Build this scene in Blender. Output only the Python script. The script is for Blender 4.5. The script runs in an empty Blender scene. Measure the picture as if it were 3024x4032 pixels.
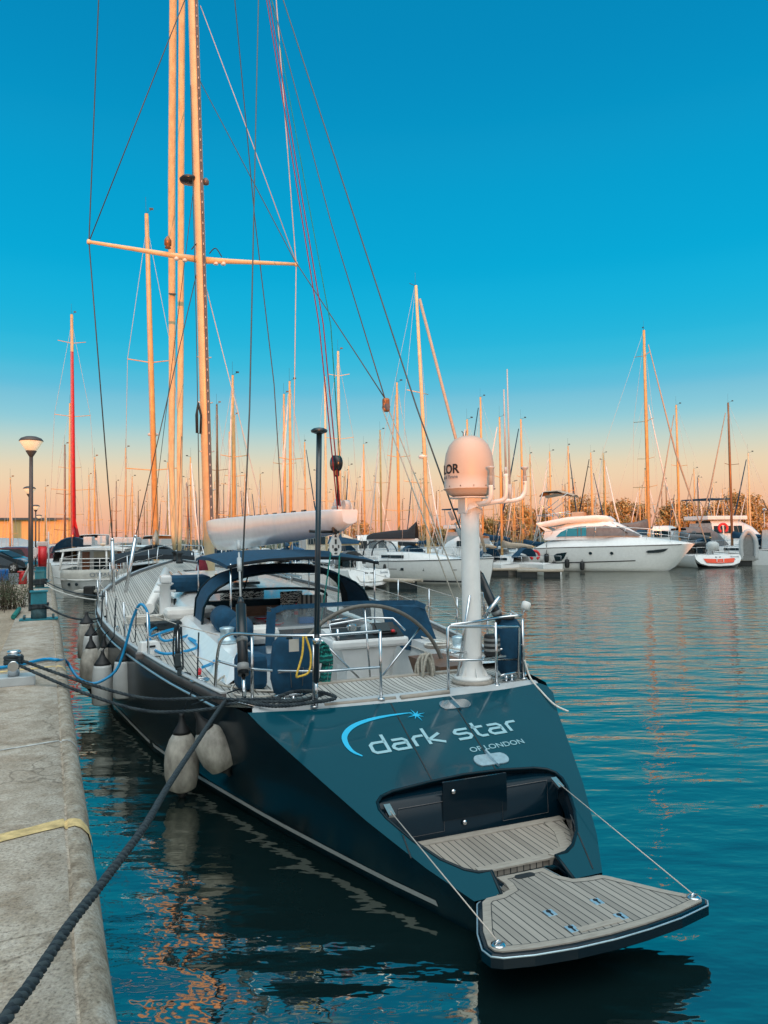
import bpy, bmesh, math, random
from mathutils import Vector, Matrix
R = math.radians
random.seed(7)
scene = bpy.context.scene
COL = scene.collection

# ------------------------------------------------------------------ materials
MATS = {}
def _mat(name):
    m = bpy.data.materials.new(name); m.use_nodes = True
    nt = m.node_tree; b = nt.nodes['Principled BSDF']
    MATS[name] = m
    return m, nt, b
def _n(nt, t, **kw):
    n = nt.nodes.new(t)
    for k, v in kw.items(): setattr(n, k, v)
    return n
def coord(nt, scale=(1, 1, 1), kind='Object'):
    tc = _n(nt, 'ShaderNodeTexCoord'); mp = _n(nt, 'ShaderNodeMapping')
    mp.inputs['Scale'].default_value = scale
    nt.links.new(tc.outputs[kind], mp.inputs['Vector'])
    return mp.outputs['Vector']
def noise(nt, vec, scale, detail=4, rough=.6):
    n = _n(nt, 'ShaderNodeTexNoise'); n.inputs['Scale'].default_value = scale
    n.inputs['Detail'].default_value = detail; n.inputs['Roughness'].default_value = rough
    nt.links.new(vec, n.inputs['Vector'])
    return n.outputs['Fac']
def ramp(nt, fac, stops):
    r = _n(nt, 'ShaderNodeValToRGB'); e = r.color_ramp.elements
    while len(e) < len(stops): e.new(.5)
    for i, (p, c) in enumerate(stops):
        e[i].position = p; e[i].color = (*c, 1) if len(c) == 3 else c
    nt.links.new(fac, r.inputs['Fac'])
    return r.outputs['Color']
def bump(nt, b, h, strength=.3, dist=.02):
    n = _n(nt, 'ShaderNodeBump'); n.inputs['Strength'].default_value = strength; n.inputs['Distance'].default_value = dist
    nt.links.new(h, n.inputs['Height']); nt.links.new(n.outputs['Normal'], b.inputs['Normal'])
def mathn(nt, op, a, bv=None):
    n = _n(nt, 'ShaderNodeMath', operation=op)
    for i, v in enumerate((a, bv)):
        if v is None: continue
        if isinstance(v, (int, float)): n.inputs[i].default_value = v
        else: nt.links.new(v, n.inputs[i])
    return n.outputs[0]
def plain(name, col, rough=.5, metal=0., var=.12, scale=6., coat=0., spec=.5, bmp=0., vscale=(1, 1, 1)):
    """painted / plastic / metal / cloth surface with uneven tone and gloss"""
    m, nt, b = _mat(name)
    v = coord(nt, vscale); f = noise(nt, v, scale)
    lo = tuple(c * (1 - var) for c in col); hi = tuple(min(1, c * (1 + var)) for c in col)
    nt.links.new(ramp(nt, f, [(.3, lo), (.7, hi)]), b.inputs['Base Color'])
    b.inputs['Roughness'].default_value = rough; b.inputs['Metallic'].default_value = metal
    b.inputs['Coat Weight'].default_value = coat; b.inputs['Coat Roughness'].default_value = .03
    b.inputs['Specular IOR Level'].default_value = spec
    if bmp: bump(nt, b, noise(nt, v, scale * 6, 3), bmp, .01)
    return m
plain('white_gelcoat', (.72, .74, .74), .25, var=.05, coat=.3)
plain('white_paint', (.74, .74, .72), .35, var=.06)
plain('grey_gelcoat', (.42, .45, .46), .35, var=.08)
plain('old_white', (.5, .5, .46), .6, var=.15, scale=3)
plain('cream', (.62, .56, .44), .5, var=.1)
plain('navy_gloss', (.001, .010, .018), .2, var=.08, scale=2, coat=.15, spec=.2)
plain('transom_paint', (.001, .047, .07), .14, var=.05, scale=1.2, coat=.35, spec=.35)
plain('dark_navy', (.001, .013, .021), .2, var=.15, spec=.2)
plain('navy_canvas', (.002, .047, .1), .9, var=.25, scale=9, bmp=.3)
plain('black_canvas', (.012, .02, .028), .85, var=.3, scale=9, bmp=.2)
plain('grey_canvas', (.13, .14, .15), .9, var=.18, scale=5, bmp=.3)
plain('tan_canvas', (.42, .34, .26), .9, var=.15, scale=5, bmp=.2)
plain('blue_canvas', (.015, .09, .2), .9, var=.2, scale=5, bmp=.2)
plain('sailcloth', (.68, .52, .30), .8, var=.2, scale=3, bmp=.5, vscale=(3, 3, .6))
plain('white_sail', (.7, .69, .66), .75, var=.1, scale=3, bmp=.4)
plain('red_sail', (.5, .014, .02), .8, var=.2, scale=4)
plain('spar_sunlit', (.68, .5, .28), .35, var=.12, scale=3)  # white-painted spars, warm sunlight mixed into the base colour
plain('spar_sunlit_orange', (.64, .36, .125), .35, var=.15, scale=3)  # plain aluminium masts, orange evening sun put into the colour
plain('alloy', (.62, .6, .56), .35, metal=.35, var=.1, scale=3)
plain('alloy_dark', (.13, .12, .12), .4, metal=.2, var=.2)
plain('carbon', (.012, .016, .02), .3, var=.3)
plain('steel', (.62, .64, .66), .16, metal=1., var=.08)
plain('steel_plate', (.45, .58, .64), .3, metal=.6, var=.15, scale=20)
plain('black_rubber', (.012, .014, .016), .6, var=.3)
plain('wire', (.035, .05, .055), .4, var=.2)
plain('pale_wire', (.5, .45, .4), .4, var=.1)
plain('red_rope', (.17, .012, .025), .85, var=.3, scale=30)
plain('green_rope', (.005, .17, .15), .8, var=.45, scale=25, bmp=.6)
plain('yellow_rope', (.7, .45, .06), .8, var=.3, scale=40)
plain('white_rope', (.6, .58, .53), .85, var=.15, scale=40)
plain('tan_rope', (.36, .34, .29), .9, var=.25, scale=40)
plain('blue_hose', (.0, .24, .5), .35, var=.12, scale=12)
plain('radome_white', (.5, .42, .355), .45, var=.05, scale=2)  # white dome with low-sun warmth tinted into its colour
plain('lettering', (.27, .46, .52), .4, var=.04)
plain('cyan_mark', (.02, .42, .68), .4, var=.04)
plain('black_letter', (.012, .012, .015), .5, var=.1)
plain('grey_letter', (.16, .2, .24), .5, var=.1)
plain('red_paint', (.6, .015, .02), .4, var=.15)
plain('orange_red', (.75, .07, .02), .45, var=.1)
plain('varnish_wood', (.22, .06, .02), .3, var=.3, scale=5, vscale=(1, 6, 6), coat=.5)
plain('brown_wood', (.16, .085, .05), .5, var=.3, scale=5, vscale=(1, 8, 8))
plain('wheel_leather', (.12, .115, .1), .6, var=.2, scale=20)
plain('teal_paint', (.01, .17, .22), .55, var=.25, scale=5, bmp=.3)
plain('rusty_teal', (.05, .11, .13), .7, var=.5, scale=9, bmp=.4)
plain('lamp_post_paint', (.05, .055, .06), .5, var=.2)
plain('car_black', (.012, .02, .026), .2, var=.1, coat=1.)
plain('car_maroon', (.1, .008, .012), .25, var=.1, coat=1.)
plain('car_glass', (.01, .016, .02), .35, spec=.2)
plain('tyre', (.012, .012, .012), .8, var=.2)
plain('blue_plastic', (.0, .11, .35), .4, var=.1)
plain('bark', (.09, .06, .04), .9, var=.3, scale=8, bmp=.6)
plain('dirty_vinyl', (.33, .32, .285), .55, var=.55, scale=6, bmp=.15, vscale=(1, 1, .6))
plain('white_vinyl', (.5, .53, .53), .45, var=.1, scale=4)
plain('striped_dark', (.02, .02, .022), .9, var=.3)
plain('bronze', (.26, .12, .05), .4, metal=.4, var=.2)
plain('grey_plastic', (.2, .21, .21), .5, var=.15)
plain('pontoon_timber', (.36, .31, .25), .8, var=.25, scale=4, vscale=(1, 5, 5))
plain('float_black', (.015, .02, .022), .6, var=.3)
plain('navy_pole', (.006, .02, .032), .3, var=.2, coat=.4)
plain('skin_red', (.5, .04, .03), .6, var=.1)

def glass(name, col, rough=.03, alpha=.5, spec=.7):
    m, nt, b = _mat(name)
    v = coord(nt); f = noise(nt, v, 2.5, 3)
    nt.links.new(ramp(nt, f, [(.3, tuple(c * .8 for c in col)), (.7, col)]), b.inputs['Base Color'])
    b.inputs['Roughness'].default_value = rough; b.inputs['Alpha'].default_value = alpha
    b.inputs['Specular IOR Level'].default_value = spec
    return m
glass('clear_vinyl', (.35, .42, .45), .08, .22, .8)
glass('smoked_glass', (.012, .03, .04), .08, .93, .35)
glass('blue_glass', (.02, .25, .38), .08, .95)
glass('tumbler_glass', (.7, .8, .82), .05, .35)
glass('lamp_glass', (.9, .85, .7), .3, .92)
MATS['lamp_glass'].node_tree.nodes['Principled BSDF'].inputs['Emission Color'].default_value = (1., .82, .48, 1); MATS['lamp_glass'].node_tree.nodes['Principled BSDF'].inputs['Emission Strength'].default_value = .3  # emission imitates sunlight glowing through the unlit lamp shade

def teak(name, col, pitch, axis='X', caulk=.1):
    m, nt, b = _mat(name)
    tc = _n(nt, 'ShaderNodeTexCoord'); sp = _n(nt, 'ShaderNodeSeparateXYZ')
    nt.links.new(tc.outputs['Object'], sp.inputs[0])
    u = mathn(nt, 'DIVIDE', sp.outputs[axis], pitch)
    fr = mathn(nt, 'FRACT', u); fl = mathn(nt, 'FLOOR', u)
    d = mathn(nt, 'ABSOLUTE', mathn(nt, 'SUBTRACT', fr, .5))
    line = mathn(nt, 'GREATER_THAN', d, .5 - caulk)
    wn = _n(nt, 'ShaderNodeTexWhiteNoise', noise_dimensions='1D'); nt.links.new(fl, wn.inputs['W'])
    vec = coord(nt, (14, 1.3, 5) if axis == 'X' else (1.3, 14, 5)); g = noise(nt, vec, 3, 6, .7)
    t = mathn(nt, 'ADD', mathn(nt, 'MULTIPLY', wn.outputs['Value'], .5), mathn(nt, 'MULTIPLY', g, .62))
    c = ramp(nt, t, [(.15, tuple(x * .72 for x in col)), (.5, col), (.85, tuple(min(1, x * 1.22) for x in col))])
    mx = _n(nt, 'ShaderNodeMix', data_type='RGBA'); nt.links.new(line, mx.inputs[0])
    nt.links.new(c, mx.inputs[6]); mx.inputs[7].default_value = (.012, .016, .018, 1)
    nt.links.new(mx.outputs[2], b.inputs['Base Color'])
    b.inputs['Roughness'].default_value = .75
    return m
teak('teak_platform', (.285, .262, .23), .062, caulk=.07)
teak('teak_deck', (.40, .39, .36), .06, caulk=.09)
plain('teak_trim', (.315, .285, .245), .75, var=.18, scale=5, vscale=(2, 9, 5))
teak('teak_step', (.285, .255, .22), .062, caulk=.07)

def stripes(name, c1, c2, pitch, axis='X', wob=0.):
    m, nt, b = _mat(name)
    tc = _n(nt, 'ShaderNodeTexCoord'); sp = _n(nt, 'ShaderNodeSeparateXYZ'); nt.links.new(tc.outputs['Object'], sp.inputs[0])
    u = mathn(nt, 'DIVIDE', sp.outputs[axis], pitch)
    if wob:
        u = mathn(nt, 'ADD', u, mathn(nt, 'MULTIPLY', noise(nt, coord(nt), 14, 1), wob))
    l = mathn(nt, 'GREATER_THAN', mathn(nt, 'FRACT', u), .5)
    mx = _n(nt, 'ShaderNodeMix', data_type='RGBA'); nt.links.new(l, mx.inputs[0])
    mx.inputs[6].default_value = (*c1, 1); mx.inputs[7].default_value = (*c2, 1)
    nt.links.new(mx.outputs[2], b.inputs['Base Color']); b.inputs['Roughness'].default_value = .9
    return m
stripes('striped_cushion', (.5, .49, .46), (.08, .08, .08), .09)
stripes('pattern_cushion', (.6, .58, .52), (.02, .02, .022), .05, 'Z', 2.6)
stripes('rope_dark', (.012, .022, .03), (.03, .045, .052), .05, 'Y', .6)
plain('corrugated', (.6, .4, .16), .7, var=.14, scale=1.2, vscale=(3, 3, .15))
stripes('flaked_rope', (.006, .2, .17), (.002, .06, .06), .05, 'Z', 1.2)
stripes('red_cover', (.28, .03, .04), (.5, .47, .42), .5, 'Z', .8)

def concrete():
    m, nt, b = _mat('quay_concrete')
    v = coord(nt); a = noise(nt, v, .9, 5, .6); s = noise(nt, v, 60, 5, .75); st = noise(nt, coord(nt, (1, 1, 1)), 7, 6, .7)
    base = ramp(nt, a, [(.3, (.32, .265, .21)), (.5, (.41, .355, .295)), (.72, (.48, .44, .395))])
    dark = ramp(nt, st, [(.33, (.72, .68, .62)), (.6, (1.06, 1.06, 1.06))])
    spk = ramp(nt, s, [(.34, (.42, .4, .38)), (.46, (.95, .95, .95)), (.66, (1.35, 1.35, 1.32))])
    m1 = _n(nt, 'ShaderNodeMix', data_type='RGBA', blend_type='MULTIPLY'); m1.inputs[0].default_value = 1
    nt.links.new(base, m1.inputs[6]); nt.links.new(dark, m1.inputs[7])
    m2 = _n(nt, 'ShaderNodeMix', data_type='RGBA', blend_type='MULTIPLY'); m2.inputs[0].default_value = 1
    nt.links.new(m1.outputs[2], m2.inputs[6]); nt.links.new(spk, m2.inputs[7])
    pt = noise(nt, coord(nt, (1, 1, 1)), 2.3, 6, .72); ck = _n(nt, 'ShaderNodeTexVoronoi', feature='DISTANCE_TO_EDGE'); ck.inputs['Scale'].default_value = .55
    wv = _n(nt, 'ShaderNodeVectorMath', operation='ADD'); nt.links.new(v, wv.inputs[0]); nz = _n(nt, 'ShaderNodeTexNoise'); nz.inputs['Scale'].default_value = 3.; nt.links.new(v, nz.inputs['Vector']); nt.links.new(nz.outputs['Color'], wv.inputs[1]); nt.links.new(wv.outputs[0], ck.inputs['Vector'])
    m3 = _n(nt, 'ShaderNodeMix', data_type='RGBA', blend_type='MULTIPLY'); m3.inputs[0].default_value = 1
    nt.links.new(m2.outputs[2], m3.inputs[6]); nt.links.new(ramp(nt, pt, [(.34, (.72, .66, .6)), (.47, (1, 1, 1)), (.6, (1, 1, 1)), (.72, (1.12, 1.12, 1.12))]), m3.inputs[7])
    m4 = _n(nt, 'ShaderNodeMix', data_type='RGBA', blend_type='MULTIPLY'); m4.inputs[0].default_value = .55
    nt.links.new(m3.outputs[2], m4.inputs[6]); nt.links.new(ramp(nt, ck.outputs['Distance'], [(.0, (.3, .27, .24)), (.006, (.5, .47, .43)), (.012, (1, 1, 1))]), m4.inputs[7])
    nt.links.new(m4.outputs[2], b.inputs['Base Color'])
    b.inputs['Roughness'].default_value = .9; bump(nt, b, s, .5, .01)
concrete()
def quay_edge():
    m, nt, b = _mat('quay_edge')
    s = noise(nt, coord(nt), 60, 5, .75); st = noise(nt, coord(nt, (9, 3.5, .8)), 1.6, 5, .65); g = noise(nt, coord(nt), 1.1, 3)
    c1 = ramp(nt, st, [(.3, (.15, .11, .075)), (.5, (.31, .26, .2)), (.7, (.43, .395, .34))]); c2 = ramp(nt, s, [(.34, (.5, .47, .43)), (.48, (.95, .95, .95)), (.66, (1.3, 1.3, 1.28))])
    m1 = _n(nt, 'ShaderNodeMix', data_type='RGBA', blend_type='MULTIPLY'); m1.inputs[0].default_value = 1
    nt.links.new(c1, m1.inputs[6]); nt.links.new(c2, m1.inputs[7]); nt.links.new(m1.outputs[2], b.inputs['Base Color'])
    b.inputs['Roughness'].default_value = .9; bump(nt, b, s, .6, .012)
quay_edge()
def speckle(name, c1, c2, c3, sc, bmp=.5):
    m, nt, b = _mat(name)
    v = coord(nt); a = noise(nt, v, sc, 6, .75); g = noise(nt, v, sc * .05, 3)
    t = mathn(nt, 'ADD', mathn(nt, 'MULTIPLY', a, .7), mathn(nt, 'MULTIPLY', g, .3))
    nt.links.new(ramp(nt, t, [(.32, c1), (.5, c2), (.68, c3)]), b.inputs['Base Color'])
    b.inputs['Roughness'].default_value = .95; bump(nt, b, a, bmp, .03)
speckle('gravel', (.1, .075, .05), (.32, .25, .18), (.52, .44, .34), 22)
speckle('asphalt', (.07, .07, .07), (.11, .11, .11), (.16, .16, .155), 30, .2)
speckle('paving', (.3, .3, .29), (.37, .37, .355), (.44, .44, .42), 12, .1)
speckle('scrub', (.02, .03, .01), (.05, .06, .025), (.11, .1, .05), 9, .6)
def leaf(name, c1, c2, c3):
    m, nt, b = _mat(name)
    oi = _n(nt, 'ShaderNodeObjectInfo'); v = coord(nt); f = noise(nt, v, 1.3, 3)
    nt.links.new(ramp(nt, f, [(.3, c1), (.5, c2), (.72, c3)]), b.inputs['Base Color'])
    b.inputs['Roughness'].default_value = .7
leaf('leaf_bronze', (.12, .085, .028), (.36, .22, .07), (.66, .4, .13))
leaf('leaf_scrub', (.02, .035, .012), (.045, .06, .022), (.1, .095, .045))

def water():
    m, nt, b = _mat('harbour_water')
    b.inputs['Base Color'].default_value = (.004, .013, .014, 1)
    b.inputs['Roughness'].default_value = .035; b.inputs['IOR'].default_value = 3.7
    b.inputs['Specular IOR Level'].default_value = .5; b.inputs['Specular Tint'].default_value = (1, 1, .86, 1)
    v1 = coord(nt, (.55, 1.5, 1)); mp = v1.node; mp.inputs['Rotation'].default_value = (0, 0, R(8))
    n1 = noise(nt, v1, 1.15, 2, .45)
    v2 = coord(nt, (1., 2.1, 1)); n2 = noise(nt, v2, 3.6, 2, .5)
    v3 = coord(nt, (.35, .8, 1)); n3 = noise(nt, v3, .35, 2, .5)
    h = mathn(nt, 'ADD', mathn(nt, 'MULTIPLY', n1, .75), mathn(nt, 'ADD', mathn(nt, 'MULTIPLY', n2, .11), mathn(nt, 'MULTIPLY', n3, .6)))
    bump(nt, b, h, .36, .2)
water()
M = MATS

# ------------------------------------------------------------------ mesh builder
class MB:
    def __init__(s): s.bm = bmesh.new()
    def faces(s, vs, fs, smooth=False):
        b = [s.bm.verts.new(v) for v in vs]
        for f in fs:
            try:
                q = s.bm.faces.new([b[i] for i in f]); q.smooth = smooth
            except ValueError: pass
        return b
    def box(s, c, d, rot=None, bev=0.):
        x, y, z = d[0] / 2, d[1] / 2, d[2] / 2
        vs = [Vector((i * x, j * y, k * z)) for i in (-1, 1) for j in (-1, 1) for k in (-1, 1)]
        if rot: 
            m = rot if isinstance(rot, Matrix) else Matrix.Rotation(rot, 3, 'Z')
            vs = [m @ v for v in vs]
        vs = [v + Vector(c) for v in vs]
        b = s.faces(vs, [(0, 1, 3, 2), (4, 6, 7, 5), (0, 4, 5, 1), (2, 3, 7, 6), (0, 2, 6, 4), (1, 5, 7, 3)])
        if bev:
            es = {e for v in b for e in v.link_edges}
            r = bmesh.ops.bevel(s.bm, geom=list(es), offset=bev, segments=2, profile=.5, affect='EDGES')
        return s
    def loft(s, rows, closed=False, caps=True, smooth=True):
        n = len(rows[0]); vr = [[s.bm.verts.new(p) for p in r] for r in rows]
        for i in range(len(rows) - 1):
            for j in range(n if closed else n - 1):
                k = (j + 1) % n
                try:
                    f = s.bm.faces.new([vr[i][j], vr[i][k], vr[i + 1][k], vr[i + 1][j]]); f.smooth = smooth
                except ValueError: pass
        if closed and caps:
            for r in (vr[0], vr[-1]):
                try: s.bm.faces.new(r)
                except ValueError: pass
        return vr
    def tube(s, pts, r, n=8, closed=False, caps=True):
        pts = [Vector(p) for p in pts]; k = len(pts)
        rs = r if isinstance(r, (list, tuple)) else [r] * k
        ref = None; rows = []
        for i, p in enumerate(pts):
            if closed: t = pts[(i + 1) % k] - pts[i - 1]
            else: t = pts[min(i + 1, k - 1)] - pts[max(i - 1, 0)]
            if t.length < 1e-9: t = Vector((0, 0, 1))
            t.normalize()
            if ref is None:
                ref = Vector((0, 0, 1)) if abs(t.z) < .9 else Vector((1, 0, 0))
            u = ref - t * ref.dot(t)
            if u.length < 1e-6: u = t.orthogonal()
            u.normalize(); ref = u; w = t.cross(u)
            rows.append([p + (u * math.cos(6.28318 * j / n) + w * math.sin(6.28318 * j / n)) * rs[i] for j in range(n)])
        if closed: rows.append(rows[0])
        s.loft(rows, True, caps and not closed)
        return s
    def cyl(s, a, b, r, n=12, r2=None):
        return s.tube([a, b], [r, r if r2 is None else r2], n)
    def lathe(s, prof, o=(0, 0, 0), axis=(0, 0, 1), n=16, caps=True):
        """prof: (radius, distance along axis)"""
        a = Vector(axis).normalized(); u = a.orthogonal().normalized(); w = a.cross(u); o = Vector(o)
        rows = [[o + a * h + (u * math.cos(6.28318 * j / n) + w * math.sin(6.28318 * j / n)) * max(r, 1e-4) for j in range(n)] for r, h in prof]
        s.loft(rows, True, caps)
        return s
    def prism(s, poly, vec, smooth=False):
        """poly: 3D points of a flat outline, extruded by vec"""
        v = Vector(vec); n = len(poly)
        a = [s.bm.verts.new(p) for p in poly]; b = [s.bm.verts.new(Vector(p) + v) for p in poly]
        try: s.bm.faces.new(a); s.bm.faces.new(b[::-1])
        except ValueError: pass
        for i in range(n):
            j = (i + 1) % n
            f = s.bm.faces.new([a[i], a[j], b[j], b[i]]); f.smooth = smooth
        return s
    def strip(s, pts, wid, nrm, th=.004):
        """flat ribbon of varying width along pts, lying on a surface of normal nrm"""
        pts = [Vector(p) for p in pts]; nrm = Vector(nrm).normalized(); k = len(pts)
        ws = wid if isinstance(wid, (list, tuple)) else [wid] * k
        rows = []
        for i, p in enumerate(pts):
            t = (pts[min(i + 1, k - 1)] - pts[max(i - 1, 0)]).normalized()
            if 0 < i < k - 1:
                t1 = (pts[i] - pts[i - 1]).normalized(); t2 = (pts[i + 1] - pts[i]).normalized()
                t = (t1 + t2).normalized(); c = max(.5, t.dot(t1))
            else: c = 1
            q = nrm.cross(t) * (ws[i] / 2 / c)
            rows.append([p + q, p + q + nrm * th, p - q + nrm * th, p - q])
        s.loft(rows, True, True, False)
        return s
    def build(s, name, mat, parent=None, bevel=0., recalc=True):
        if recalc: bmesh.ops.recalc_face_normals(s.bm, faces=s.bm.faces)
        me = bpy.data.meshes.new(name); s.bm.to_mesh(me); s.bm.free()
        o = bpy.data.objects.new(name, me); COL.objects.link(o)
        for m in (mat if isinstance(mat, (list, tuple)) else [mat]): me.materials.append(M[m] if isinstance(m, str) else m)
        if parent is not None: o.parent = parent
        if bevel:
            md = o.modifiers.new('bevel', 'BEVEL'); md.width = bevel; md.segments = 2; md.limit_method = 'ANGLE'; md.angle_limit = R(40)
        return o
def thing(name, label, cat, loc=(0, 0, 0), rz=0., group=None):
    o = bpy.data.objects.new(name, None); COL.objects.link(o)
    o.location = loc; o.rotation_euler = (0, 0, rz); o.empty_display_size = .2
    return tag(o, label, cat, group)
def tag(o, label, cat, group=None):
    o['label'] = label; o['category'] = cat
    if group: o['group'] = group
    return o
def struct(o, kind='structure'):
    o['kind'] = kind; return o
def kids(o): return [c for c in bpy.data.objects if c.parent == o]
def copy_thing(root, loc, rz, label=None, group=None, scale=None, name=None):
    r = root.copy(); COL.objects.link(r); r.location = loc; r.rotation_euler = (0, 0, rz)
    if label: r['label'] = label
    if group: r['group'] = group
    if scale is not None: r.scale = (scale,) * 3 if isinstance(scale, (int, float)) else scale
    for ch in KIDS[root.name]:
        c = ch.copy(); COL.objects.link(c); c.parent = r
        for g in KIDS.get(ch.name, ()):
            d = g.copy(); COL.objects.link(d); d.parent = c
    return r
KIDS = {}
def remember(root):
    KIDS[root.name] = kids(root)
    for c in KIDS[root.name]: KIDS[c.name] = kids(c)
    return root
def spline(pts, k=8):
    """Catmull-Rom through pts"""
    P = [Vector(p) for p in pts]; out = []
    for i in range(len(P) - 1):
        a, b, c, d = P[max(i - 1, 0)], P[i], P[i + 1], P[min(i + 2, len(P) - 1)]
        for j in range(k):
            t = j / k
            out.append(.5 * ((2 * b) + (c - a) * t + (2 * a - 5 * b + 4 * c - d) * t * t + (3 * b - a - 3 * c + d) * t ** 3))
    out.append(P[-1]); return out
def sag(a, b, s, k=16):
    a, b = Vector(a), Vector(b)
    return [a.lerp(b, i / k) - Vector((0, 0, s * 4 * (i / k) * (1 - i / k))) for i in range(k + 1)]
def text_mesh(mb, txt, size, o, xd, yd, th=.004, space=1., shear=0., width=None, bold=0.):
    """letters as a thin raised mesh on the plane through o spanned by xd, yd"""
    cu = bpy.data.curves.new('t', 'FONT'); cu.body = txt; cu.size = size; cu.extrude = th / 2; cu.offset = bold; cu.space_character = space; cu.shear = shear
    ob = bpy.data.objects.new('t', cu); COL.objects.link(ob)
    dg = bpy.context.evaluated_depsgraph_get(); me = bpy.data.meshes.new_from_object(ob.evaluated_get(dg))
    xd, yd = Vector(xd).normalized(), Vector(yd).normalized(); zd = xd.cross(yd); o = Vector(o)
    xs = [v.co.x for v in me.vertices]; k = 1. if width is None else width / (max(xs) - min(xs))
    b = [mb.bm.verts.new(o + xd * (v.co.x * k) + yd * v.co.y + zd * (v.co.z + th / 2)) for v in me.vertices]
    for p in me.polygons:
        try: mb.bm.faces.new([b[i] for i in p.vertices])
        except ValueError: pass
    bpy.data.objects.remove(ob); bpy.data.curves.remove(cu); bpy.data.meshes.remove(me)
def interp(tab, x):
    for (a, b), (c, d) in zip(tab, tab[1:]):
        if x <= c: return b + (d - b) * (max(x, a) - a) / (c - a)
    return tab[-1][1]

# ------------------------------------------------------------------ camera, world, sun
CAMH = 3.0
cam = bpy.data.cameras.new('camera'); co = bpy.data.objects.new('camera', cam); COL.objects.link(co)
cam.sensor_fit = 'VERTICAL'; cam.sensor_height = 36; cam.lens = 2900 / 4032 * 36
cam.clip_start = .05; cam.clip_end = 9000
co.matrix_world = Matrix.Translation((0, 0, CAMH)) @ Matrix.Rotation(R(90 + 1.93), 4, 'X') @ Matrix.Rotation(R(-.79), 4, 'Z')
scene.camera = co
SUN_EL, SUN_AZ = .45, 5.    # degrees: height, and how far right of straight behind the camera
w = bpy.data.worlds.new('World'); scene.world = w; w.use_nodes = True
nt = w.node_tree; bg = nt.nodes['Background']
tc = _n(nt, 'ShaderNodeTexCoord'); sp = _n(nt, 'ShaderNodeSeparateXYZ'); nt.links.new(tc.outputs['Generated'], sp.inputs[0])
SKY = [(0., (.80, .40, .29)), (.024, (.86, .46, .30)), (.063, (.88, .60, .39)), (.10, (.74, .67, .50)), (.143, (.36, .62, .66)),
       (.185, (.16, .53, .70)), (.215, (.065, .50, .71)), (.25, (.02, .465, .71)), (.332, (.001, .40, .68)), (.47, (.001, .31, .58)), (.603, (.001, .245, .485)), (.645, (.06, .29, .46)), (.68, (.14, .36, .47)), (.78, (.18, .41, .49)), (1., (.18, .36, .42))]
sky = ramp(nt, sp.outputs['Z'], SKY); sky.node.color_ramp.interpolation = 'CARDINAL'
back = ramp(nt, sp.outputs['Z'], [(0., (.36, .48, .56)), (.5, (.36, .5, .58)), (.8, (.1, .3, .42)), (1., (.002, .17, .34))])
half = ramp(nt, mathn(nt, 'ADD', mathn(nt, 'MULTIPLY', sp.outputs['Y'], .5), .5), [(.36, (1, 1, 1)), (.5, (0, 0, 0))])
mxs = _n(nt, 'ShaderNodeMix', data_type='RGBA'); nt.links.new(half, mxs.inputs[0]); nt.links.new(sky, mxs.inputs[6]); nt.links.new(back, mxs.inputs[7]); sky = mxs.outputs[2]
vm = _n(nt, 'ShaderNodeVectorMath', operation='DOT_PRODUCT'); nt.links.new(tc.outputs['Generated'], vm.inputs[0])
sd = (math.sin(R(SUN_AZ)), -math.cos(R(SUN_AZ)), .12); vm.inputs[1].default_value = sd
glow = ramp(nt, vm.outputs['Value'], [(.3, (0, 0, 0)), (.6, (.06, .07, .075)), (.93, (.16, .16, .15)), (.985, (1., .6, .3))])
vm2 = _n(nt, 'ShaderNodeVectorMath', operation='DOT_PRODUCT'); nt.links.new(tc.outputs['Generated'], vm2.inputs[0]); vm2.inputs[1].default_value = (.05, -.36, .93)
fill_lobe = ramp(nt, vm2.outputs['Value'], [(.70, (0, 0, 0)), (.84, (1.6, 1.58, 1.5)), (1., (2.9, 2.8, 2.6))])   # bright lobe added overhead behind the viewpoint to fill upward-facing surfaces
adv = _n(nt, 'ShaderNodeMix', data_type='RGBA', blend_type='ADD'); adv.inputs[0].default_value = 1.
nt.links.new(glow, adv.inputs[6]); nt.links.new(fill_lobe, adv.inputs[7]); glow = adv.outputs[2]
ad = _n(nt, 'ShaderNodeMix', data_type='RGBA', blend_type='ADD'); ad.inputs[0].default_value = 1.
nt.links.new(sky, ad.inputs[6]); nt.links.new(glow, ad.inputs[7])
ns = _n(nt, 'ShaderNodeTexSky'); ns.sky_type = 'NISHITA'; ns.sun_disc = False
ns.sun_elevation = R(SUN_EL); ns.sun_rotation = R(180 - SUN_AZ)
ad2 = _n(nt, 'ShaderNodeMix', data_type='RGBA', blend_type='ADD'); ad2.inputs[0].default_value = .004
nt.links.new(ad.outputs[2], ad2.inputs[6]); nt.links.new(ns.outputs[0], ad2.inputs[7])
nt.links.new(ad2.outputs[2], bg.inputs['Color']); bg.inputs['Strength'].default_value = 1.
sun = bpy.data.lights.new('sun', 'SUN'); so = bpy.data.objects.new('sun', sun); COL.objects.link(so)
sun.energy = 3.9; sun.color = (1., .28, .045); sun.angle = R(.5)
so.rotation_euler = Vector((-math.sin(R(SUN_AZ)), math.cos(R(SUN_AZ)), -math.tan(R(SUN_EL)))).to_track_quat('-Z', 'Y').to_euler()
so.location = (20, -60, 30)
vs = scene.view_settings; vs.view_transform = 'Standard'; vs.look = 'None'; vs.exposure = 0; vs.gamma = 1; vs.use_curve_mapping = False
scene.cycles.use_denoising = True
scene.cycles.max_bounces = 6; scene.cycles.transparent_max_bounces = 12
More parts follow.
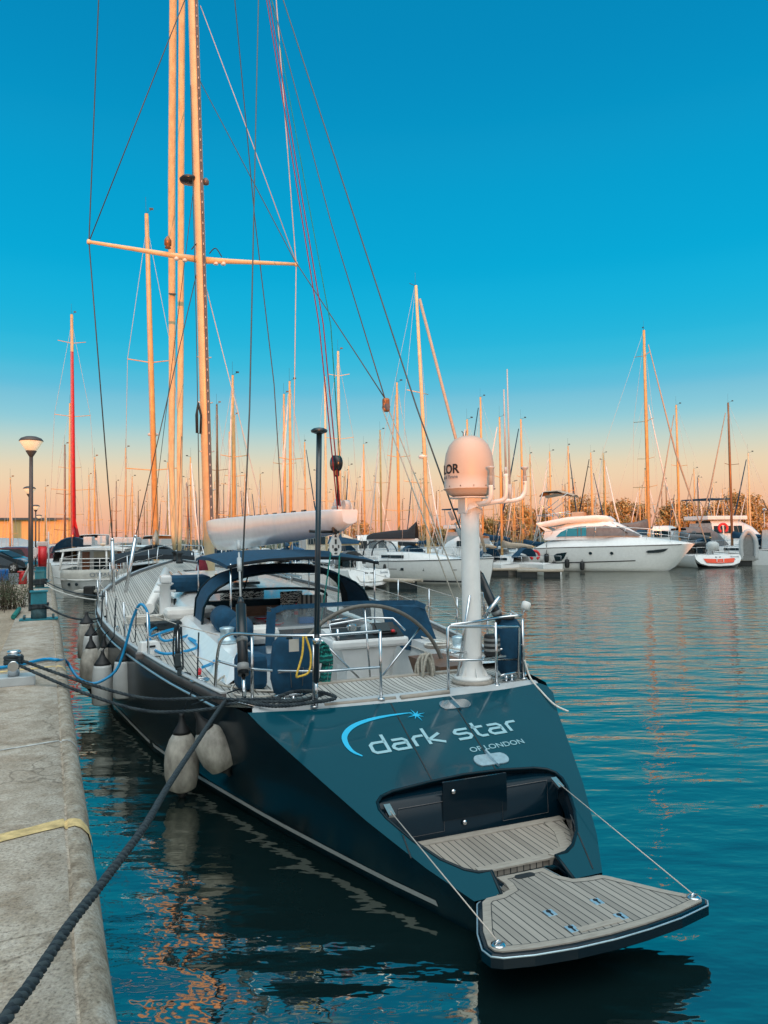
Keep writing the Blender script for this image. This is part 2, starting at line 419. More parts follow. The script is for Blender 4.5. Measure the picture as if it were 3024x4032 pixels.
# ------------------------------------------------------------------ setting: water, quay, ground
AQ = R(24.53); QF = Vector((-math.sin(AQ), math.cos(AQ), 0)); QR = Vector((math.cos(AQ), math.sin(AQ), 0))
def Qp(a, b, z): return QF * a + QR * b + Vector((0, 0, z))
QZ = 1.4
mb = MB(); mb.faces([(-2500, -40, 0), (2500, -40, 0), (2500, 4500, 0), (-2500, 4500, 0)], [(0, 1, 2, 3)])
struct(mb.build('water', 'harbour_water'))
# coping of the quay, with a groove and a rounded water edge
prof = [(-.62, .9), (-.62, QZ), (.082, QZ), (.088, QZ - .012), (.1, QZ - .012), (.106, QZ - .002), (.14, QZ - .004), (.175, QZ - .02), (.208, QZ - .06), (.228, QZ - .13), (.238, QZ - .25), (.24, -1.2)]
st = [-20, -6] + [x * .5 for x in range(-8, 60)] + list(range(30, 100, 3))
random.seed(3)
mb = MB(); rows = []
for a in st:
    j = random.uniform(-.004, .004); jz = random.uniform(-.003, .003)
    rows.append([Qp(a, b + (j if 0 < i < 11 else 0), z + (jz if i > 0 else 0)) for i, (b, z) in enumerate(prof)])
mb.loft(rows); o_q = struct(mb.build('quay', ['quay_concrete', 'quay_edge']))
for p_ in o_q.data.polygons:
    if p_.center.dot(QR) > .095: p_.material_index = 1
# painted bands across the coping
def band(a0, a1, wob, name, mat):
    mb = MB(); rows = []
    for i, (b, z) in enumerate(prof[1:11]):
        dz = Vector((0, 0, .004)) if b < .2 else QR * .005
        k = random.uniform(-wob, wob); kk = random.uniform(-wob, wob)
        if b < 0:
            for t in range(8):
                bb = -.62 + t * .087
                rows.append([Qp(a0 + random.uniform(-wob, wob) + (bb - .08) * .22, bb, z + .004), Qp(a1 + random.uniform(-wob, wob) + (bb - .08) * .22, bb, z + .004)])
        else: rows.append([Qp(a0 + k, b, z) + dz, Qp(a1 + kk, b, z) + dz])
    mb.loft(rows); struct(mb.build(name, mat))
plain('yellow_band', (.58, .42, .19), .9, var=.35, scale=18)
plain('pale_band', (.42, .41, .38), .9, var=.4, scale=14)
band(4.55, 4.68, .012, 'yellow_marking', 'yellow_band')
band(10.35, 10.46, .02, 'cream_marking', 'yellow_band')
for a in (6.5, 15.2, 19.8, 24): band(a, a + .04, .012, 'joint_marking', 'pale_band')
# land behind the quay
def sheet(name, mat, pts, z):
    mb = MB(); mb.faces([Qp(a, b, z) for a, b in pts], [tuple(range(len(pts)))]); return struct(mb.build(name, mat))
sheet('ground', 'gravel', [(-20, -.62), (-20, -60), (31.5, -60), (31.5, -.62)], 1.37)
sheet('lower_ground', 'gravel', [(31.4, -.62), (31.4, -120), (400, -220), (400, -25), (96, -.62)], .9)
sheet('car_park_road', 'asphalt', [(31.4, -.7), (31.4, -60), (92, -60), (92, -.7)], .95)
sheet('pavement', 'paving', [(22, -2.2), (22, -40), (31, -40), (31, -2.2)], 1.45)
mb = MB(); mb.faces([(-700, 175, .6), (900, 175, .6), (2600, 4400, .6), (-2600, 4400, .6)], [(0, 1, 2, 3)]); mb.faces([(-700, 175, -1), (900, 175, -1), (900, 175, .6), (-700, 175, .6)], [(0, 1, 2, 3)])
struct(mb.build('far_shore', 'scrub'))
# long sheds behind the photographer: they throw the shade that covers the basin up to about three metres
for k, (x0, x1, y, h) in enumerate([(-75, -4, -62, 3.80), (-3, 34, -60, 3.82), (36, 110, -63, 3.78)]):
    s = thing('harbour_shed', ['long low rendered shed behind the viewpoint, left end', 'middle low rendered shed behind the viewpoint', 'long low rendered shed behind the viewpoint, right end'][k], 'shed', ((x0 + x1) / 2, y, 1.37), 0, 'low sheds behind the quay')
    w2 = (x1 - x0) / 2
    MB().box((0, -5, (h - 1.37) / 2 - .15), (2 * w2, 10, h - 1.37 - .3)).build('wall', 'old_white', s)
    MB().box((0, -5, h - 1.37 - .15), (2 * w2 + .6, 10.6, .3)).build('roof', 'grey_plastic', s)
    mb = MB()
    for i in range(int(w2 / 3)): mb.box((-w2 + 3 + i * 6, .03, 1.3), (2.4, .08, 1.4))
    mb.build('window', 'smoked_glass', s)

mb = MB(); mb.box((20, -68, .15), (400, 34, 2.43)); struct(mb.build('low_sun_block', 'quay_concrete'))  # unseen block added below the sheds to stop low sun passing under
# ------------------------------------------------------------------ quay furniture
def quay_at(a, b, z=QZ): v = Qp(a, b, z); return (v.x, v.y, v.z)
def lamp(a, b, label, detail=True):
    t = thing('street_lamp', label, 'street lamp', quay_at(a, b), AQ, 'lamp posts along the quay')
    MB().tube([(0, 0, 0), (0, 0, 2.2), (0, 0, 3.68)], [.052, .047, .04], 12).build('post', 'lamp_post_paint', t)
    MB().lathe([(.03, 3.55), (.115, 3.69), (.12, 3.71), (.03, 3.72)], n=18).build('collar', 'lamp_post_paint', t)
    MB().lathe([(.115, 3.71), (.18, 3.81), (.25, 3.92), (.25, 3.93)], n=20).build('lamp_shade', 'lamp_glass', t)
    MB().lathe([(.262, 3.93), (.264, 3.945), (.22, 4.0), (.12, 4.04), (.02, 4.05)], n=20).build('cap', 'lamp_post_paint', t)
    return t
lamp(18.9, -.36, 'nearest and tallest-looking quay lamp post, beside the teal bollard')
lamp(36., -.75, 'second lamp post along the quay, by the red hose reel')
lamp(54, -.75, 'third lamp post along the quay, small with pale glass')
lamp(74, -.75, 'farthest and smallest lamp post along the quay')
def teal_bollard(a, b, label, sc=1.):
    t = thing('mooring_bollard', label, 'bollard', quay_at(a, b), AQ, 'teal mooring bollards on the quay edge')
    mb = MB().box((0, 0, .015), (.72 * sc, .34 * sc, .03)); mb.build('base_plate', 'teal_paint', t)
    for sx in (-1, 1):
        for sy in (-1, 1): MB().cyl((sx * .27 * sc, sy * .11 * sc, .03), (sx * .27 * sc, sy * .11 * sc, .1), .024, 8).build('bolt', 'rusty_teal', t)
    MB().lathe([(.15 * sc, .03), (.15 * sc, .3)], n=20).build('lower_drum', 'rusty_teal', t)
    MB().box((0, 0, .44 * sc), (.30 * sc, .28 * sc, .26 * sc), bev=.02).build('upper_drum', 'teal_paint', t)
    MB().box((0, 0, .58 * sc), (.34 * sc, .32 * sc, .025)).build('cap', 'teal_paint', t)
    return t
teal_bollard(16.75, -.17, 'nearest teal mooring bollard, a dark line wound round it')
teal_bollard(28., -.26, 'second teal mooring bollard, wrapped in dark rope beyond the lamp post')
teal_bollard(32.5, -.3, 'farthest teal bollard, below the red hose reel')
def ring(c, r, rr, k=22, tilt=0, wob=.0, sq=1.):
    return [(c[0] + r * math.cos(6.2832 * i / k), c[1] + sq * r * math.sin(6.2832 * i / k), c[2] + tilt * math.cos(6.2832 * i / k) + random.uniform(-wob, wob)) for i in range(k)]
def wraps(name, label, a, b, z, r, turns, rr, mat, dz=.035):
    o = MB()
    pts = []
    for i in range(turns * 14 + 1):
        th = 6.2832 * i / 14
        c = Qp(a, b, z + dz * i / 14 + .012 * math.sin(th * 1.7)); pts.append(c + QR * r * math.cos(th) + QF * r * math.sin(th))
    o.tube(pts, rr, 8); o = o.build(name, mat); return tag(o, label, 'rope', 'rope turns around bollards')
wraps('rope_wrap', 'dark rope turns around the nearest teal bollard', 16.75, -.17, QZ + .22, .172, 3, .022, 'rope_dark')
wraps('rope_wrap', 'bulky dark rope turns around the second teal bollard', 28., -.26, QZ + .12, .2, 5, .035, 'rope_dark')
# polished steel double bollard
t = thing('steel_bollard', 'polished steel twin-post bollard on a square grey block', 'bollard', quay_at(9.32, -.33), AQ)
MB().box((0, 0, .05), (.4, .3, .1), bev=.008).build('block', 'grey_gelcoat', t)
MB().lathe([(.06, .1), (.06, .30), (.055, .30), (.075, .31), (.075, .335), (.05, .345)], (-.02, -.04, 0), n=20).build('post', 'steel', t)
MB().lathe([(.06, .1), (.06, .33), (.055, .33), (.075, .34), (.075, .365), (.05, .375)], (-.02, .07, 0), n=20).build('post', 'steel', t)
MB().cyl((-.02, .0, .24), (-.02, -.14, .22), .055, 16).build('cross_stub', 'steel', t)
wraps('rope_wrap', 'black rope turns around the polished steel bollard', 9.3, -.35, QZ + .24, .085, 4, .02, 'rope_dark', .02)
# small black post, green pipe
t = thing('path_light', 'short black path light post with pale cap on the gravel', 'path light', quay_at(16.2, -1.1, 1.37), AQ)
MB().tube([(0, 0, 0), (0, 0, .42)], .04, 10).build('post', 'black_rubber', t)
MB().lathe([(.05, .42), (.07, .44), (.07, .55), (.06, .57)], n=12).build('head', 'black_rubber', t)
MB().lathe([(.07, .57), (.07, .6), (.02, .61)], n=12).build('cap', 'white_paint', t)
tag(MB().tube([Qp(18.9, -.6, QZ + .06), Qp(17.3, -.66, QZ + .03)], .05, 8).build('plastic_pipe', 'green_rope'), 'short green plastic pipe lying at the edge of the gravel', 'pipe')
# red hose reel stand, service pedestal, notice
t = thing('hose_reel', 'round bright red hose reel on a teal post beside the quay', 'hose reel', quay_at(33.6, -.2), AQ)
MB().box((0, 0, .5), (.28, .28, 1.), bev=.02).build('post', 'teal_paint', t)
MB().lathe([(.2, -.16), (.44, -.14), (.44, .14), (.2, .16)], (0, 0, .98), (1, 0, 0), 24).build('reel', 'red_paint', t)
MB().lathe([(.47, -.17), (.47, -.13), (.2, -.13)], (0, 0, .98), (1, 0, 0), 24).build('rim', 'red_paint', t)
MB().box((0, 0, 1.5), (.4, .3, .2), bev=.03).build('hood', 'grey_gelcoat', t)
t = thing('service_pole', 'thin pale blue steel pole standing by the hose reel', 'pole', quay_at(33., .02), AQ)
MB().tube([(0, 0, 0), (0, 0, 2.0)], .03, 8).build('pole', 'grey_gelcoat', t)
MB().lathe([(.1, 0), (.1, .03)], n=12).build('foot', 'grey_gelcoat', t)
t = thing('notice_board', 'small tilted blue and white notice on a sloping strut', 'sign', quay_at(34., -.62), AQ)
MB().tube([(-.35, 0, 0), (.1, 0, 1.)], .05, 8).build('strut', 'old_white', t)
MB().box((.12, 0, 1.15), (.25, .02, .4), Matrix.Rotation(R(25), 3, 'Y')).build('panel', 'white_paint', t)
# red bin bag / hydrant cover
t = thing('wrapped_hydrant', 'red wrapped hydrant with faded cover next to the white post', 'hydrant', (-15.5, 31.6, .98), AQ)
MB().lathe([(.15, 0), (.17, .3), (.15, .6), (.17, .72)], n=14).build('cover', 'red_paint', t)
MB().box((0, 0, .74), (.42, .34, .06), bev=.02).build('lid', 'skin_red', t)
t = thing('white_post', 'slim white marker post beside the red hydrant', 'post', (-15.1, 31.3, .98), AQ)
MB().box((0, 0, .55), (.1, .1, 1.1)).build('post', 'white_paint', t)
# blue cart at the frame edge
t = thing('hand_cart', 'bright blue hand cart with black wheel at the left edge', 'cart', (-16.35, 31.2, .98), AQ)
MB().box((0, 0, .62), (.8, .6, .5), bev=.04).build('tub', 'blue_plastic', t)
for sx in (-1, 1): MB().lathe([(.08, -.05), (.2, -.05), (.2, .05), (.08, .05)], (sx * .36, 0, .2), (1, 0, 0), 16).build('wheel', 'tyre', t)
MB().tube([(-.3, -.3, .7), (-.3, -.7, .9), (.3, -.7, .9), (.3, -.3, .7)], .02, 6).build('handle', 'steel', t)

def car(label, loc, rz, body, L=4.5, H=1.65, suv=False, light_back=None):
    t = thing('parked_car', label, 'car', loc, rz, 'cars parked behind the quay')
    W2 = .9
    # side outline in (x along car, z)
    if suv: side = [(-2.2, .35), (-2.25, .9), (-2.12, 1.1), (-1.95, 1.5), (-1.7, 1.66), (-.3, 1.7), (.45, 1.62), (1.05, 1.12), (2.0, .98), (2.22, .8), (2.25, .35)]
    else: side = [(-2.1, .33), (-2.15, .85), (-1.95, 1.1), (-1.5, 1.42), (-.5, 1.54), (.2, 1.48), (1.25, 1.0), (1.95, .82), (2.15, .6), (2.15, .33)]
    k = L / 4.5
    def row(y, ins):
        return [Vector((x * k, y * (1 - (.16 * max(0, z - 1.0) / .7)), z - ins * (z > 1.2))) for x, z in side]
    mb = MB(); mb.loft([row(-W2, .04), row(-W2 * .82, 0), row(0, -.02), row(W2 * .82, 0), row(W2, .04)], smooth=True)
    for y in (-W2, W2):
        mb.faces(row(y, .04), [tuple(range(len(side)))])
    o = mb.build('body', body, t)
    top = [p for p in side if p[1] > 1.04]
    for sy in (-1, 1):
        xs = [p[0] for p in top]; x0, x1 = min(xs) + .28, max(xs) - .12
        g = [(x0, 1.08), (x0 + .35, 1.48 if suv else 1.34), (-.3, 1.56 if suv else 1.43), (.3, 1.5 if suv else 1.36), (x1, 1.07)]
        m2 = MB(); m2.prism([(x * k, sy * (W2 * (1 - .16 * max(0, z - 1) / .7) + .0), z) for x, z in g], (0, sy * .012, 0)); m2.build('window', 'carbon', t)
    m2 = MB(); a, b = ((.5, 1.6), (1.02, 1.16)) if suv else ((.28, 1.45), (1.18, 1.04))
    m2.faces([(a[0] * k + .02, -.66, a[1] + .01), (a[0] * k + .02, .66, a[1] + .01), (b[0] * k + .02, .8, b[1] + .02), (b[0] * k + .02, -.8, b[1] + .02)], [(0, 1, 2, 3)]); m2.build('windscreen', 'car_glass', t)
    for x in (-1.35, 1.35):
        for sy in (-1, 1):
            wh = MB().lathe([(.2, -.11), (.33, -.11), (.34, 0), (.33, .11), (.2, .11)], (x * k, sy * .83, .34), (0, 1, 0), 20).build('wheel', 'tyre', t)
            m3 = MB().lathe([(.04, 0), (.2, .0), (.21, -.03)], (x * k, sy * .945, .34), (0, sy, 0), 16)
            m3.build('rim', 'alloy_dark', wh)
            m3 = MB()
            for q in range(5):
                an = q * 1.2566; m3.box((x * k + .11 * math.cos(an), sy * .955, .34 + .11 * math.sin(an)), (.19, .015, .055), Matrix.Rotation(-an, 3, 'Y'))
            m3.build('spokes', 'alloy', wh)
    for sy in (-1, 1):
        MB().box((1.98 * k, sy * .68, .82 if not suv else .9), (.36, .3, .13), Matrix.Rotation(R(18), 3, 'Y'), bev=.03).build('headlight', 'tumbler_glass', t)
        MB().box((-2.1 * k, sy * .7, 1.0), (.18, .3, .18), bev=.03).build('tail_light', 'red_paint', t)
    MB().box((.55 * k, .98, 1.05), (.16, .16, .12), bev=.03).build('mirror', body, t)
    return t
car('shiny black hatchback nearest the quay, nose to the right', (-25.8, 49.6, .95), R(-2), 'car_black')
car('dark maroon off-roader parked just behind the black hatchback', (-28.4, 55.5, .95), R(178), 'car_maroon', suv=True)
car('maroon estate car in front of the covered boat, right of the lamp post', (-26.6, 63, .95), R(30), 'car_maroon', suv=True)
# boat ashore under a white cover and one with a striped tarpaulin
t = thing('covered_boat', 'long white boat ashore under a pale grey cover behind the cars', 'boat', (-38.6, 73, .95), R(2))
mb = MB(); mb.loft([[(x, -1.2 * w_, z0), (x, -1.5 * w_, .9 + z0 * .5), (x, 0, 2.1), (x, 1.5 * w_, .9 + z0 * .5), (x, 1.2 * w_, z0)] for x, w_, z0 in ((-5, .7, .5), (-3, .95, .4), (0, 1, .35), (2.5, .9, .4), (4.3, .4, .7))]); mb.build('hull', 'white_gelcoat', t)
mb = MB(); mb.loft([[(x, -1.5 * w_, 1.5), (x, 0, z1), (x, 1.5 * w_, 1.5)] for x, w_, z1 in ((-5.1, .75, 2.1), (-3, 1, 2.35), (0, 1.04, 2.5), (2.5, .95, 2.4), (4.3, .45, 2.0))]); mb.build('cover', 'grey_gelcoat', t)
for x in (-2.5, 2.2): MB().box((x, 0, .25), (.3, 2., .5)).build('cradle', 'alloy_dark', t)
t = thing('tarpaulin_stack', 'stack under a red and cream striped tarpaulin behind the lamp post', 'tarpaulin', (-29.2, 66, .95), R(10))
mb = MB(); mb.loft([[(x, -1, 0), (x, -.9, 1.5), (x, 0, 1.9 + .1 * math.sin(x * 2)), (x, .9, 1.5), (x, 1, 0)] for x in (-1.6, -.8, 0, .8, 1.6)]); mb.build('cover', 'red_cover', t)
MB().box((0, 0, .1), (3.3, 1.9, .2)).build('pallet', 'brown_wood', t)
# warehouse across the far end, lit by the sun
t = thing('warehouse', 'long ochre corrugated warehouse with flat roof at the far left', 'warehouse', quay_at(128, 2., 1.), AQ + R(2))
MB().box((-39, 0, 2.6), (80, 16, 5.2)).build('wall', 'corrugated', t)
MB().box((-39, 0, 5.35), (80.8, 16.8, .3)).build('roof', 'alloy_dark', t)
for k in range(9): MB().box((-75 + k * 9, -8.04, 2.0), (4, .1, 3.6)).build('door', 'corrugated', t)
t = thing('gantry', 'dark steel travel-lift gantry in front of the ochre warehouse', 'gantry', quay_at(100, -12.5, 1.3), AQ)
MB().box((0, 0, 5.3), (13, .8, .9)).build('beam', 'carbon', t)
MB().box((2.2, 0, 5.85), (1.8, 1.0, .5)).build('hoist', 'carbon', t)
for x in (-5.5, 1.4): MB().box((x, 0, 2.5), (.8, .8, 5)).build('leg', 'carbon', t)
# scrub beside the coping: many small stems and leaves
def shrub(name, label, a, b, h, w_, n, mat, group=None, dens=10):
    t = thing(name, label, 'shrub', quay_at(a, b, 1.37), AQ, group)
    st_, lf = MB(), MB()
    for i in range(n):
        x, y = random.gauss(0, w_ * .45), random.gauss(0, w_ * .35); hh = h * random.uniform(.5, 1.)
        dx, dy = random.uniform(-.3, .3) * hh, random.uniform(-.3, .3) * hh
        pts = [(x, y, 0), (x + dx * .4, y + dy * .4, hh * .5), (x + dx, y + dy, hh)]
        st_.tube(pts, [.006, .004, .002], 4)
        for k in range(dens):
            u = random.uniform(.15, 1.); c = Vector((x + dx * u + random.gauss(0, .05), y + dy * u + random.gauss(0, .05), hh * u + random.gauss(0, .03)))
            d = Vector((random.gauss(0, 1), random.gauss(0, 1), random.gauss(.4, .6))).normalized() * random.uniform(.03, .07); s_ = d.orthogonal().normalized() * .012
            lf.faces([c - s_, c + d * .5 - s_ * 1.2, c + d, c + d * .5 + s_ * 1.2], [(0, 1, 2, 3)])
    st_.build('stem', 'bark', t); lf.build('foliage', mat, t)
shrub('wild_shrub', 'dense green scrub bush left of the nearest lamp post', 19.3, -2.0, .5, .9, 130, 'leaf_scrub', 'wild scrub by the quay', 16)
shrub('wild_shrub', 'scrub bush right against the nearest lamp post', 20.2, -.95, .8, .6, 110, 'leaf_scrub', 'wild scrub by the quay', 14)
shrub('wild_shrub', 'low green scrub at the left picture edge', 18.5, -2.9, .4, .8, 110, 'leaf_scrub', 'wild scrub by the quay', 16)
shrub('wild_shrub', 'tall sparse dry weeds against the pale pavement', 21., -1.8, 1.3, .8, 34, 'leaf_scrub', 'wild scrub by the quay', 5)
shrub('wild_shrub', 'tall dry grass tuft at the foot of the lamp post', 21.6, -1.15, 1.2, .35, 40, 'leaf_scrub', 'wild scrub by the quay', 5)
# ------------------------------------------------------------------ the dark sailing yacht
AL = R(22.); YF = Vector((-math.sin(AL), math.cos(AL), 0)); YR = Vector((math.cos(AL), math.sin(AL), 0)); B0 = 3.27
def Yw(v, a, z): return YR * (v + B0) + YF * a + Vector((0, 0, z))
YA = 18.
Y = thing('sailing_yacht', 'large dark blue sailing yacht lettered dark star on its sloping transom, moored stern-on in front', 'sailing yacht', Yw(0, YA, 0), AL)
def yp(mb, name, mat, parent=None, **k):
    o = mb.build(name, mat, parent or Y, **k)
    o.location = (0, -YA, 0) if parent is None else (0, 0, 0)
    return o
HB = [(7.2, 1.72), (7.45, 1.78), (8.1, 1.94), (9.5, 2.22), (10.8, 2.45), (12.1, 2.66), (13.6, 2.86), (15.1, 2.99), (16.5, 3.06), (18, 3.07), (20, 2.95), (22, 2.68), (24, 2.25), (26, 1.65), (28, .9), (29.4, .3), (30, .04)]
HW = [(4.9, .52), (5.95, .93), (7.5, 1.46), (9.3, 2.0), (11, 2.4), (13.9, 2.82), (16.5, 2.93), (19, 2.8), (22, 2.25), (25, 1.45), (27.5, .6), (29, .05), (30, .02)]
SH = [(7.4, 1.25), (10, 1.25), (13, 1.32), (16, 1.42), (20, 1.58), (25, 1.85), (30, 2.15)]
TK = 1 / 2.55
def tz(a): return .27 + (a - 4.95) * TK           # height of the sloping transom plane
TE = [(4.95, .585), (5.3, .81), (5.86, 1.1), (6.31, 1.3), (6.91, 1.56), (7.25, 1.70), (7.45, 1.77)]   # half width of the transom
def beam(a): return interp(HB, a)
def sheer(a): return interp(SH, a)
st = [4.95, 5.3, 5.86, 6.31, 6.91, 7.25, 7.45, 7.8, 8.3, 9, 10, 11, 12, 13, 14, 15, 16, 17, 18, 19, 20, 21, 22, 23, 24, 25, 26, 27, 28, 28.8, 29.4, 30]
for s_ in (-1, 1):
    mb = MB(); rows = []
    for a in st:
        if a < 7.4: bt, zt = interp(TE, a), tz(a)
        else: bt, zt = beam(a), sheer(a)
        bw = min(interp(HW, a), bt); r = []
        for k in range(7):
            u = k / 6; z = zt + (.02 - zt) * u; v = bt + (bw - bt) * (u ** 1.25) + .05 * math.sin(3.14 * u) * min(1, (a - 4.9) / 6)
            r.append((s_ * v, a, z))
        r.append((s_ * bw * .8, a, -.25)); r.append((0, a, -.7 if a < 28 else -.2)); rows.append(r)
    mb.loft(rows); yp(mb, 'hull_side', 'dark_navy')
# boot stripe and the pale cove line under the rail
for s_ in (-1, 1):
    mb = MB(); pts = []
    for a in [5.3 + .5 * i for i in range(48)]:
        zt = tz(a) if a < 7.4 else sheer(a); bt = interp(TE, a) if a < 7.4 else beam(a); bw = min(interp(HW, a), bt)
        def at(z):
            u = (zt - z) / (zt - .02); return (s_ * (bt + (bw - bt) * u ** 1.25 + .05 * math.sin(3.14 * u) * min(1, (a - 4.9) / 6) + .006), a, z)
        pts.append([at(.15), at(.1)])
    mb.loft(pts); yp(mb, 'boot_stripe', 'grey_gelcoat')
    mb = MB(); pts = []
    for a in [8.2 + .5 * i for i in range(43)]:
        z = sheer(a); b = beam(a) + .008
        pts.append([(s_ * b, a, z - .065), (s_ * (b + .016), a, z - .07), (s_ * (b + .016), a, z - .09), (s_ * (b - .005), a, z - .098)])
    mb.loft(pts); yp(mb, 'rubbing_strake', 'steel_plate')
    # bulwark rail with its teak cap
    mb = MB(); mc = MB(); r1 = []; r2 = []
    for a in [8.05 + .5 * i for i in range(44)]:
        z = sheer(a); b = beam(a)
        r1.append([(s_ * (b + .01), a, z - .03), (s_ * (b - .01), a, z + .09), (s_ * (b - .05), a, z + .09), (s_ * (b - .06), a, z - .03)])
        r2.append([(s_ * (b + .012), a, z + .088), (s_ * (b + .008), a, z + .108), (s_ * (b - .055), a, z + .108), (s_ * (b - .06), a, z + .088)])
    mb.loft(r1, True); o = yp(mb, 'toe_rail', 'alloy_dark'); mc.loft(r2, True); yp(mc, 'cap', 'grey_gelcoat', o)
# transom with its opening
out = [(-.585, 4.95), (-.81, 5.3), (-1.1, 5.86), (-1.3, 6.31), (-1.56, 6.91), (-1.70, 7.25), (-1.77, 7.45), (-1.2, 7.4), (-.5, 7.38), (0, 7.37), (.5, 7.38), (1.2, 7.4), (1.68, 7.45), (1.75, 7.38), (1.74, 7.25), (1.56, 6.91), (1.3, 6.31), (1.1, 5.86), (.81, 5.3), (.585, 4.95)]
notch = [(.31, 4.95), (.31, 5.19), (.42, 5.2), (.52, 5.25), (.66, 5.38), (.80, 5.6), (.92, 5.87), (.945, 5.98), (.93, 6.06), (.87, 6.12), (.75, 6.16), (.4, 6.2), (0, 6.21)]
inn = notch + [(-v, a - .02) for v, a in notch[-2:0:-1]] + [(-.35, 4.95)]
inn = inn[:-1] + [(-.35, 4.95)]
TN = Vector((0, -TK, 1)).normalized()
def tp(v, a, h=0.): return Vector((v, a, tz(a))) + TN * h
mb = MB(); mb.faces([tp(v, a) for v, a in out + inn[::-1]], [])
ring_ = out + inn
bm = mb.bm; bm.clear()
vs_ = [bm.verts.new(tp(v, a)) for v, a in out] + [bm.verts.new(tp(v, a)) for v, a in inn[::-1]]
# one outline: round the outside, then back along the opening
es = [bm.edges.new((vs_[i], vs_[(i + 1) % len(vs_)])) for i in range(len(vs_))]
bmesh.ops.triangle_fill(bm, use_beauty=True, edges=es)
bmesh.ops.recalc_face_normals(bm, faces=bm.faces)
if sum(f.normal.z for f in bm.faces) < 0: bmesh.ops.reverse_faces(bm, faces=bm.faces)
o_tr = yp(mb, 'transom', 'transom_paint', recalc=False)
mb = MB(); mb.tube([tp(v, a, -.004) for v, a in inn], .016, 6, caps=True); yp(mb, 'opening_edge', 'dark_navy', o_tr)
mb = MB(); mb.loft([[tp(v, a, 0) for v, a in inn], [tp(v * .985, a, -.07) + Vector((0, .01, 0)) for v, a in inn], [Vector((v * .96, min(a + .03, 6.2), max(.28, tz(a) - .2))) for v, a in inn]], smooth=False); yp(mb, 'recess_side', 'navy_gloss')
# seams
def seam(p, q, nm='panel_seam'): mb = MB(); mb.strip([tp(*p, .001), tp(*q, .001)], .011, TN, .003); yp(mb, nm, 'black_rubber', o_tr)
seam((-.25, 7.36), (-.33, 6.2)); seam((.46, 7.36), (.35, 6.2)); seam((.72, 5.55), (.53, 5.0)); seam((-.86, 5.65), (-.89, 5.42))
# hinge plates
for v, a, m_ in ((.45, 7.22, 'steel'), (.38, 6.34, 'steel_plate')):
    mb = MB(); pts = []
    for i in range(20):
        an = 6.2832 * i / 20; pts.append(tp(v + (.11 if math.cos(an) > 0 else -.11) + .075 * math.cos(an), a + .075 * math.sin(an), .002))
    mb.prism(pts, TN * .012); mb.prism([tp(v - .02, a + .1, .012), tp(v + .0, a + .11, .012), tp(v + .03, a - .1, .012), tp(v + .01, a - .11, .012)], TN * .03); yp(mb, 'hinge_plate', m_, o_tr)
# emblem and name
SL = math.hypot(1, TK)
def tl(x, y): return tp(x, 6.625 + y / SL, .003)      # x across, y up the slope from the baseline
Wd = .034
def glyph(strokes):
    mb = MB()
    for s_ in strokes: mb.strip([tl(*p) for p in s_], Wd, TN, .004)
    return mb
def slant(o, sts, sx=1.): return [[(o + (x + .0 * y) * sx, y + .012 + .045 * (o + x + .69)) for x, y in s_] for s_ in sts]
xh = .15; H_ = .26; wl = .16
D_ = [[(wl, H_), (wl, 0), (.03, 0), (0, .03), (0, xh - .03), (.03, xh), (wl, xh)]]
A_ = [[(.015, xh), (wl - .03, xh), (wl, xh - .03), (wl, 0), (.03, 0), (.0, .03), (.0, .055), (.03, .085), (wl, .085)]]
R_ = [[(0, 0), (0, xh - .03), (.03, xh), (.12, xh)]]
K_ = [[(0, H_), (0, 0)], [(.15, xh), (.015, .075), (.17, 0)]]
S_ = [[(wl, xh), (.03, xh), (0, xh - .03), (0, .1), (.03, .08), (wl - .03, .08), (wl, .055), (wl, .03), (wl - .03, 0), (0, 0)]]
T_ = [[(0, xh + .075), (0, .03), (.03, 0), (.1, 0)], [(-.03, xh), (.1, xh)]]
mb = MB()
for o_, g in ((-.72, D_), (-.50, A_), (-.26, R_), (-.11, K_), (.21, S_), (.455, T_), (.60, A_), (.84, R_)):
    for s_ in slant(o_, g): mb.strip([tl(*p) for p in s_], Wd, TN, .004)
yp(mb, 'name_lettering', 'lettering', o_tr)
mb = MB(); text_mesh(mb, 'OF LONDON', .1, tp(.235, 6.475, .002), (1, .045 / SL, .045 * TK / SL), (0, 1, TK), width=.63); yp(mb, 'port_lettering', 'lettering', o_tr)
arc = spline([(-.78, 6.63), (-.87, 6.72), (-.92, 6.84), (-.90, 6.95), (-.80, 7.05), (-.62, 7.12), (-.4, 7.155), (-.2, 7.165), (-.09, 7.165)], 5)
arc = spline([(-.85, 6.62, 0), (-.92, 6.70, 0), (-.945, 6.82, 0), (-.915, 6.94, 0), (-.80, 7.05, 0), (-.62, 7.12, 0), (-.4, 7.155, 0), (-.2, 7.165, 0), (-.09, 7.165, 0)], 5)
mb = MB(); n_ = len(arc); mb.strip([tp(p.x, p.y, .003) for p in arc], [.006 + .05 * math.sin(3.14 * min(1, (i + 1) / n_ * 1.0) ** .8) ** 1.2 for i in range(n_)], TN, .004); yp(mb, 'emblem_arc', 'cyan_mark', o_tr)
mb = MB(); pts = []
for i in range(16):
    an = 6.2832 * i / 16 + .2; rr = (.11 if i % 4 == 0 else .08) if i % 2 == 0 else .022; pts.append(tp(-.06 + rr * math.cos(an), 7.12 + rr * math.sin(an) / SL, .003))
mb.prism(pts, TN * .004); yp(mb, 'emblem_star', 'cyan_mark', o_tr)
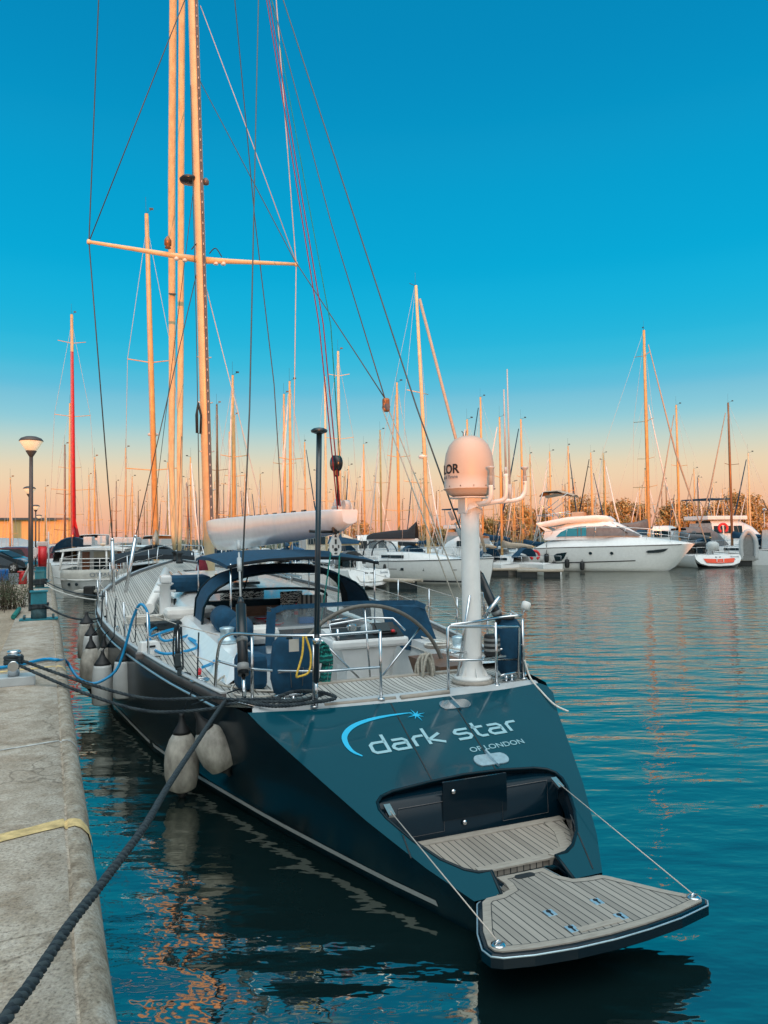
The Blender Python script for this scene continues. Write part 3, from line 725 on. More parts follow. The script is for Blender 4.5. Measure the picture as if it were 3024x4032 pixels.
# bathing well behind the opening
mb = MB(); mb.prism([(v, a, .24) for v, a in ((-.40, 5.29), (-.52, 5.30), (-.63, 5.4), (-.76, 5.7), (-.84, 6.03), (.94, 6.03), (.82, 5.7), (.67, 5.4), (.5, 5.30), (.36, 5.29))], (0, 0, .06)); o = yp(mb, 'well_floor', 'teak_step')
mb = MB(); mb.box((.05, 5.97, .303), (1.76, .09, .012)); mb.box((-.02, 5.315, .302), (.66, .09, .014)); mb.strip([(.36, 5.31, .3), (.55, 5.40, .3), (.70, 5.7, .3), (.74, 5.93, .3)], .085, (0, 0, 1), .009); yp(mb, 'margin', 'teak_trim', o)
mb = MB(); mb.loft([[(v, 6.01, .2), (v, 6.03, .66), (v, 6.12, .685), (v, 6.3, .69)] for v in (-.97, -.5, 0, .5, .97)]); o_w = yp(mb, 'well_bulkhead', 'navy_gloss')
for v0, v1, z0, z1 in ((-.74, -.3, .36, .62), (.3, .8, .36, .66)):
    mb = MB(); mb.tube([(v0, 6.005, z0), (v1, 6.01, z0), (v1, 6.02, z1), (v0, 6.015, z1)], .0025, 5, closed=True); yp(mb, 'locker_seam', 'alloy_dark', o_w)
mb = MB(); mb.box((.02, 6.02, .62), (.66, .02, .34)); yp(mb, 'locker_door', 'navy_gloss', o_w)
for v, z in ((-.21, .70), (-.1, .41)): mb = MB(); mb.lathe([(.025, 0), (.02, .015), (.005, .02)], (v, 6.005, z), (0, -1, .1), 14); yp(mb, 'latch', 'steel', o_w)
for v in (-.86, .86):
    mb = MB(); mb.prism([tp(v + x, 5.93 + y, -.02) for x, y in ((-.03, -.06), (.03, -.06), (.03, .07), (-.03, .07))], TN * .025); yp(mb, 'wire_plate', 'steel', o_tr)
# folding bathing platform
def pz(a): return .27 - .0536 * (a - 4.9)
PO = [(-.27, 5.28), (.25, 5.27), (.27, 5.06), (.32, 4.98), (.42, 4.955), (.54, 4.95), (.60, 4.9), (.80, 4.53), (.955, 4.30), (.965, 4.23), (.91, 4.17), (.6, 4.105), (.3, 4.075), (0, 4.065), (-.3, 4.08), (-.6, 4.125), (-.80, 4.18), (-.865, 4.23), (-.875, 4.33), (-.80, 4.53), (-.58, 4.93), (-.5, 4.985), (-.38, 4.99), (-.29, 5.03), (-.27, 5.1)]
def off(poly, d):
    out_ = []; n = len(poly)
    for i in range(n):
        p0, p1, p2 = Vector(poly[i - 1]), Vector(poly[i]), Vector(poly[(i + 1) % n])
        n1 = Vector((-(p1 - p0).y, (p1 - p0).x)).normalized(); n2 = Vector((-(p2 - p1).y, (p2 - p1).x)).normalized()
        m_ = (n1 + n2); m_ = m_ / max(.6, m_.length_squared / 2 if m_.length_squared > .5 else .6); out_.append(tuple(p1 + m_ * d))
    return out_
if sum(PO[i - 1][0] * p[1] - p[0] * PO[i - 1][1] for i, p in enumerate(PO)) < 0: PO = PO[::-1]
mb = MB(); lo = off(PO, .02)
mb.loft([[(v, a, pz(a) - .095) for v, a in lo], [(v, a, pz(a) - .08) for v, a in PO], [(v, a, pz(a) - .02) for v, a in PO], [(v, a, pz(a)) for v, a in lo]], True, True, False)
o_pf = yp(mb, 'bathing_platform', 'navy_gloss')
mb = MB(); mb.tube([(v, a, pz(a) - .012) for v, a in off(PO, .004)], .006, 6, closed=True); yp(mb, 'platform_rim', 'steel_plate', o_pf)
i1, i2 = off(PO, .045), off(PO, .105)
mb = MB(); mb.loft([[(v, a, pz(a) + .001) for v, a in i1], [(v, a, pz(a) + .011) for v, a in i1], [(v, a, pz(a) + .011) for v, a in i2]], True, False, False); yp(mb, 'margin', 'teak_trim', o_pf)
mb = MB(); mb.loft([[(v, a, pz(a) + .0105) for v, a in i2], [(v, a, pz(a) + .0105) for v, a in off(PO, .111)]], True, False, False); yp(mb, 'margin_seam', 'black_rubber', o_pf)
mb = MB(); bm = mb.bm; vs_ = [bm.verts.new((v, a, pz(a) + .009)) for v, a in i2]; f_ = bm.faces.new(vs_); bmesh.ops.triangulate(bm, faces=[f_]); yp(mb, 'planking', 'teak_platform', o_pf)
mb = MB(); mb.box((0, 4.235, pz(4.235) + .012), (.36, .055, .006)); yp(mb, 'toe_board', 'teak_trim', o_pf)
for v in (-.205, .205):
    for a in (4.27, 4.53):
        mb = MB(); mb.box((v, a, pz(a) + .012), (.075, .085, .006), bev=.002); k_ = yp(mb, 'keyhole_plate', 'steel_plate', o_pf)
        mb = MB(); mb.lathe([(.018, 0), (.018, .003)], (v, a + .02, pz(a) + .014)); mb.box((v, a - .012, pz(a) + .0155), (.014, .05, .003)); mb.build('slot', 'black_rubber', k_)
for v, a in ((-.765, 4.3), (.875, 4.275)):
    mb = MB(); mb.lathe([(.05, 0), (.05, .008), (.03, .012)], (v, a, pz(a) + .01), n=18); mb.tube([(v - .03, a, pz(a) + .02), (v, a + .005, pz(a) + .04), (v + .03, a, pz(a) + .02)], .008, 6); yp(mb, 'pad_eye', 'steel', o_pf)
mb = MB(); mb.prism([(-.01 + (.055 if math.cos(t) > 0 else -.055) + .035 * math.cos(t), 5.16 + .035 * math.sin(t), .264) for t in [6.2832 * i / 18 for i in range(18)]], (0, 0, .006)); yp(mb, 'hand_hole', 'black_rubber', o_pf)
for (v, a), (v2, a2) in (((-.86, 5.93), (-.765, 4.3)), ((.86, 5.93), (.875, 4.275))):
    mb = MB(); mb.tube([tp(v, a, 0), (v2, a2, pz(a2) + .03)], .0048, 6); yp(mb, 'platform_wire', 'pale_wire')
# decks
def deck(name, mat, cells, dz=0.):
    mb = MB(); rows = []
    for a, v0, v1 in cells: rows.append([(v0 + (v1 - v0) * k / 6, a, sheer(max(a, 7.4)) + .05 * (1 - ((v0 + (v1 - v0) * k / 6) / beam(max(a, 7.4))) ** 2) * (1 if a > 8 else .5) + dz) for k in range(7)])
    mb.loft(rows, smooth=False); return yp(mb, name, mat)
aa = [8.0 + .5 * i for i in range(40)]
deck('side_deck', 'teak_deck', [(a, -beam(a) + .05, -1.3) for a in aa if a < 17])
deck('side_deck', 'teak_deck', [(a, 1.4, beam(a) - .05) for a in aa if a < 17])
deck('foredeck', 'teak_deck', [(a, -beam(a) + .05, beam(a) - .05) for a in aa + [28.5, 29.3] if a >= 16.5])
deck('aft_deck', 'teak_deck', [(7.52, -1.62, 1.62), (7.8, -1.75, 1.75), (8.0, -1.85, 1.85), (8.32, -1.9, 1.9)], -.012)
mb = MB(); mb.tube([(-.95, 7.49, 1.235), (-.15, 7.46, 1.24)], .025, 6); mb.tube([(-.1, 7.44, 1.245), (.5, 7.46, 1.25)], .028, 6); yp(mb, 'aft_trim', 'teak_trim')
mb = MB(); mb.loft([[(v, 7.37 + .05 * abs(v) , 1.215 + .0 * v) for v in (-1.72, -1, 0, 1, 1.72)], [(v, 7.5 + .03 * abs(v), 1.262) for v in (-1.7, -1, 0, 1, 1.7)], [(v, 7.58, 1.265) for v in (-1.68, -1, 0, 1, 1.68)]]); yp(mb, 'covering_board', 'grey_gelcoat')
# cockpit: sole, coamings, teak combing, seats
mb = MB(); mb.box((.1, 11, .62), (2.7, 5.6, .06)); yp(mb, 'cockpit_sole', 'teak_deck')
mb = MB(); mb.box((.0, 8.36, .95), (3.0, .06, .62)); yp(mb, 'cockpit_end', 'white_gelcoat')
mb = MB(); mb.box((.1, 8.37, 1.28), (2.6, .1, .05), bev=.01); yp(mb, 'cockpit_capping', 'teak_trim')
mb = MB(); mb.loft([[(-1.75, 8.9, 1.24), (-1.62, 8.9, 1.33), (-1.35, 8.9, 1.33), (-1.2, 8.9, .7)]] + [[(-1.78 - .03 * (a - 9), a, 1.25), (-1.55, a, 1.50 + .015 * (a - 9.4)), (-1.25, a, 1.50 + .015 * (a - 9.4)), (-1.1, a, .7)] for a in (9.4, 11, 13, 15)] + [[(-1.7, 15.6, 1.4), (-1.6, 15.6, 1.5), (-1.3, 15.6, 1.5), (-1.1, 15.6, .7)]], smooth=False); yp(mb, 'coaming', 'white_gelcoat')
mb = MB(); mb.loft([[(1.9, a, 1.25), (1.75, a, 1.36 + .02 * (a - 9)), (1.45, a, 1.36 + .02 * (a - 9)), (1.35, a, .7)] for a in (8.4, 9.4, 11, 13, 15.5)], smooth=False); yp(mb, 'coaming', 'white_gelcoat')
mb = MB(); mb.prism([(1.1, 8.5, .75), (1.45, 8.5, .75), (1.5, 8.5, 1.33), (.9, 8.5, 1.33)], (0, 1.0, 0)); yp(mb, 'helm_seat', 'brown_wood')
for a0, a1, v0, v1 in ((9.6, 14.6, -1.15, -.62), (11.2, 14.6, 1.0, 1.45)):
    mb = MB(); mb.box(((v0 + v1) / 2, (a0 + a1) / 2, .95), (v1 - v0, a1 - a0, .6)); yp(mb, 'cockpit_seat', 'white_gelcoat')
    mb = MB(); mb.box(((v0 + v1) / 2, (a0 + a1) / 2, 1.29), (v1 - v0 - .04, a1 - a0 - .04, .09), bev=.03); yp(mb, 'seat_cushion', 'navy_canvas')
mb = MB(); mb.box((.1, 14.95, 1.1), (2.6, .12, 1.08)); yp(mb, 'cockpit_bulkhead', 'brown_wood')
mb = MB(); mb.box((.1, 14.93, 1.705), (2.62, .16, .13)); yp(mb, 'instrument_shelf', 'dark_navy')
# coachroof
mb = MB(); rows = []
for a, w_, h in ((15, 1.5, .32), (16, 1.6, .45), (18, 1.55, .5), (20, 1.4, .48), (22, 1.1, .36), (23.4, .75, .12), (24, .5, .02)):
    z = sheer(a); rows.append([(-w_, a, z), (-w_ * .93, a, z + h * .8), (-w_ * .8, a, z + h), (0, a, z + h + .06), (w_ * .8, a, z + h), (w_ * .93, a, z + h * .8), (w_, a, z)])
mb.loft(rows); o_c = yp(mb, 'coachroof', 'white_gelcoat')
for s_ in (-1, 1):
    for a in (16.6, 18.2, 19.8): mb = MB(); mb.box((s_ * (1.53 if a < 19 else 1.4), a, sheer(a) + .24), (.06, .8, .14), Matrix.Rotation(R(s_ * 5), 3, 'Y'), bev=.02); yp(mb, 'portlight', 'smoked_glass', o_c)
for a in (16.5, 18.5, 24.9): mb = MB(); mb.box((0, a, sheer(a) + (.58 if a < 22 else .12)), (.6, .6, .06), bev=.02); yp(mb, 'deck_hatch', 'smoked_glass')
for v in (-1.4, -1.15, 1.2, 1.45): mb = MB(); mb.tube([(v, 17, 2.02), (v, 17.0, 2.06), (v * .9, 20, 2.16), (v * .9, 20, 2.1)], .022, 6); yp(mb, 'grab_rail', 'steel')
mb = MB(); mb.lathe([(.13, 0), (.12, .1), (.105, .62), (.17, .66), (.17, .68), (.11, .7)], (-1.78, 15.7, 1.43), n=16); mb.box((-1.78, 15.6, 2.2), (.22, .3, .16), bev=.04); mb.tube([(-2.0, 15.7, 1.95), (-1.57, 15.7, 1.95)], .022, 8); yp(mb, 'dorade_vent', 'white_gelcoat')
mb = MB(); mb.lathe([(.12, 0), (.11, .1), (.1, .6), (.16, .64), (.1, .7)], (.35, 17.2, 1.95), n=16); mb.box((.35, 17.1, 2.72), (.22, .3, .16), bev=.04); yp(mb, 'dorade_vent', 'white_gelcoat')
# folded tender pole lying on the foredeck
mb = MB(); mb.tube([(-2.1, 15.6, 1.62), (-1.1, 22.6, 2.1)], .1, 10); yp(mb, 'spinnaker_pole', 'white_paint')
# pulpit rails round the stern
zt = 1.98
mb = MB(); mb.tube(spline([(-1.95, 8.36, 1.27), (-1.93, 8.3, 1.7), (-1.89, 8.22, 1.9), (-1.8, 8.12, 1.965)], 5) + spline([(-1.72, 8.05, 1.97), (-1.45, 7.7, 1.975), (-1.06, 7.43, 1.98), (-.6, 7.43, 1.98), (-.32, 7.46, 1.98)], 6), .017, 8); o_p = yp(mb, 'port_pushpit', 'steel')
mb = MB(); mb.tube(spline([(-1.93, 8.25, 1.66), (-1.62, 7.92, 1.6), (-1.06, 7.43, 1.61), (-.6, 7.43, 1.6), (-.32, 7.46, 1.59)], 6), .015, 8); yp(mb, 'middle_rail', 'steel', o_p)
for v, a, z in ((-1.62, 7.93, 1.97), (-1.08, 7.43, 1.98), (-.32, 7.46, 1.98)):
    mb = MB(); mb.tube([(v, a, 1.25), (v, a, z)], .0175, 8); mb.lathe([(.045, 0), (.04, .015), (.02, .02)], (v, a, 1.245), n=12); yp(mb, 'stanchion', 'steel', o_p)
mb = MB(); mb.tube([(.5, 7.47, 1.25), (.5, 7.47, 1.96), (.52, 7.47, 1.98), (1.52, 7.62, 1.9), (1.56, 7.66, 1.87), (1.56, 7.7, 1.27)], .0175, 8); o_s = yp(mb, 'starboard_pushpit', 'steel')
mb = MB(); mb.tube([(.51, 7.47, 1.6), (1.56, 7.7, 1.5)], .015, 8); yp(mb, 'middle_rail', 'steel', o_s)
mb = MB(); mb.tube([(.55, 7.5, 1.99)] + spline([(1.0, 7.62, 2.0), (1.35, 7.8, 2.0), (1.62, 7.75, 2.02), (1.7, 7.9, 2.0), (1.9, 8.4, 2.0)], 5), .0165, 8); yp(mb, 'outer_rail', 'steel', o_s)
mb = MB(); mb.tube(spline([(.6, 7.6, 1.66), (1.2, 7.85, 1.6), (1.66, 7.78, 1.66), (1.9, 8.4, 1.66)], 5), .014, 8); yp(mb, 'outer_rail', 'steel', o_s)
for v, a in ((1.17, 7.55), (1.67, 7.76), (1.9, 8.4)):
    mb = MB(); mb.tube([(v, a, 1.25), (v, a, 1.98)], .017, 8); mb.lathe([(.045, 0), (.04, .015), (.02, .02)], (v, a, 1.245), n=12); yp(mb, 'stanchion', 'steel', o_s)
# lifelines and stanchions along both sides
ps = [(-1.93, 8.25, 1.96)]
for a in (9.55, 11.0, 12.6, 14.6, 17., 19.5, 22, 24.5, 27):
    for s_ in (-1, 1):
        v = s_ * (beam(a) - .03); z = sheer(a)
        mb = MB(); mb.tube([(v, a, z), (v + s_ * .02, a, z + .7)], .0155, 8); yp(mb, 'stanchion', 'steel')
for s_ in (-1, 1):
    for h in (.69, .37):
        mb = MB(); mb.tube([(s_ * 1.92, 8.28, 1.25 + h)] + [(s_ * (beam(a) - .01), a, sheer(a) + h) for a in (9.55, 11.0, 12.6, 14.6, 17., 19.5, 22, 24.5, 27, 28.6)], .006, 5); yp(mb, 'lifeline', 'pale_wire')
mb = MB(); mb.tube([(-.9, 28.2, 2.05), (-.8, 28.6, 2.75), (0, 30.1, 2.8), (.8, 28.6, 2.75), (.9, 28.2, 2.05)], .018, 8); mb.tube([(0, 30.1, 2.8), (0, 29.9, 2.1)], .018, 8); yp(mb, 'bow_pulpit', 'steel')
# cleats
def cleat(v, a, z, rz=0.):
    mb = MB(); c, s2 = math.cos(rz), math.sin(rz)
    for d in (-.05, .05): mb.cyl((v + d * c, a + d * s2, z), (v + d * c, a + d * s2, z + .07), .016, 8)
    mb.tube([(v - .15 * c, a - .15 * s2, z + .08), (v - .08 * c, a - .08 * s2, z + .085), (v + .08 * c, a + .08 * s2, z + .085), (v + .15 * c, a + .15 * s2, z + .08)], [.01, .018, .018, .01], 8); mb.box((v, a, z + .005), (.16, .07, .012), rz)
    yp(mb, 'cleat', 'steel')
cleat(-1.3, 7.62, 1.27, .0); cleat(1.38, 7.62, 1.27, .3); cleat(-2.45, 11.9, 1.3, 1.3); cleat(-2.75, 14.2, 1.36, 1.4)
mb = MB(); mb.tube([(-1.93, 7.9, 1.27), (-1.8, 7.68, 1.31), (-1.62, 7.55, 1.27)], .02, 8); mb.box((-1.82, 7.75, 1.28), (.3, .1, .04), R(-40)); yp(mb, 'fairlead', 'steel')
# radome mast on the starboard quarter
mx, my = .98, 7.78
mb = MB(); mb.lathe([(.25, 0), (.25, .03), (.2, .05)], (mx, my, 1.26), n=24); o_m = yp(mb, 'mast_foot', 'teak_trim')
mb = MB(); mb.lathe([(.22, 0), (.22, .035), (.13, .05), (.115, .2), (.108, 2.05), (.105, 2.06)], (mx, my, 1.3), n=24)
for k in range(6):
    an = k * 1.0472 + .3; mb.prism([(mx + .1 * math.cos(an), my + .1 * math.sin(an), 1.33), (mx + .2 * math.cos(an), my + .2 * math.sin(an), 1.33), (mx + .1 * math.cos(an), my + .1 * math.sin(an), 1.5)], (-.008 * math.sin(an), .008 * math.cos(an), 0))
o_am = yp(mb, 'antenna_mast', 'white_paint')
mb = MB(); mb.box((mx, my, 3.36), (.22, .2, .2), bev=.015); mb.loft([[(mx - .115, my - .1, 3.22), (mx - .1, my - .14, 3.3), (mx, my - .17, 3.34), (mx + .1, my - .14, 3.3), (mx + .115, my - .1, 3.22)], [(mx - .1, my - .1, 3.3), (mx - .07, my - .12, 3.37), (mx, my - .13, 3.4), (mx + .07, my - .12, 3.37), (mx + .1, my - .1, 3.3)]]); yp(mb, 'mast_head', 'white_paint', o_am)
mb = MB(); mb.lathe([(.24, 3.445), (.24, 3.46)], (mx, my, 0), n=28); yp(mb, 'mounting_plate', 'white_paint', o_am)
mb = MB(); mb.lathe([(.02, 3.47), (.2, 3.47), (.26, 3.5), (.292, 3.545), (.296, 3.55)], (mx, my, 0), n=36, caps=True); mb.lathe([(.31, 3.55), (.31, 3.562), (.298, 3.565), (.3, 3.72), (.295, 3.86), (.276, 3.98), (.236, 4.08), (.176, 4.15), (.09, 4.19), (.01, 4.2)], (mx, my, 0), n=36); o_r = yp(mb, 'radome', 'radome_white')
mb = MB()
def wrap_text(txt, size, th0, z0, mat, nm):
    """lettering laid round the dome's cylinder wall"""
    m2 = MB(); text_mesh(m2, txt, size, (0, 0, 0), (1, 0, 0), (0, 1, 0), .002, bold=.004 if size > .1 else .001)
    for v in m2.bm.verts:
        th = th0 + v.co.x / .3; rr = .3 + v.co.z; z = z0 + v.co.y
        v.co = (mx + rr * math.sin(th), my - rr * math.cos(th), z)
    return yp(m2, nm, mat, o_r)
wrap_text('SAILOR', .15, R(-146), 3.735, 'black_letter', 'maker_lettering')
wrap_text('Thrane & Thrane', .055, R(-128), 3.675, 'grey_letter', 'maker_lettering')
for k in range(12):
    an = k * .5236 + .2; mb.lathe([(.008, 0), (.006, .006)], (mx + .3 * math.cos(an), my + .3 * math.sin(an), 3.585), (math.cos(an), math.sin(an), 0), 6)
yp(mb, 'dome_screw', 'alloy_dark', o_r)
mb = MB(); mb.tube([(mx - .07, my, 4.18), (mx - .07, my, 4.23), (mx - .09, my, 4.25)], .006, 5); mb.tube([(mx - .04, my, 4.19), (mx - .03, my, 4.26)], .004, 5); yp(mb, 'bird_spike', 'wire', o_r)
# antennas beside the dome
def ant_bracket(pts, nm): mb = MB(); mb.tube(spline(pts, 5), .027, 10); return yp(mb, nm, 'white_paint')
def mushroom(v, a, z, par):
    mb = MB(); mb.lathe([(.026, 0), (.026, .1), (.028, .105)], (v, a, z), n=12); mb.lathe([(.02, .1), (.02, .17), (.04, .19), (.048, .205), (.045, .215), (.01, .22)], (v, a, z), n=14); yp(mb, 'gps_mushroom', 'grey_gelcoat', par)
b1 = ant_bracket([(mx + .02, my - .06, 3.38), (mx + .06, my - .3, 3.38), (mx + .08, my - .36, 3.46), (mx + .08, my - .37, 3.58)], 'antenna_bracket'); mushroom(mx + .08, my - .37, 3.58, b1)
b2 = ant_bracket([(mx + .05, my - .08, 3.36), (mx + .2, my - .2, 3.39), (mx + .3, my - .28, 3.42), (mx + .325, my - .3, 3.52), (mx + .325, my - .3, 3.72)], 'antenna_bracket')
mb = MB(); mb.tube([(mx + .325, my - .3, 3.72), (mx + .325, my - .3, 3.8)], .018, 10); mb.tube([(mx + .325, my - .3, 3.78), (mx + .32, my - .3, 4.72)], [.013, .009], 8); yp(mb, 'whip_antenna', 'grey_gelcoat', b2)
b3 = ant_bracket([(mx + .05, my - .02, 3.37), (mx + .3, my - .05, 3.4), (mx + .62, my - .05, 3.43), (mx + .72, my - .05, 3.49), (mx + .745, my - .05, 3.58), (mx + .745, my - .05, 3.66)], 'antenna_bracket'); mushroom(mx + .745, my - .05, 3.62, b3)
mb = MB(); mb.tube([(mx + .53, my - .05, 3.42), (mx + .53, my - .05, 3.62)], .022, 10); mb.tube([(mx + .53, my - .05, 3.62), (mx + .525, my - .05, 5.03)], [.013, .008], 8); yp(mb, 'whip_antenna', 'grey_gelcoat', b3)
mb = MB(); mb.tube([(mx - .18, my + .05, 1.32), (mx - .08, my - .11, 2.3)], .016, 8); yp(mb, 'mast_strut', 'steel'); 
mb = MB(); mb.tube([(mx + .3, my + .2, 1.98), (mx + .12, my - .05, 2.32)], .014, 8); mb.tube([(mx + .22, my + .1, 2.0), (mx + .42, my + .05, 2.25)], .03, 10); yp(mb, 'mast_strut', 'steel')
# dark pole with a disc antenna at the pushpit
mb = MB(); mb.tube([(-1.06, 7.41, 1.5), (-1.0, 7.41, 4.1)], .03, 12); o_g = yp(mb, 'antenna_pole', 'navy_pole')
mb = MB(); mb.lathe([(.03, 0), (.085, .02), (.09, .04), (.06, .06), (.02, .068)], (-1.0, 7.41, 4.09), n=20); yp(mb, 'disc_antenna', 'navy_pole', o_g)
mb = MB(); mb.lathe([(.048, 0), (.048, .06)], (-1.05, 7.41, 1.9), n=14); yp(mb, 'pole_clamp', 'steel', o_g)
mb = MB(); mb.tube([(-1.06, 7.42, 1.25), (-1.06, 7.42, 1.55)], .02, 10); yp(mb, 'pole_socket', 'steel', o_g)
# mast, spreaders, boom
def mast_pt(z): return Vector((-.02 - .0235 * (z - 2), 21.3, z))
mb = MB(); rows = []
for z in (1.9, 8, 14, 19, 23, 27.5):
    c = mast_pt(z); s_ = 1 if z < 24 else .8; rows.append([c + Vector((.145 * s_ * math.cos(t), .2 * s_ * math.sin(t), 0)) for t in [6.2832 * i / 16 for i in range(16)]])
mb.loft(rows, True); o_mast = yp(mb, 'mast', 'spar_sunlit')
mb = MB(); mb.loft([[mast_pt(z) + Vector((x, -.205, 0)) for x in (.0, .055, .055, .0)] if 0 else [mast_pt(z) + Vector((x, y, 0)) for x, y in ((.015, -.18), (.015, -.24), (.1, -.22), (.1, -.165))] for z in (3.3, 12, 20, 27.3)], True, True, False); yp(mb, 'sail_track', 'alloy_dark', o_mast)
mb = MB()
for i in range(70): c = mast_pt(3.6 + i * .3); mb.box(c + Vector((.055, -.24, 0)), (.022, .014, .06))
yp(mb, 'track_bolt', 'pale_wire', o_mast)
for s_, tip in ((-1, (-3.21, 21.3, 11.13)), (1, (2.59, 21.3, 11.25))):
    c = mast_pt(11.02); mb = MB()
    t = Vector(tip); q = c + Vector((s_ * .1, 0, 0)); n_ = 5
    mb.tube([q, q.lerp(t, .25), q.lerp(t, .6), t], [.1, .075, .06, .045], 10); mb.lathe([(.05, -.06), (.06, 0), (.04, .06)], t, n=10); sp_ = yp(mb, 'spreader', 'spar_sunlit', o_mast)
    mb = MB(); mb.lathe([(.055, -.12), (.07, -.11), (.07, -.04), (.05, -.03)], q.lerp(t, .12), n=12); mb.lathe([(.055, -.12), (.07, -.11), (.07, -.04), (.05, -.03)], q.lerp(t, .2), n=12); yp(mb, 'spreader_light', 'white_paint', o_mast)
c = Vector((-1.15, 21.2, 11.2)); mb = MB(); mb.lathe([(.09, 0), (.05, .06), (.1, .08), (.1, .22), (.05, .3), (.02, .34)], c, n=12); yp(mb, 'spreader_lantern', 'bronze', o_mast)
c = mast_pt(13.35); mb = MB(); mb.lathe([(.05, 0), (.26, .04), (.28, .1), (.22, .16), (.05, .2)], c + Vector((-.24, .1, -.1)), n=20); mb.box(c + Vector((-.1, .1, -.05)), (.3, .2, .06)); yp(mb, 'mast_radar', 'carbon', o_mast)
c = mast_pt(13.3); mb = MB(); mb.lathe([(.03, 0), (.09, .03), (.1, .12), (.04, .2)], c + Vector((.2, -.05, -.1)), n=12); yp(mb, 'deck_light', 'alloy_dark', o_mast)
for z in (5.5, 6.9, 8.2, 4.4):
    c = mast_pt(z); mb = MB(); mb.tube([c + Vector((-.2, 0, .02)), c + Vector((-.14, 0, 0)), c + Vector((.15, 0, 0)), c + Vector((.22, 0, .02))], .02, 6); yp(mb, 'mast_step', 'alloy', o_mast)
for t0, t1 in (((-.15, 21.2, 11.25), (-.5, 21.2, 11.25)), ((.0, 21.2, 11.2), (.35, 21.2, 11.15))):
    mb = MB(); a_, b_ = Vector(t0), Vector(t1); mb.tube(spline([a_, a_.lerp(b_, .5) + Vector((0, 0, .2)), b_], 5), .015, 6); yp(mb, 'cable_loop', 'black_rubber', o_mast)
E0, E1 = Vector((-.08, 20.95, 3.30)), Vector((.68, 11.25, 3.27)); bx = (E1 - E0).normalized(); bs = bx.cross(Vector((0, 0, 1))).normalized()
mb = MB(); rows = []
for t, wt, top, bot in ((0, .1, .16, -.05), (.05, .16, .18, -.45), (.12, .2, .2, -.62), (.25, .23, .2, -.6), (.45, .23, .19, -.5), (.7, .21, .18, -.38), (.93, .18, .17, -.25), (.955, .17, .165, -.2), (1., .14, .15, -.08)):
    p = E0 + (E1 - E0) * t + Vector((0, 0, .03))
    rows.append([p + bs * x + Vector((0, 0, z)) for x, z in ((-wt, top - .03), (-wt * .9, top), (wt * .9, top), (wt, top - .03), (wt * .85, bot * .55), (wt * .3, bot), (-wt * .3, bot), (-wt * .85, bot * .55))])
mb.loft(rows, True, True, True); o_b = yp(mb, 'boom', 'white_gelcoat')
mb = MB(); p = E1 - bx * .35 + Vector((0, 0, .2)); mb.box(p, (.26, .3, .1), bev=.02); mb.lathe([(.09, -.05), (.09, .05)], p + bx * .2 + Vector((0, 0, .05)), bs, 16); mb.lathe([(.08, 0), (.09, .05), (.05, .14)], p - bx * .15 + Vector((0, 0, .03)), n=14); yp(mb, 'boom_fitting', 'grey_gelcoat', o_b)
mb = MB()
for i in range(9): mb.box(E0 + (E1 - E0) * (.3 + .06 * i) + Vector((0, 0, .22)), (.05, .2, .06))
yp(mb, 'batten_car', 'carbon', o_b)
p = E1 - bx * .25 + Vector((-.12, 0, .95)); mb = MB(); mb.lathe([(.03, -.06), (.13, -.05), (.13, .05), (.03, .06)], p, (1, .2, 0), 18); mb.box(p - Vector((0, 0, .12)), (.08, .1, .2), bev=.02); mb.tube([p, p + Vector((.03, 0, -.75))], .018, 6); o_ = yp(mb, 'halyard_block', 'carbon')
# mainsheet block and falls
p = Vector((.58, 11.7, 2.85)); mb = MB(); mb.prism([p + Vector((x, 0, z)) for x, z in ((-.035, .2), (.035, .2), (.1, .05), (.1, -.07), (.05, -.15), (-.05, -.15), (-.1, -.07), (-.1, .05))], (0, .05, 0)); o_ = yp(mb, 'mainsheet_block', 'white_paint')
mb = MB(); mb.lathe([(.03, 0), (.03, .01)], p + Vector((0, -.004, -.05)), (0, -1, 0), 12); mb.box(p + Vector((.05, -.006, -.0)), (.02, .01, .05)); mb.box(p + Vector((-.05, -.006, 0)), (.02, .01, .05)); mb.box(p + Vector((0, -.006, -.115)), (.05, .01, .02)); mb.box(p + Vector((0, -.006, .08)), (.03, .01, .08)); yp(mb, 'sheave', 'carbon', o_)
mb = MB(); mb.tube([E1 - bx * .5 + Vector((-.05, 0, -.1)), p + Vector((0, .02, .15))], .03, 8); mb.box(p + Vector((-.0, .0, .3)), (.12, .1, .16), bev=.02); mb.tube([p + Vector((-.45, .02, .26)), p + Vector((0, .02, .24))], .025, 8); yp(mb, 'sheet_shackle', 'carbon', o_)
for x0, x1 in ((-.07, -.32), (.075, -.02)): mb = MB(); mb.tube([p + Vector((x0, .02, -.03)), (p.x + x1, 11.6, 1.5)], .0125, 6); yp(mb, 'mainsheet', 'green_rope')
# furled headsails
mb = MB(); mb.tube([(-.08, 29.8, 2.6), (-.12, 29.7, 3.1), (-.24, 29.3, 5.96), (-.26, 28.7, 9.4), (-.48, 26.5, 15.5), (-.61, 24.6, 20.9), (-.68, 23.2, 25)], [.07, .1, .115, .125, .125, .12, .1], 12); o_g2 = yp(mb, 'furled_genoa', 'sailcloth')
mb = MB(); mb.lathe([(.1, 0), (.13, .02), (.13, .1), (.08, .12), (.08, .3), (.13, .34), (.13, .38), (.1, .4)], (-.06, 29.9, 2.15), n=16); yp(mb, 'furler_drum', 'black_rubber', o_g2)
mb = MB(); mb.tube([(-.21, 27.05, 2.6), (-.22, 27, 3.0), (-.23, 26.7, 5.7), (-.24, 26.2, 8.9), (-.36, 24.8, 14.8), (-.46, 23.5, 20.1), (-.52, 22.6, 23.5)], [.06, .09, .1, .105, .105, .1, .09], 12); o_g3 = yp(mb, 'furled_staysail', 'sailcloth')
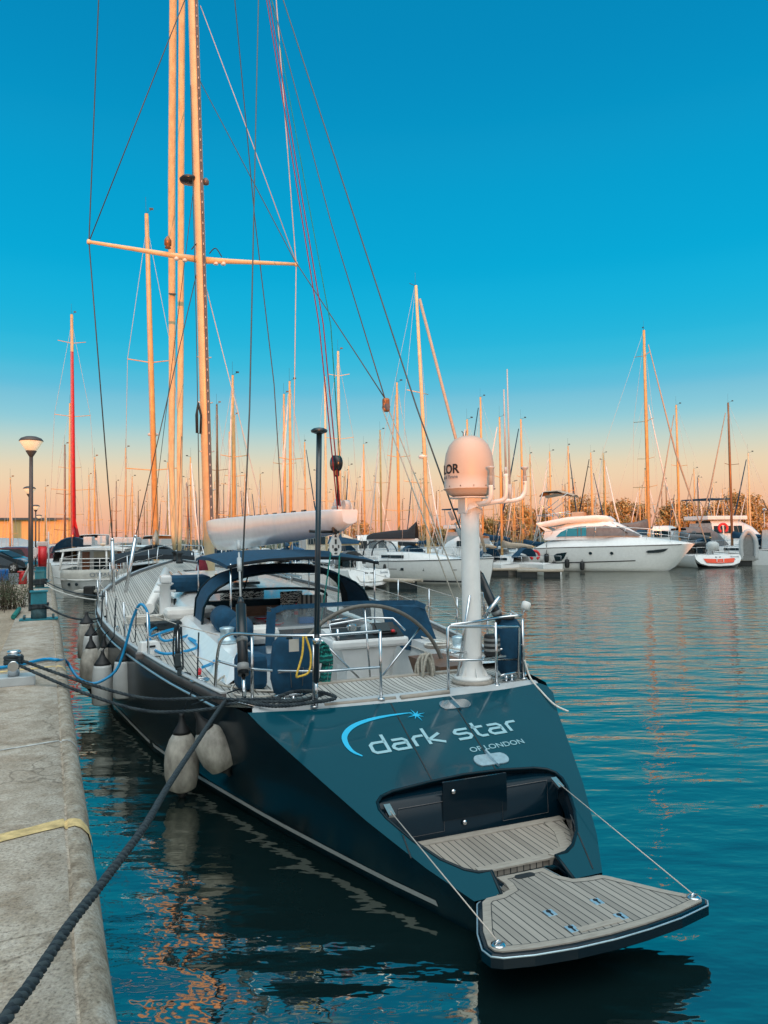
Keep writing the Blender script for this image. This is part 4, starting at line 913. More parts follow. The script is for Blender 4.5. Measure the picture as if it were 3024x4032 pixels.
mb = MB(); mb.lathe([(.1, 0), (.13, .02), (.13, .1), (.08, .12), (.08, .3), (.13, .34), (.13, .38), (.1, .4)], (-.2, 27.1, 2.15), n=16); yp(mb, 'furler_drum', 'black_rubber', o_g3)
for z, (v, a) in ((12.0, (-.35, 27.6)), (20.0, (-.585, 24.95))): mb = MB(); mb.lathe([(.135, -.02), (.135, .02)], (v, a, z), (0, -.25, 1), 12); yp(mb, 'sail_tie', 'grey_canvas', o_g2)
# standing rigging
def wire(name, pts, r=.012, mat='wire'): mb = MB(); mb.tube(pts, r, 6); return yp(mb, name, mat)
wire('cap_shroud', [(-2.62, 21.2, 3.0), (-3.21, 21.3, 11.13), (-2.96, 21.3, 17.94), (-2.65, 21.3, 25)], .016)
wire('cap_shroud', [(2.36, 21.3, 1.6), (2.4, 21.3, 3.17), (2.59, 21.3, 11.25), (2.05, 21.3, 19.27), (1.65, 21.3, 25)], .016, 'pale_wire')
wire('diagonal_shroud', [(-3.21, 21.3, 11.13), (-.96, 21.3, 17.65), (-.45, 21.3, 19.1)], .014)
wire('diagonal_shroud', [(2.59, 21.3, 11.3), (1.29, 21.3, 14.71), (-.2, 21.3, 18.5)], .012, 'pale_wire')
wire('lower_shroud', [(-.15, 21.3, 10.51), (1.41, 21.2, 4.13), (2.0, 21.0, 1.6)], .013, 'pale_wire')
wire('lower_shroud', [(-.35, 21.3, 10.6), (-2.06, 20.7, 3.1)], .013)
wire('inner_shroud', [(2.2, 21.3, 1.6), (2.07, 21.3, 4.13), (1.88, 21.3, 7.56), (1.34, 21.3, 12.49), (.8, 21.3, 18.94), (.3, 21.3, 25)], .015)
wire('backstay', [(-1.62, 8.5, 2.36), (-1.28, 9.6, 4.7), (-.13, 14, 13.6), (.0, 15.2, 16.5), (-.5, 21.2, 27)], .011)
wire('backstay', [(1.2, 8.1, 2.6), (1.0, 9.3, 4.8), (.37, 14, 13.73), (.0, 15.2, 16.5)], .011)
for pts in ([(-1.72, 7.9, 1.55), (-1.655, 8.35, 2.25)], [(1.58, 7.85, 1.62), (1.22, 8.02, 2.52)]):
    a_, b_ = Vector(pts[0]), Vector(pts[1]); mb = MB(); mb.tube([a_, b_], .058, 14); mb.tube([b_, b_.lerp(a_, -.12)], [.05, .02], 12); rm = yp(mb, 'hydraulic_ram', 'carbon')
    mb = MB(); mb.lathe([(.064, 0), (.064, .08)], a_.lerp(b_, .05), b_ - a_, 14); mb.lathe([(.062, 0), (.062, .05)], a_.lerp(b_, .45), b_ - a_, 14); yp(mb, 'ram_band', 'grey_plastic', rm)
    mb = MB(); q = a_ + (a_ - b_) * .3; mb.tube([a_, q], .022, 8); mb.box(q, (.03, .07, .14)); mb.lathe([(.055, -.02), (.055, .02)], q + Vector((0, 0, -.07)), (1, 0, 0), 16); yp(mb, 'ram_toggle', 'steel', rm)
    mb = MB(); d = (b_ - a_).normalized(); mb.tube([b_, b_ + d * .7], .013, 6); mb.tube([b_ + d * .45, b_ + d * .62], .028, 10); mb.tube([b_ + d * .74, b_ + d * .86], .024, 10); yp(mb, 'turnbuckle', 'grey_gelcoat', rm)
BK = Vector((1.83, 12.5, 5.55))
wire('running_backstay', [(-.29, 21.3, 16.38), (1.2, 16.4, 9.45), (1.73, 13.6, 6.55), BK], .012)
wire('check_stay', [(-.5, 21.2, 26), (1.0, 17.5, 16.3), (1.62, 14.9, 9.75), BK], .012)
mb = MB(); mb.box(BK + Vector((.02, 0, -.12)), (.14, .1, .26), bev=.04); o_ = yp(mb, 'runner_block', 'bronze'); mb = MB(); mb.lathe([(.06, -.055), (.06, .055)], BK + Vector((.02, 0, -.16)), (0, 1, 0), 14); yp(mb, 'sheave', 'alloy_dark', o_)
wire('runner_tackle', [BK + Vector((.07, 0, -.2)), (2.4, 10.3, 1.6)], .011, 'tan_rope'); wire('runner_tackle', [BK + Vector((-.05, 0, -.2)), (2.1, 9.9, 1.4)], .011, 'tan_rope')
wire('red_halyard', [p + Vector((-.12, -.2, 1.1)) if 0 else (.42, 11.1, 3.45), (.58, 12.5, 6.8), (.5, 16, 15.2), (-.5, 21.1, 27)], .011, 'red_rope')
wire('red_halyard', [(.5, 11.2, 3.5), (.66, 12.5, 6.8), (.56, 16, 15.2), (-.45, 21.1, 27)], .011, 'red_rope')
wire('topping_lift', [(.55, 11.35, 4.3), (.80, 12.5, 6.8), (.62, 16, 15.2), (-.4, 21.1, 27)], .009, 'green_rope')
wire('mast_halyard', [mast_pt(16) + Vector((-.16, -.12, 0)), mast_pt(9) + Vector((-.2, -.15, 0)), mast_pt(2.6) + Vector((-.3, -.3, 0))], .012)
c = mast_pt(6.4) + Vector((-.22, -.18, 0)); mb = MB(); mb.tube([c + Vector((.0, 0, .45)), c + Vector((-.06, 0, .1)), c + Vector((-.05, 0, -.4)), c + Vector((.05, 0, -.42)), c + Vector((.07, 0, .1)), c + Vector((0, 0, .4))], .03, 6); yp(mb, 'halyard_coil', 'rope_dark')
wire('jackline', [(-1.2, 27, 3.0), (-.3, 21.4, 14.0)], .01); wire('jackline', [(-.8, 22.5, 2.3), (-.2, 26.4, 6.6)], .01)
# turnbuckle poles of the shrouds and deck poles at the port bow
mb = MB(); mb.tube([(-2.60, 21., 1.5), (-2.63, 21.1, 3.03)], .045, 10); mb.lathe([(.05, 0), (.04, .06)], (-2.63, 21.1, 3.0), n=10); yp(mb, 'shroud_cover', 'steel')
mb = MB(); mb.tube([(-2.35, 20.6, 1.45), (-2.06, 20.7, 3.1)], .047, 10); mb.lathe([(.052, 0), (.045, .06)], (-2.06, 20.7, 3.08), n=10); yp(mb, 'shroud_cover', 'steel')

# sprayhood with clear panels
def arch(a, w0, w1, zb, zt_, k=15, cx=.08):
    r = []
    for i in range(k):
        t = math.pi * i / (k - 1); x = -math.cos(t); y = math.sin(t) ** .62
        r.append(Vector((cx + (w0 + (w1 - w0) * y * .5) * (abs(x) ** .8) * (1 if x > 0 else -1), a, zb + (zt_ - zb) * y)))
    return r
mb = MB(); mb.loft([arch(12.85, 1.54, 1.5, 1.46, 2.4), arch(13.3, 1.5, 1.5, 1.48, 2.49), arch(13.75, 1.5, 1.5, 1.5, 2.53), arch(13.95, 1.5, 1.5, 1.5, 2.50)]); o_d = yp(mb, 'sprayhood', 'navy_canvas')
mb = MB(); mb.loft([arch(13.95, 1.5, 1.5, 1.52, 2.5), arch(14.2, 1.45, 1.4, 1.6, 2.42)]); mb.loft([arch(14.86, 1.36, 1.3, 1.78, 2.0), arch(14.98, 1.34, 1.3, 1.74, 1.94)]); yp(mb, 'hood_frame', 'black_canvas', o_d)
A0, A1 = arch(14.2, 1.45, 1.4, 1.6, 2.42), arch(14.88, 1.36, 1.3, 1.78, 2.0)
for i0, i1 in ((0, 6), (6, 14)):
    mb = MB(); mb.loft([A0[i0:i1 + 1], A1[i0:i1 + 1]], smooth=False); yp(mb, 'clear_panel', 'clear_vinyl', o_d)
mb = MB(); mb.strip([A0[6], A1[6]], .12, (0, -1, .3), .02); yp(mb, 'hood_mullion', 'black_canvas', o_d)
mb = MB(); mb.tube([q + Vector((0, -.02, 0)) for q in arch(12.85, 1.54, 1.5, 1.46, 2.4)], .022, 6); mb.tube([q + Vector((0, 0, .004)) for q in arch(14.05, 1.5, 1.5, 1.52, 2.48)], .018, 6); yp(mb, 'hood_bow', 'dark_navy', o_d)
# bimini above
mb = MB(); rows = []
for a, w_, z in ((11.9, 1.3, 2.62), (12.6, 1.32, 2.68), (13.6, 1.34, 2.72), (14.8, 1.34, 2.71), (16, 1.25, 2.64)):
    rows.append([Vector((.12 + w_ * x, a, z + .07 * (1 - x * x) - .05 * abs(x) ** 4)) for x in (-1, -.8, -.5, 0, .5, .8, 1)])
mb.loft(rows); mb.loft([[p_ - Vector((0, 0, .035)) for p_ in r] for r in rows]); mb.loft([[r[0], r[0] - Vector((0, 0, .06))] for r in rows]); o_bi = yp(mb, 'bimini', 'navy_canvas')
mb = MB(); mb.loft([[p_ + Vector((0, -.02, .0)) for p_ in rows[0]], [p_ + Vector((0, -.03, -.05)) for p_ in rows[0]], [p_ + Vector((0, .1, -.045)) for p_ in rows[0]]]); yp(mb, 'valance', 'black_canvas', o_bi)
for v, a in ((-1.12, 11.95), (1.36, 11.95), (-1.1, 15.8), (1.3, 15.8)): mb = MB(); mb.tube([(v, a, 1.4 if v < 0 else 1.5), (v, a, 2.6)], .0165, 8); yp(mb, 'bimini_pole', 'steel', o_bi)
# screen ahead of the wheel
SC = [(-.82, 10.55, 1.45), (-.78, 10.6, 1.93), (-.6, 10.65, 1.98), (.5, 10.75, 1.98), (1.55, 10.7, 1.95), (1.68, 10.6, 1.88), (1.95, 10.5, 1.08)]
mb = MB(); 
for p_, q_, wd_ in ((SC[0], SC[1], .13), (SC[1], SC[2], .09), (SC[2], SC[3], .07), (SC[3], SC[4], .08), (SC[4], SC[5], .1)): mb.strip([p_, q_], wd_, (0, -1, .15), .03)
o_sc = yp(mb, 'screen_frame', 'navy_canvas')
mb = MB(); mb.prism([SC[4], SC[5], SC[6], (1.3, 10.6, 1.25), (1.05, 10.62, 1.5), (1.0, 10.7, 1.93)], (0, .03, 0)); yp(mb, 'screen_side', 'navy_canvas', o_sc)
mb = MB(); mb.faces([SC[0], SC[1], SC[2], SC[3], (1.0, 10.7, 1.93), (1.0, 10.62, 1.5), (-.75, 10.55, 1.45)], [(0, 1, 2, 3, 4, 5, 6)]); yp(mb, 'screen_pane', 'clear_vinyl', o_sc)
mb = MB(); mb.box((.1, 10.62, 1.1), (1.9, .08, .7)); yp(mb, 'screen_base', 'white_gelcoat', o_sc)
# pedestal, instruments, wheel
mb = MB(); mb.loft([[(.05, 9.7, .65), (.65, 9.7, .65), (.65, 10.1, .65), (.05, 10.1, .65)], [(.05, 9.65, 1.2), (.65, 9.65, 1.2), (.65, 10.1, 1.2), (.05, 10.1, 1.2)], [(-.05, 9.6, 1.46), (.78, 9.6, 1.46), (.78, 10.2, 1.46), (-.05, 10.2, 1.46)]], True, smooth=False); o_pd = yp(mb, 'wheel_pedestal', 'white_gelcoat')
mb = MB(); mb.box((.38, 9.9, 1.53), (1.14, .7, .13), bev=.04); mb.box((.38, 9.95, 1.62), (1.05, .55, .06), Matrix.Rotation(R(8), 3, 'X')); yp(mb, 'instrument_console', 'white_gelcoat', o_pd)
mb = MB(); mb.box((.38, 9.72, 1.66), (1.0, .3, .02), Matrix.Rotation(R(25), 3, 'X')); yp(mb, 'console_panel', 'carbon', o_pd)
mb = MB(); mb.box((.62, 9.72, 1.7), (.36, .22, .05), Matrix.Rotation(R(38), 3, 'X'), bev=.012); pl = yp(mb, 'chart_plotter', 'black_rubber', o_pd); mb = MB(); mb.box((.6, 9.69, 1.728), (.2, .16, .012), Matrix.Rotation(R(38), 3, 'X')); mb.build('screen', 'smoked_glass', pl)
mb = MB(); mb.lathe([(.09, 0), (.09, .05), (.07, .11), (.02, .13)], (.37, 9.72, 1.66), n=18); yp(mb, 'compass', 'tumbler_glass', o_pd)
mb = MB(); mb.box((.14, 9.7, 1.74), (.13, .1, .12), bev=.03); yp(mb, 'throttle_cover', 'steel', o_pd)
mb = MB(); mb.tube([(-.12, 9.75, 1.6), (-.12, 9.9, 1.78), (.5, 9.95, 1.84), (.85, 9.9, 1.82), (.95, 9.7, 1.66)], .014, 8); mb.tube([(-.08, 9.6, 1.5), (-.1, 9.6, 1.75)], .02, 8); mb.tube([(-.14, 9.7, 1.86), (.08, 9.7, 1.88)], .012, 6); yp(mb, 'console_rail', 'steel', o_pd)
mb = MB(); mb.lathe([(.012, 0), (.03, .005), (.03, .03), (.01, .04)], (.72, 9.6, 1.66), n=10); yp(mb, 'start_button', 'red_paint', o_pd)
hub = Vector((.17, 9.05, 1.0)); WR = 1.1; tiltm = Matrix.Rotation(R(-8), 3, 'X')
mb = MB(); mb.tube([hub + tiltm @ Vector((WR * math.cos(t), 0, WR * math.sin(t))) for t in [6.2832 * i / 72 for i in range(72)]], .027, 10, closed=True); o_wh = yp(mb, 'steering_wheel', 'wheel_leather')
for k in range(8):
    t = R(91 + 45 * k - 3 * k % 5); mb = MB(); mb.tube([hub, hub + tiltm @ Vector((WR * math.cos(t), 0, WR * math.sin(t)))], .013, 8); yp(mb, 'spoke', 'steel', o_wh)
mb = MB(); mb.lathe([(.08, -.06), (.09, 0), (.05, .08)], hub, (0, -1, 0), 18); mb.tube([hub, hub + Vector((.1, .7, 0))], .04, 10); yp(mb, 'hub', 'steel', o_wh)
mb = MB(); mb.lathe([(.16, -.01), (.16, .01)], (.16, 10.3, 1.66), (0, -1, .3), 20); yp(mb, 'engine_panel_wheel', 'carbon')
# winches
def winch(v, a, z, s_=1.): 
    mb = MB(); mb.lathe([(.13 * s_, 0), (.13 * s_, .06), (.1 * s_, .08), (.09 * s_, .16), (.105 * s_, .2), (.105 * s_, .22), (.06 * s_, .235)], (v, a, z), n=20); yp(mb, 'winch', 'steel_plate')
winch(1.85, 9.8, 1.28, .95); winch(-1.45, 9.2, 1.36); winch(-1.42, 10.6, 1.52); winch(1.6, 11.2, 1.4)
mb = MB(); mb.box((-2.55, 11.25, 1.33), (.14, .1, .1), bev=.02); yp(mb, 'genoa_car', 'alloy_dark'); mb = MB(); mb.box((-2.12, 9.5, 1.3), (.08, .14, .09), R(20), bev=.02); yp(mb, 'genoa_car', 'black_rubber')
mb = MB(); mb.tube(ring((-2.02, 9.0, 1.33), .11, .01, 18), .014, 6, closed=True); mb.tube([(-2.13, 9.0, 1.33), (-1.91, 9.0, 1.33)], .012, 6); yp(mb, 'snatch_block', 'steel')
# table, fixed to the cockpit sole
mb = MB(); mb.box((.32, 13.75, 1.42), (1.3, 2.1, .05), bev=.01); o_t = yp(mb, 'cockpit_table', 'white_gelcoat')
mb = MB(); mb.prism([(-.34, 12.72, 1.40), (-.34, 14.78, 1.40), (-.34, 14.6, 1.14), (-.34, 12.9, 1.14)], (.03, 0, 0)); mb.box((.3, 13.7, 1.03), (.2, 1.3, .74)); yp(mb, 'table_leaf', 'varnish_wood', o_t)
mb = MB(); mb.box((.18, 8.52, 1.08), (.16, .03, .34)); yp(mb, 'locker_front', 'varnish_wood')
# ------------------------------------------------------------------ loose things on and around the yacht
def on_yacht(mb, name, mat, label, cat, c, group=None, rz=0.):
    """mb is in the yacht's own axes about point c"""
    o = mb.build(name, mat); o.location = Yw(*c); o.rotation_euler = (0, 0, AL + rz); return tag(o, label, cat, group)
def ythg(name, label, cat, c, group=None, rz=0.): return thing(name, label, cat, Yw(*c), AL + rz, group)
# fenders
def fender(label, v, a, zb, zt, r, mat, shape='barrel', lean=(0, 0), hang=1.9):
    t = ythg('fender', label, 'fender', (v, a, zb), 'fenders hung along the port side'); h = zt - zb
    ax = Vector((lean[0], lean[1], 1))
    if shape == 'barrel': pr = [(.02, 0), (r * .45, .015), (r * .8, .08 * h), (r * .98, .3 * h), (r, .5 * h), (r * .95, .7 * h), (r * .72, .9 * h), (r * .5, h)]
    else: pr = [(.02, -.02), (r * .9, .0), (r, .04 * h), (r * 1.03, .4 * h), (r * .98, .7 * h), (r * .86, .93 * h), (r * .8, h)]
    MB().lathe(pr, axis=ax, n=28).build('body', mat, t)
    rt = r * (.52 if shape == 'barrel' else .82)
    MB().lathe([(rt, h), (rt * .9, h + .03), (rt * .35, h + .13), (.025, h + .2), (.03, h + .23)], axis=ax, n=20).build('cap', 'black_rubber', t)
    if shape == 'barrel': MB().lathe([(.02, -.1), (.025, -.06), (r * .42, .012)], axis=ax, n=16).build('lower_eye', 'black_rubber', t)
    top = ax * (h + .22) ; rail = Vector((.18 if v < 0 else 0, .0, sheer(a) - zb + .1)); up = rail + Vector((.02, 0, .55))
    MB().tube([top, rail, up] if hang > 1.5 else [top, rail], .009, 6).build('lanyard', 'rope_dark', t)
    return t
fender('nearest fender, fat weathered grey barrel hanging free at the port quarter', -2.24, 8.95, .06, .74, .2, 'dirty_vinyl')
fender('dull grey barrel fender lying tilted against the hull beside the transom edge', -1.86, 8.2, .5, 1.0, .2, 'dirty_vinyl', lean=(-.5, -.0), hang=1)
fender('clean white cylindrical fender below the blue hose', -3.03, 13, .33, .97, .165, 'white_vinyl', 'cyl')
fender('shaded grey-white cylindrical fender flat against the hull, right of the white one', -2.74, 12.3, .55, 1.12, .15, 'white_vinyl', 'cyl')
fender('big dirty grey barrel fender with black bottom eye, left of the white one', -3.2, 14.3, .36, 1.08, .19, 'dirty_vinyl')
fender('small grey fender half hidden between the big ones', -2.98, 14.1, .72, 1.1, .13, 'dirty_vinyl')
fender('slim grey-white cylindrical fender, third from the bow', -3.19, 15.2, .72, 1.2, .15, 'white_vinyl', 'cyl')
fender('grey fender nearest the bow of the yacht', -3.27, 15.9, .68, 1.36, .165, 'dirty_vinyl', 'cyl')
# mooring lines and hose
def rope(name, pts, r, mat, label, group=None, n=8, k=10, cat='rope'):
    c = Vector(pts[0]); mb = MB(); mb.tube([p - c for p in spline(pts, k)], r, n); o = mb.build(name, mat); o.location = c; return tag(o, label, cat, group)
def twist(name, pts, r, mat, label, group=None, pitch=.16, k=24):
    """three-strand laid rope"""
    P = spline(pts, k); c = P[0].copy(); mb = MB(); L = 0; cum = [0]
    for i in range(1, len(P)): L += (P[i] - P[i - 1]).length; cum.append(L)
    n = max(40, int(L / pitch * 9)); Q = []; j = 0
    for i in range(n + 1):
        d = L * i / n
        while j < len(cum) - 2 and cum[j + 1] < d: j += 1
        f = (d - cum[j]) / max(1e-6, cum[j + 1] - cum[j]); Q.append((P[j].lerp(P[j + 1], min(1, f)), (P[j + 1] - P[j]).normalized(), d))
    for s_ in range(3):
        pts2 = []
        for p, t, d in Q:
            u = t.cross(Vector((0, 0, 1))).normalized(); w_ = t.cross(u); an = 6.2832 * (d / pitch + s_ / 3)
            pts2.append(p + (u * math.cos(an) + w_ * math.sin(an)) * r * .5 - c)
        mb.tube(pts2, r * .58, 6)
    o = mb.build(name, mat); o.location = c; return tag(o, label, 'rope', group)
fl = Yw(-1.85, 7.75, 1.33)
twist('mooring_line', [fl, Vector((-1.71, 7.7, 1.30)).lerp(fl, .2), (-1.51, 5.9, 1.39), (-1.35, 4.6, 1.49), (-1.21, 3.7, 1.58), (-1.14, 2.95, 1.64), (-1.11, 2.6, 1.67), (-1.05, 2.2, 1.71), (-1.02, 2.0, 1.74), (-1.0, 1.5, 1.7)], .019, 'rope_dark', 'thick dark mooring line running from the yacht stern to the lower left corner', 'mooring lines of the yacht', .11)
bol = Qp(9.3, -.3, QZ + .28)
twist('mooring_line', [bol, bol.lerp(fl, .33) - Vector((0, 0, .12)), bol.lerp(fl, .62) - Vector((0, 0, .16)), fl + Vector((-.3, .25, -.03)), fl, Yw(-1.4, 7.55, 1.33)], .018, 'rope_dark', 'upper of the two dark lines from the polished bollard to the yacht stern', 'mooring lines of the yacht')
twist('mooring_line', [bol - Vector((0, .04, .05)), bol.lerp(fl, .33) - Vector((.0, .05, .22)), bol.lerp(fl, .62) - Vector((.0, .05, .28)), fl + Vector((-.32, .1, -.12)), fl + Vector((.02, -.03, -.03)), Yw(-1.3, 7.48, 1.31)], .018, 'rope_dark', 'lower of the two dark lines from the polished bollard to the yacht stern', 'mooring lines of the yacht')
twist('mooring_line', [fl + Vector((.05, -.04, .0)), Yw(-1.5, 7.46, 1.29), Yw(-1.1, 7.4, 1.3), Yw(-.85, 7.42, 1.32), Yw(-1.0, 7.56, 1.37), Yw(-1.25, 7.62, 1.38), Yw(-1.45, 7.56, 1.33), Yw(-1.2, 7.5, 1.31), Yw(-.95, 7.55, 1.34)], .02, 'rope_dark', 'tangle of dark rope made fast on the stern cleat of the yacht', None, .1)
bp = Qp(16.6, -.05, QZ + .3)
rope('mooring_line', sag(bp, Yw(-2.9, 15.7, 1.5), .16, 8), .022, 'rope_dark', 'dark line sagging from the nearest teal bollard to the yacht bow', 'mooring lines of the yacht')
rope('mooring_line', sag(Qp(28, -.1, QZ + .25), Yw(-2.9, 17.8, 1.75), .12, 8), .018, 'rope_dark', 'thin dark line from the second teal bollard to the yacht rail', 'mooring lines of the yacht')
rope('mooring_line', sag(Qp(27.5, -.1, QZ + .15), Yw(-2.95, 17.2, 1.7), .1, 8), .016, 'white_rope', 'thin white line from the second teal bollard to the yacht rail', 'mooring lines of the yacht')
h1 = [Qp(10.3, -1.5, 1.40), Qp(10.4, -.7, QZ + .025), Qp(10.6, -.31, QZ + .03), Qp(10.88, -.03, QZ + .03), Qp(10.9, .14, QZ - .0), Yw(-3.55, 12.1, 1.2), Yw(-3.4, 12., .97), Yw(-3.2, 12, .86), Yw(-3.02, 12, .9), Yw(-2.84, 12., 1.05), Yw(-2.72, 12.0, 1.385), Yw(-2.62, 11.9, 1.8), Yw(-2.52, 11.75, 2.03), Yw(-2.42, 11.65, 1.9), Yw(-2.4, 11.6, 1.5), Yw(-2.4, 11.7, 1.395), Yw(-2.3, 12.8, 1.395), Yw(-1.75, 13.7, 1.415), Yw(-2.1, 13.2, 1.405), Yw(-2.1, 12.3, 1.385), Yw(-1.6, 12.9, 1.405), Yw(-1.55, 13.8, 1.435), Yw(-2.15, 13.7, 1.435), Yw(-2.35, 12.0, 1.405), Yw(-2.25, 11.0, 1.375), Yw(-1.75, 11.3, 1.385), Yw(-1.75, 12.2, 1.415), Yw(-1.66, 11.7, 1.395), Yw(-1.63, 10.4, 1.365), Yw(-1.75, 9.9, 1.365), Yw(-1.9, 9.62, 1.375)]
rope('water_hose', h1, .021, 'blue_hose', 'bright blue water hose looping from the quay onto the yacht side deck', k=7, cat='hose')
t = ythg('hose_nozzle', 'red and white hose nozzle at the end of the blue hose', 'nozzle', (-1.92, 9.58, 1.33)); MB().tube([(0, .08, .01), (-.03, -.02, .02)], .026, 8).build('sleeve', 'white_paint', t); MB().tube([(-.03, -.02, .02), (-.05, -.16, .0)], [.03, .022], 8).build('tip', 'red_paint', t)
o = MB(); o.loft([[(-.16, -.1, 0), (.16, -.1, 0), (.16, .1, 0), (-.16, .1, 0)], [(-.13, -.07, .22), (.13, -.07, .22), (.13, .07, .22), (-.13, .07, .22)]], True, smooth=False); bx_ = ythg('plastic_box', 'white plastic box with a dark slot on the side deck among the hose', 'box', (-2.42, 11.36, 1.3), rz=.25); o.build('body', 'white_paint', bx_, bevel=.015); MB().box((0, -.088, .15), (.12, .012, .03), Matrix.Rotation(R(-8), 3, 'X')).build('slot', 'black_rubber', bx_)
# coils on the foredeck
def coil(name, label, c, r, rr, turns, mat, sq=1., dz=.02, up=False, wob=.25):
    mb = MB(); pts = []
    for i in range(turns * 16):
        th = 6.2832 * i / 16; q = r * (1 + wob * math.sin(i * .37) * .5)
        pts.append((q * math.cos(th), sq * q * math.sin(th), .015 + dz * i / 16) if not up else (q * .55 * math.cos(th) + .02 * math.sin(i * .31), .03 * math.sin(i * .7) + dz * i / 16, q * 1.5 * math.sin(th)))
    mb.tube(pts, rr, 6); return on_yacht(mb, name, mat, label, 'rope coil', c, 'rope coils on the yacht')
coil('rope_coil', 'loose heap of pale rope on the side deck near the bow', (-2.2, 14.8, 1.4), .33, .02, 5, 'white_rope', .7, .03)
coil('rope_coil', 'dark rope coil on a mat beside the white vent', (-1.95, 13.9, 1.38), .3, .03, 4, 'rope_dark', .6, .03)
coil('rope_coil', 'tan rope coil hung over the cockpit edge at the foot of the radome mast', (.62, 8.25, 1.3), .15, .018, 6, 'tan_rope', .6, .03, True)
coil('rope_coil', 'pale rope coiled flat on the teak behind the wheel', (1.35, 9.4, 1.42), .2, .014, 4, 'white_rope', .8, .012)
o = MB()
for q in range(9):
    pts = []; x0 = random.uniform(-.1, .1); y0 = random.uniform(-.06, .06); ln = random.uniform(.16, .30); wv = random.uniform(.02, .06)
    for i in range(15):
        th = 6.2832 * i / 14; pts.append((x0 + (wv + .045) * math.cos(th) + .02 * math.sin(3 * th), y0 + .03 * math.sin(2 * th), .31 + ln * math.sin(th) + random.uniform(-.01, .01)))
    o.tube(pts, .016, 6)
for q in range(4): th = q * .5; o.tube([( .09 * math.cos(t_), .08 * math.sin(t_), .36 + .02 * q) for t_ in [6.2832 * i / 12 for i in range(13)]], .016, 6)
on_yacht(o, 'rope_hank', 'flaked_rope', 'hank of green rope hanging behind the dark antenna pole', 'rope hank', (-.66, 8.42, 1.18))
# lifebelt bag and other covers on the pushpit
t = ythg('life_raft_bag', 'navy canvas rescue bag hanging inside the port stern rail', 'bag', (-1.2, 7.78, 1.3))
mb = MB(); rows = []
for z, w_, d_ in ((0, .10, .05), (.05, .22, .09), (.2, .255, .12), (.4, .25, .12), (.58, .23, .1), (.66, .15, .06)): rows.append([(w_ * math.copysign(abs(math.cos(th)) ** .6, math.cos(th)), d_ * math.copysign(abs(math.sin(th)) ** .7, math.sin(th)), z) for th in [6.2832 * i / 20 for i in range(20)]])
mb.loft(rows, True); mb.build('body', 'navy_canvas', t)
MB().tube([(-.2, -.11, .28), (.2, -.115, .3)], .006, 5).build('piping', 'grey_canvas', t); MB().tube([(-.06, -.125, .12), (-.07, -.125, .3), (.07, -.127, .32), (.06, -.125, .13)], .005, 5).build('piping', 'grey_canvas', t)
MB().box((-.06, -.24, .58), (.105, .012, .13)).build('metal_tag', 'alloy', t)
for x in (-.13, .1): MB().tube(ring((x, -.33, .67), .028, .01, 10), .012, 5, closed=True).build('strap', 'dark_navy', t)
on_yacht(MB().box((0, 0, .2), (.34, .34, .4), bev=.07), 'deck_cushion', 'navy_canvas', 'plain navy cushion block left of the rescue bag', 'cushion', (-1.52, 8.5, 1.28))
rope('lashing', [Yw(-1.2, 7.39, 1.985), Yw(-1.22, 7.37, 1.8), Yw(-1.28, 7.37, 1.6), Yw(-1.24, 7.4, 1.58), Yw(-1.14, 7.4, 1.62), Yw(-1.12, 7.4, 1.8), Yw(-1.17, 7.4, 1.98)], .011, 'yellow_rope', 'yellow lashing line tied on the port stern rail')
t = ythg('outboard_cover', 'tall navy cover strapped to the starboard quarter rail', 'cover', (1.54, 7.86, 1.31))
mb = MB(); rows = []
for z, w_, d_ in ((0, .12, .08), (.04, .15, .11), (.35, .155, .12), (.58, .15, .11), (.66, .1, .07)): rows.append([(w_ * math.copysign(abs(math.cos(th)) ** .7, math.cos(th)), d_ * math.sin(th), z) for th in [6.2832 * i / 18 for i in range(18)]])
mb.loft(rows, True); mb.build('cover', 'navy_canvas', t); MB().tube(ring((-.05, 0, .68), .1, .01, 14, 0), .018, 6).build('handle', 'black_rubber', t)
t = ythg('gas_canister', 'black banded canister on a small bracket at the starboard rail', 'canister', (1.17, 7.64, 1.58))
MB().lathe([(.085, 0), (.095, .02), (.095, .23), (.085, .25)], n=20).build('body', 'black_rubber', t)
for z in (.06, .12, .18): MB().lathe([(.0965, z), (.0965, z + .03)], n=20, caps=False).build('band', 'grey_plastic', t)
MB().box((0, 0, -.015), (.34, .1, .02), R(10)).build('bracket', 'steel', t)
t = ythg('stern_lamp', 'white cylinder lamp on a short stalk at the starboard corner rail', 'lamp', (1.66, 7.74, 2.02)); MB().tube([(0, 0, 0), (.05, 0, .1)], .012, 8).build('stalk', 'steel', t); MB().lathe([(.03, .07), (.055, .09), (.055, .16), (.04, .175)], axis=(.45, 0, 1), n=16).build('head', 'white_paint', t)
rope('hanging_line', [Yw(1.6, 7.62, 1.5), Yw(1.63, 7.55, 1.3), Yw(1.6, 7.3, 1.2), Yw(1.58, 7.0, 1.1), Yw(1.66, 6.85, 1.045)], .011, 'white_rope', 'white line end hanging down over the right side of the transom')
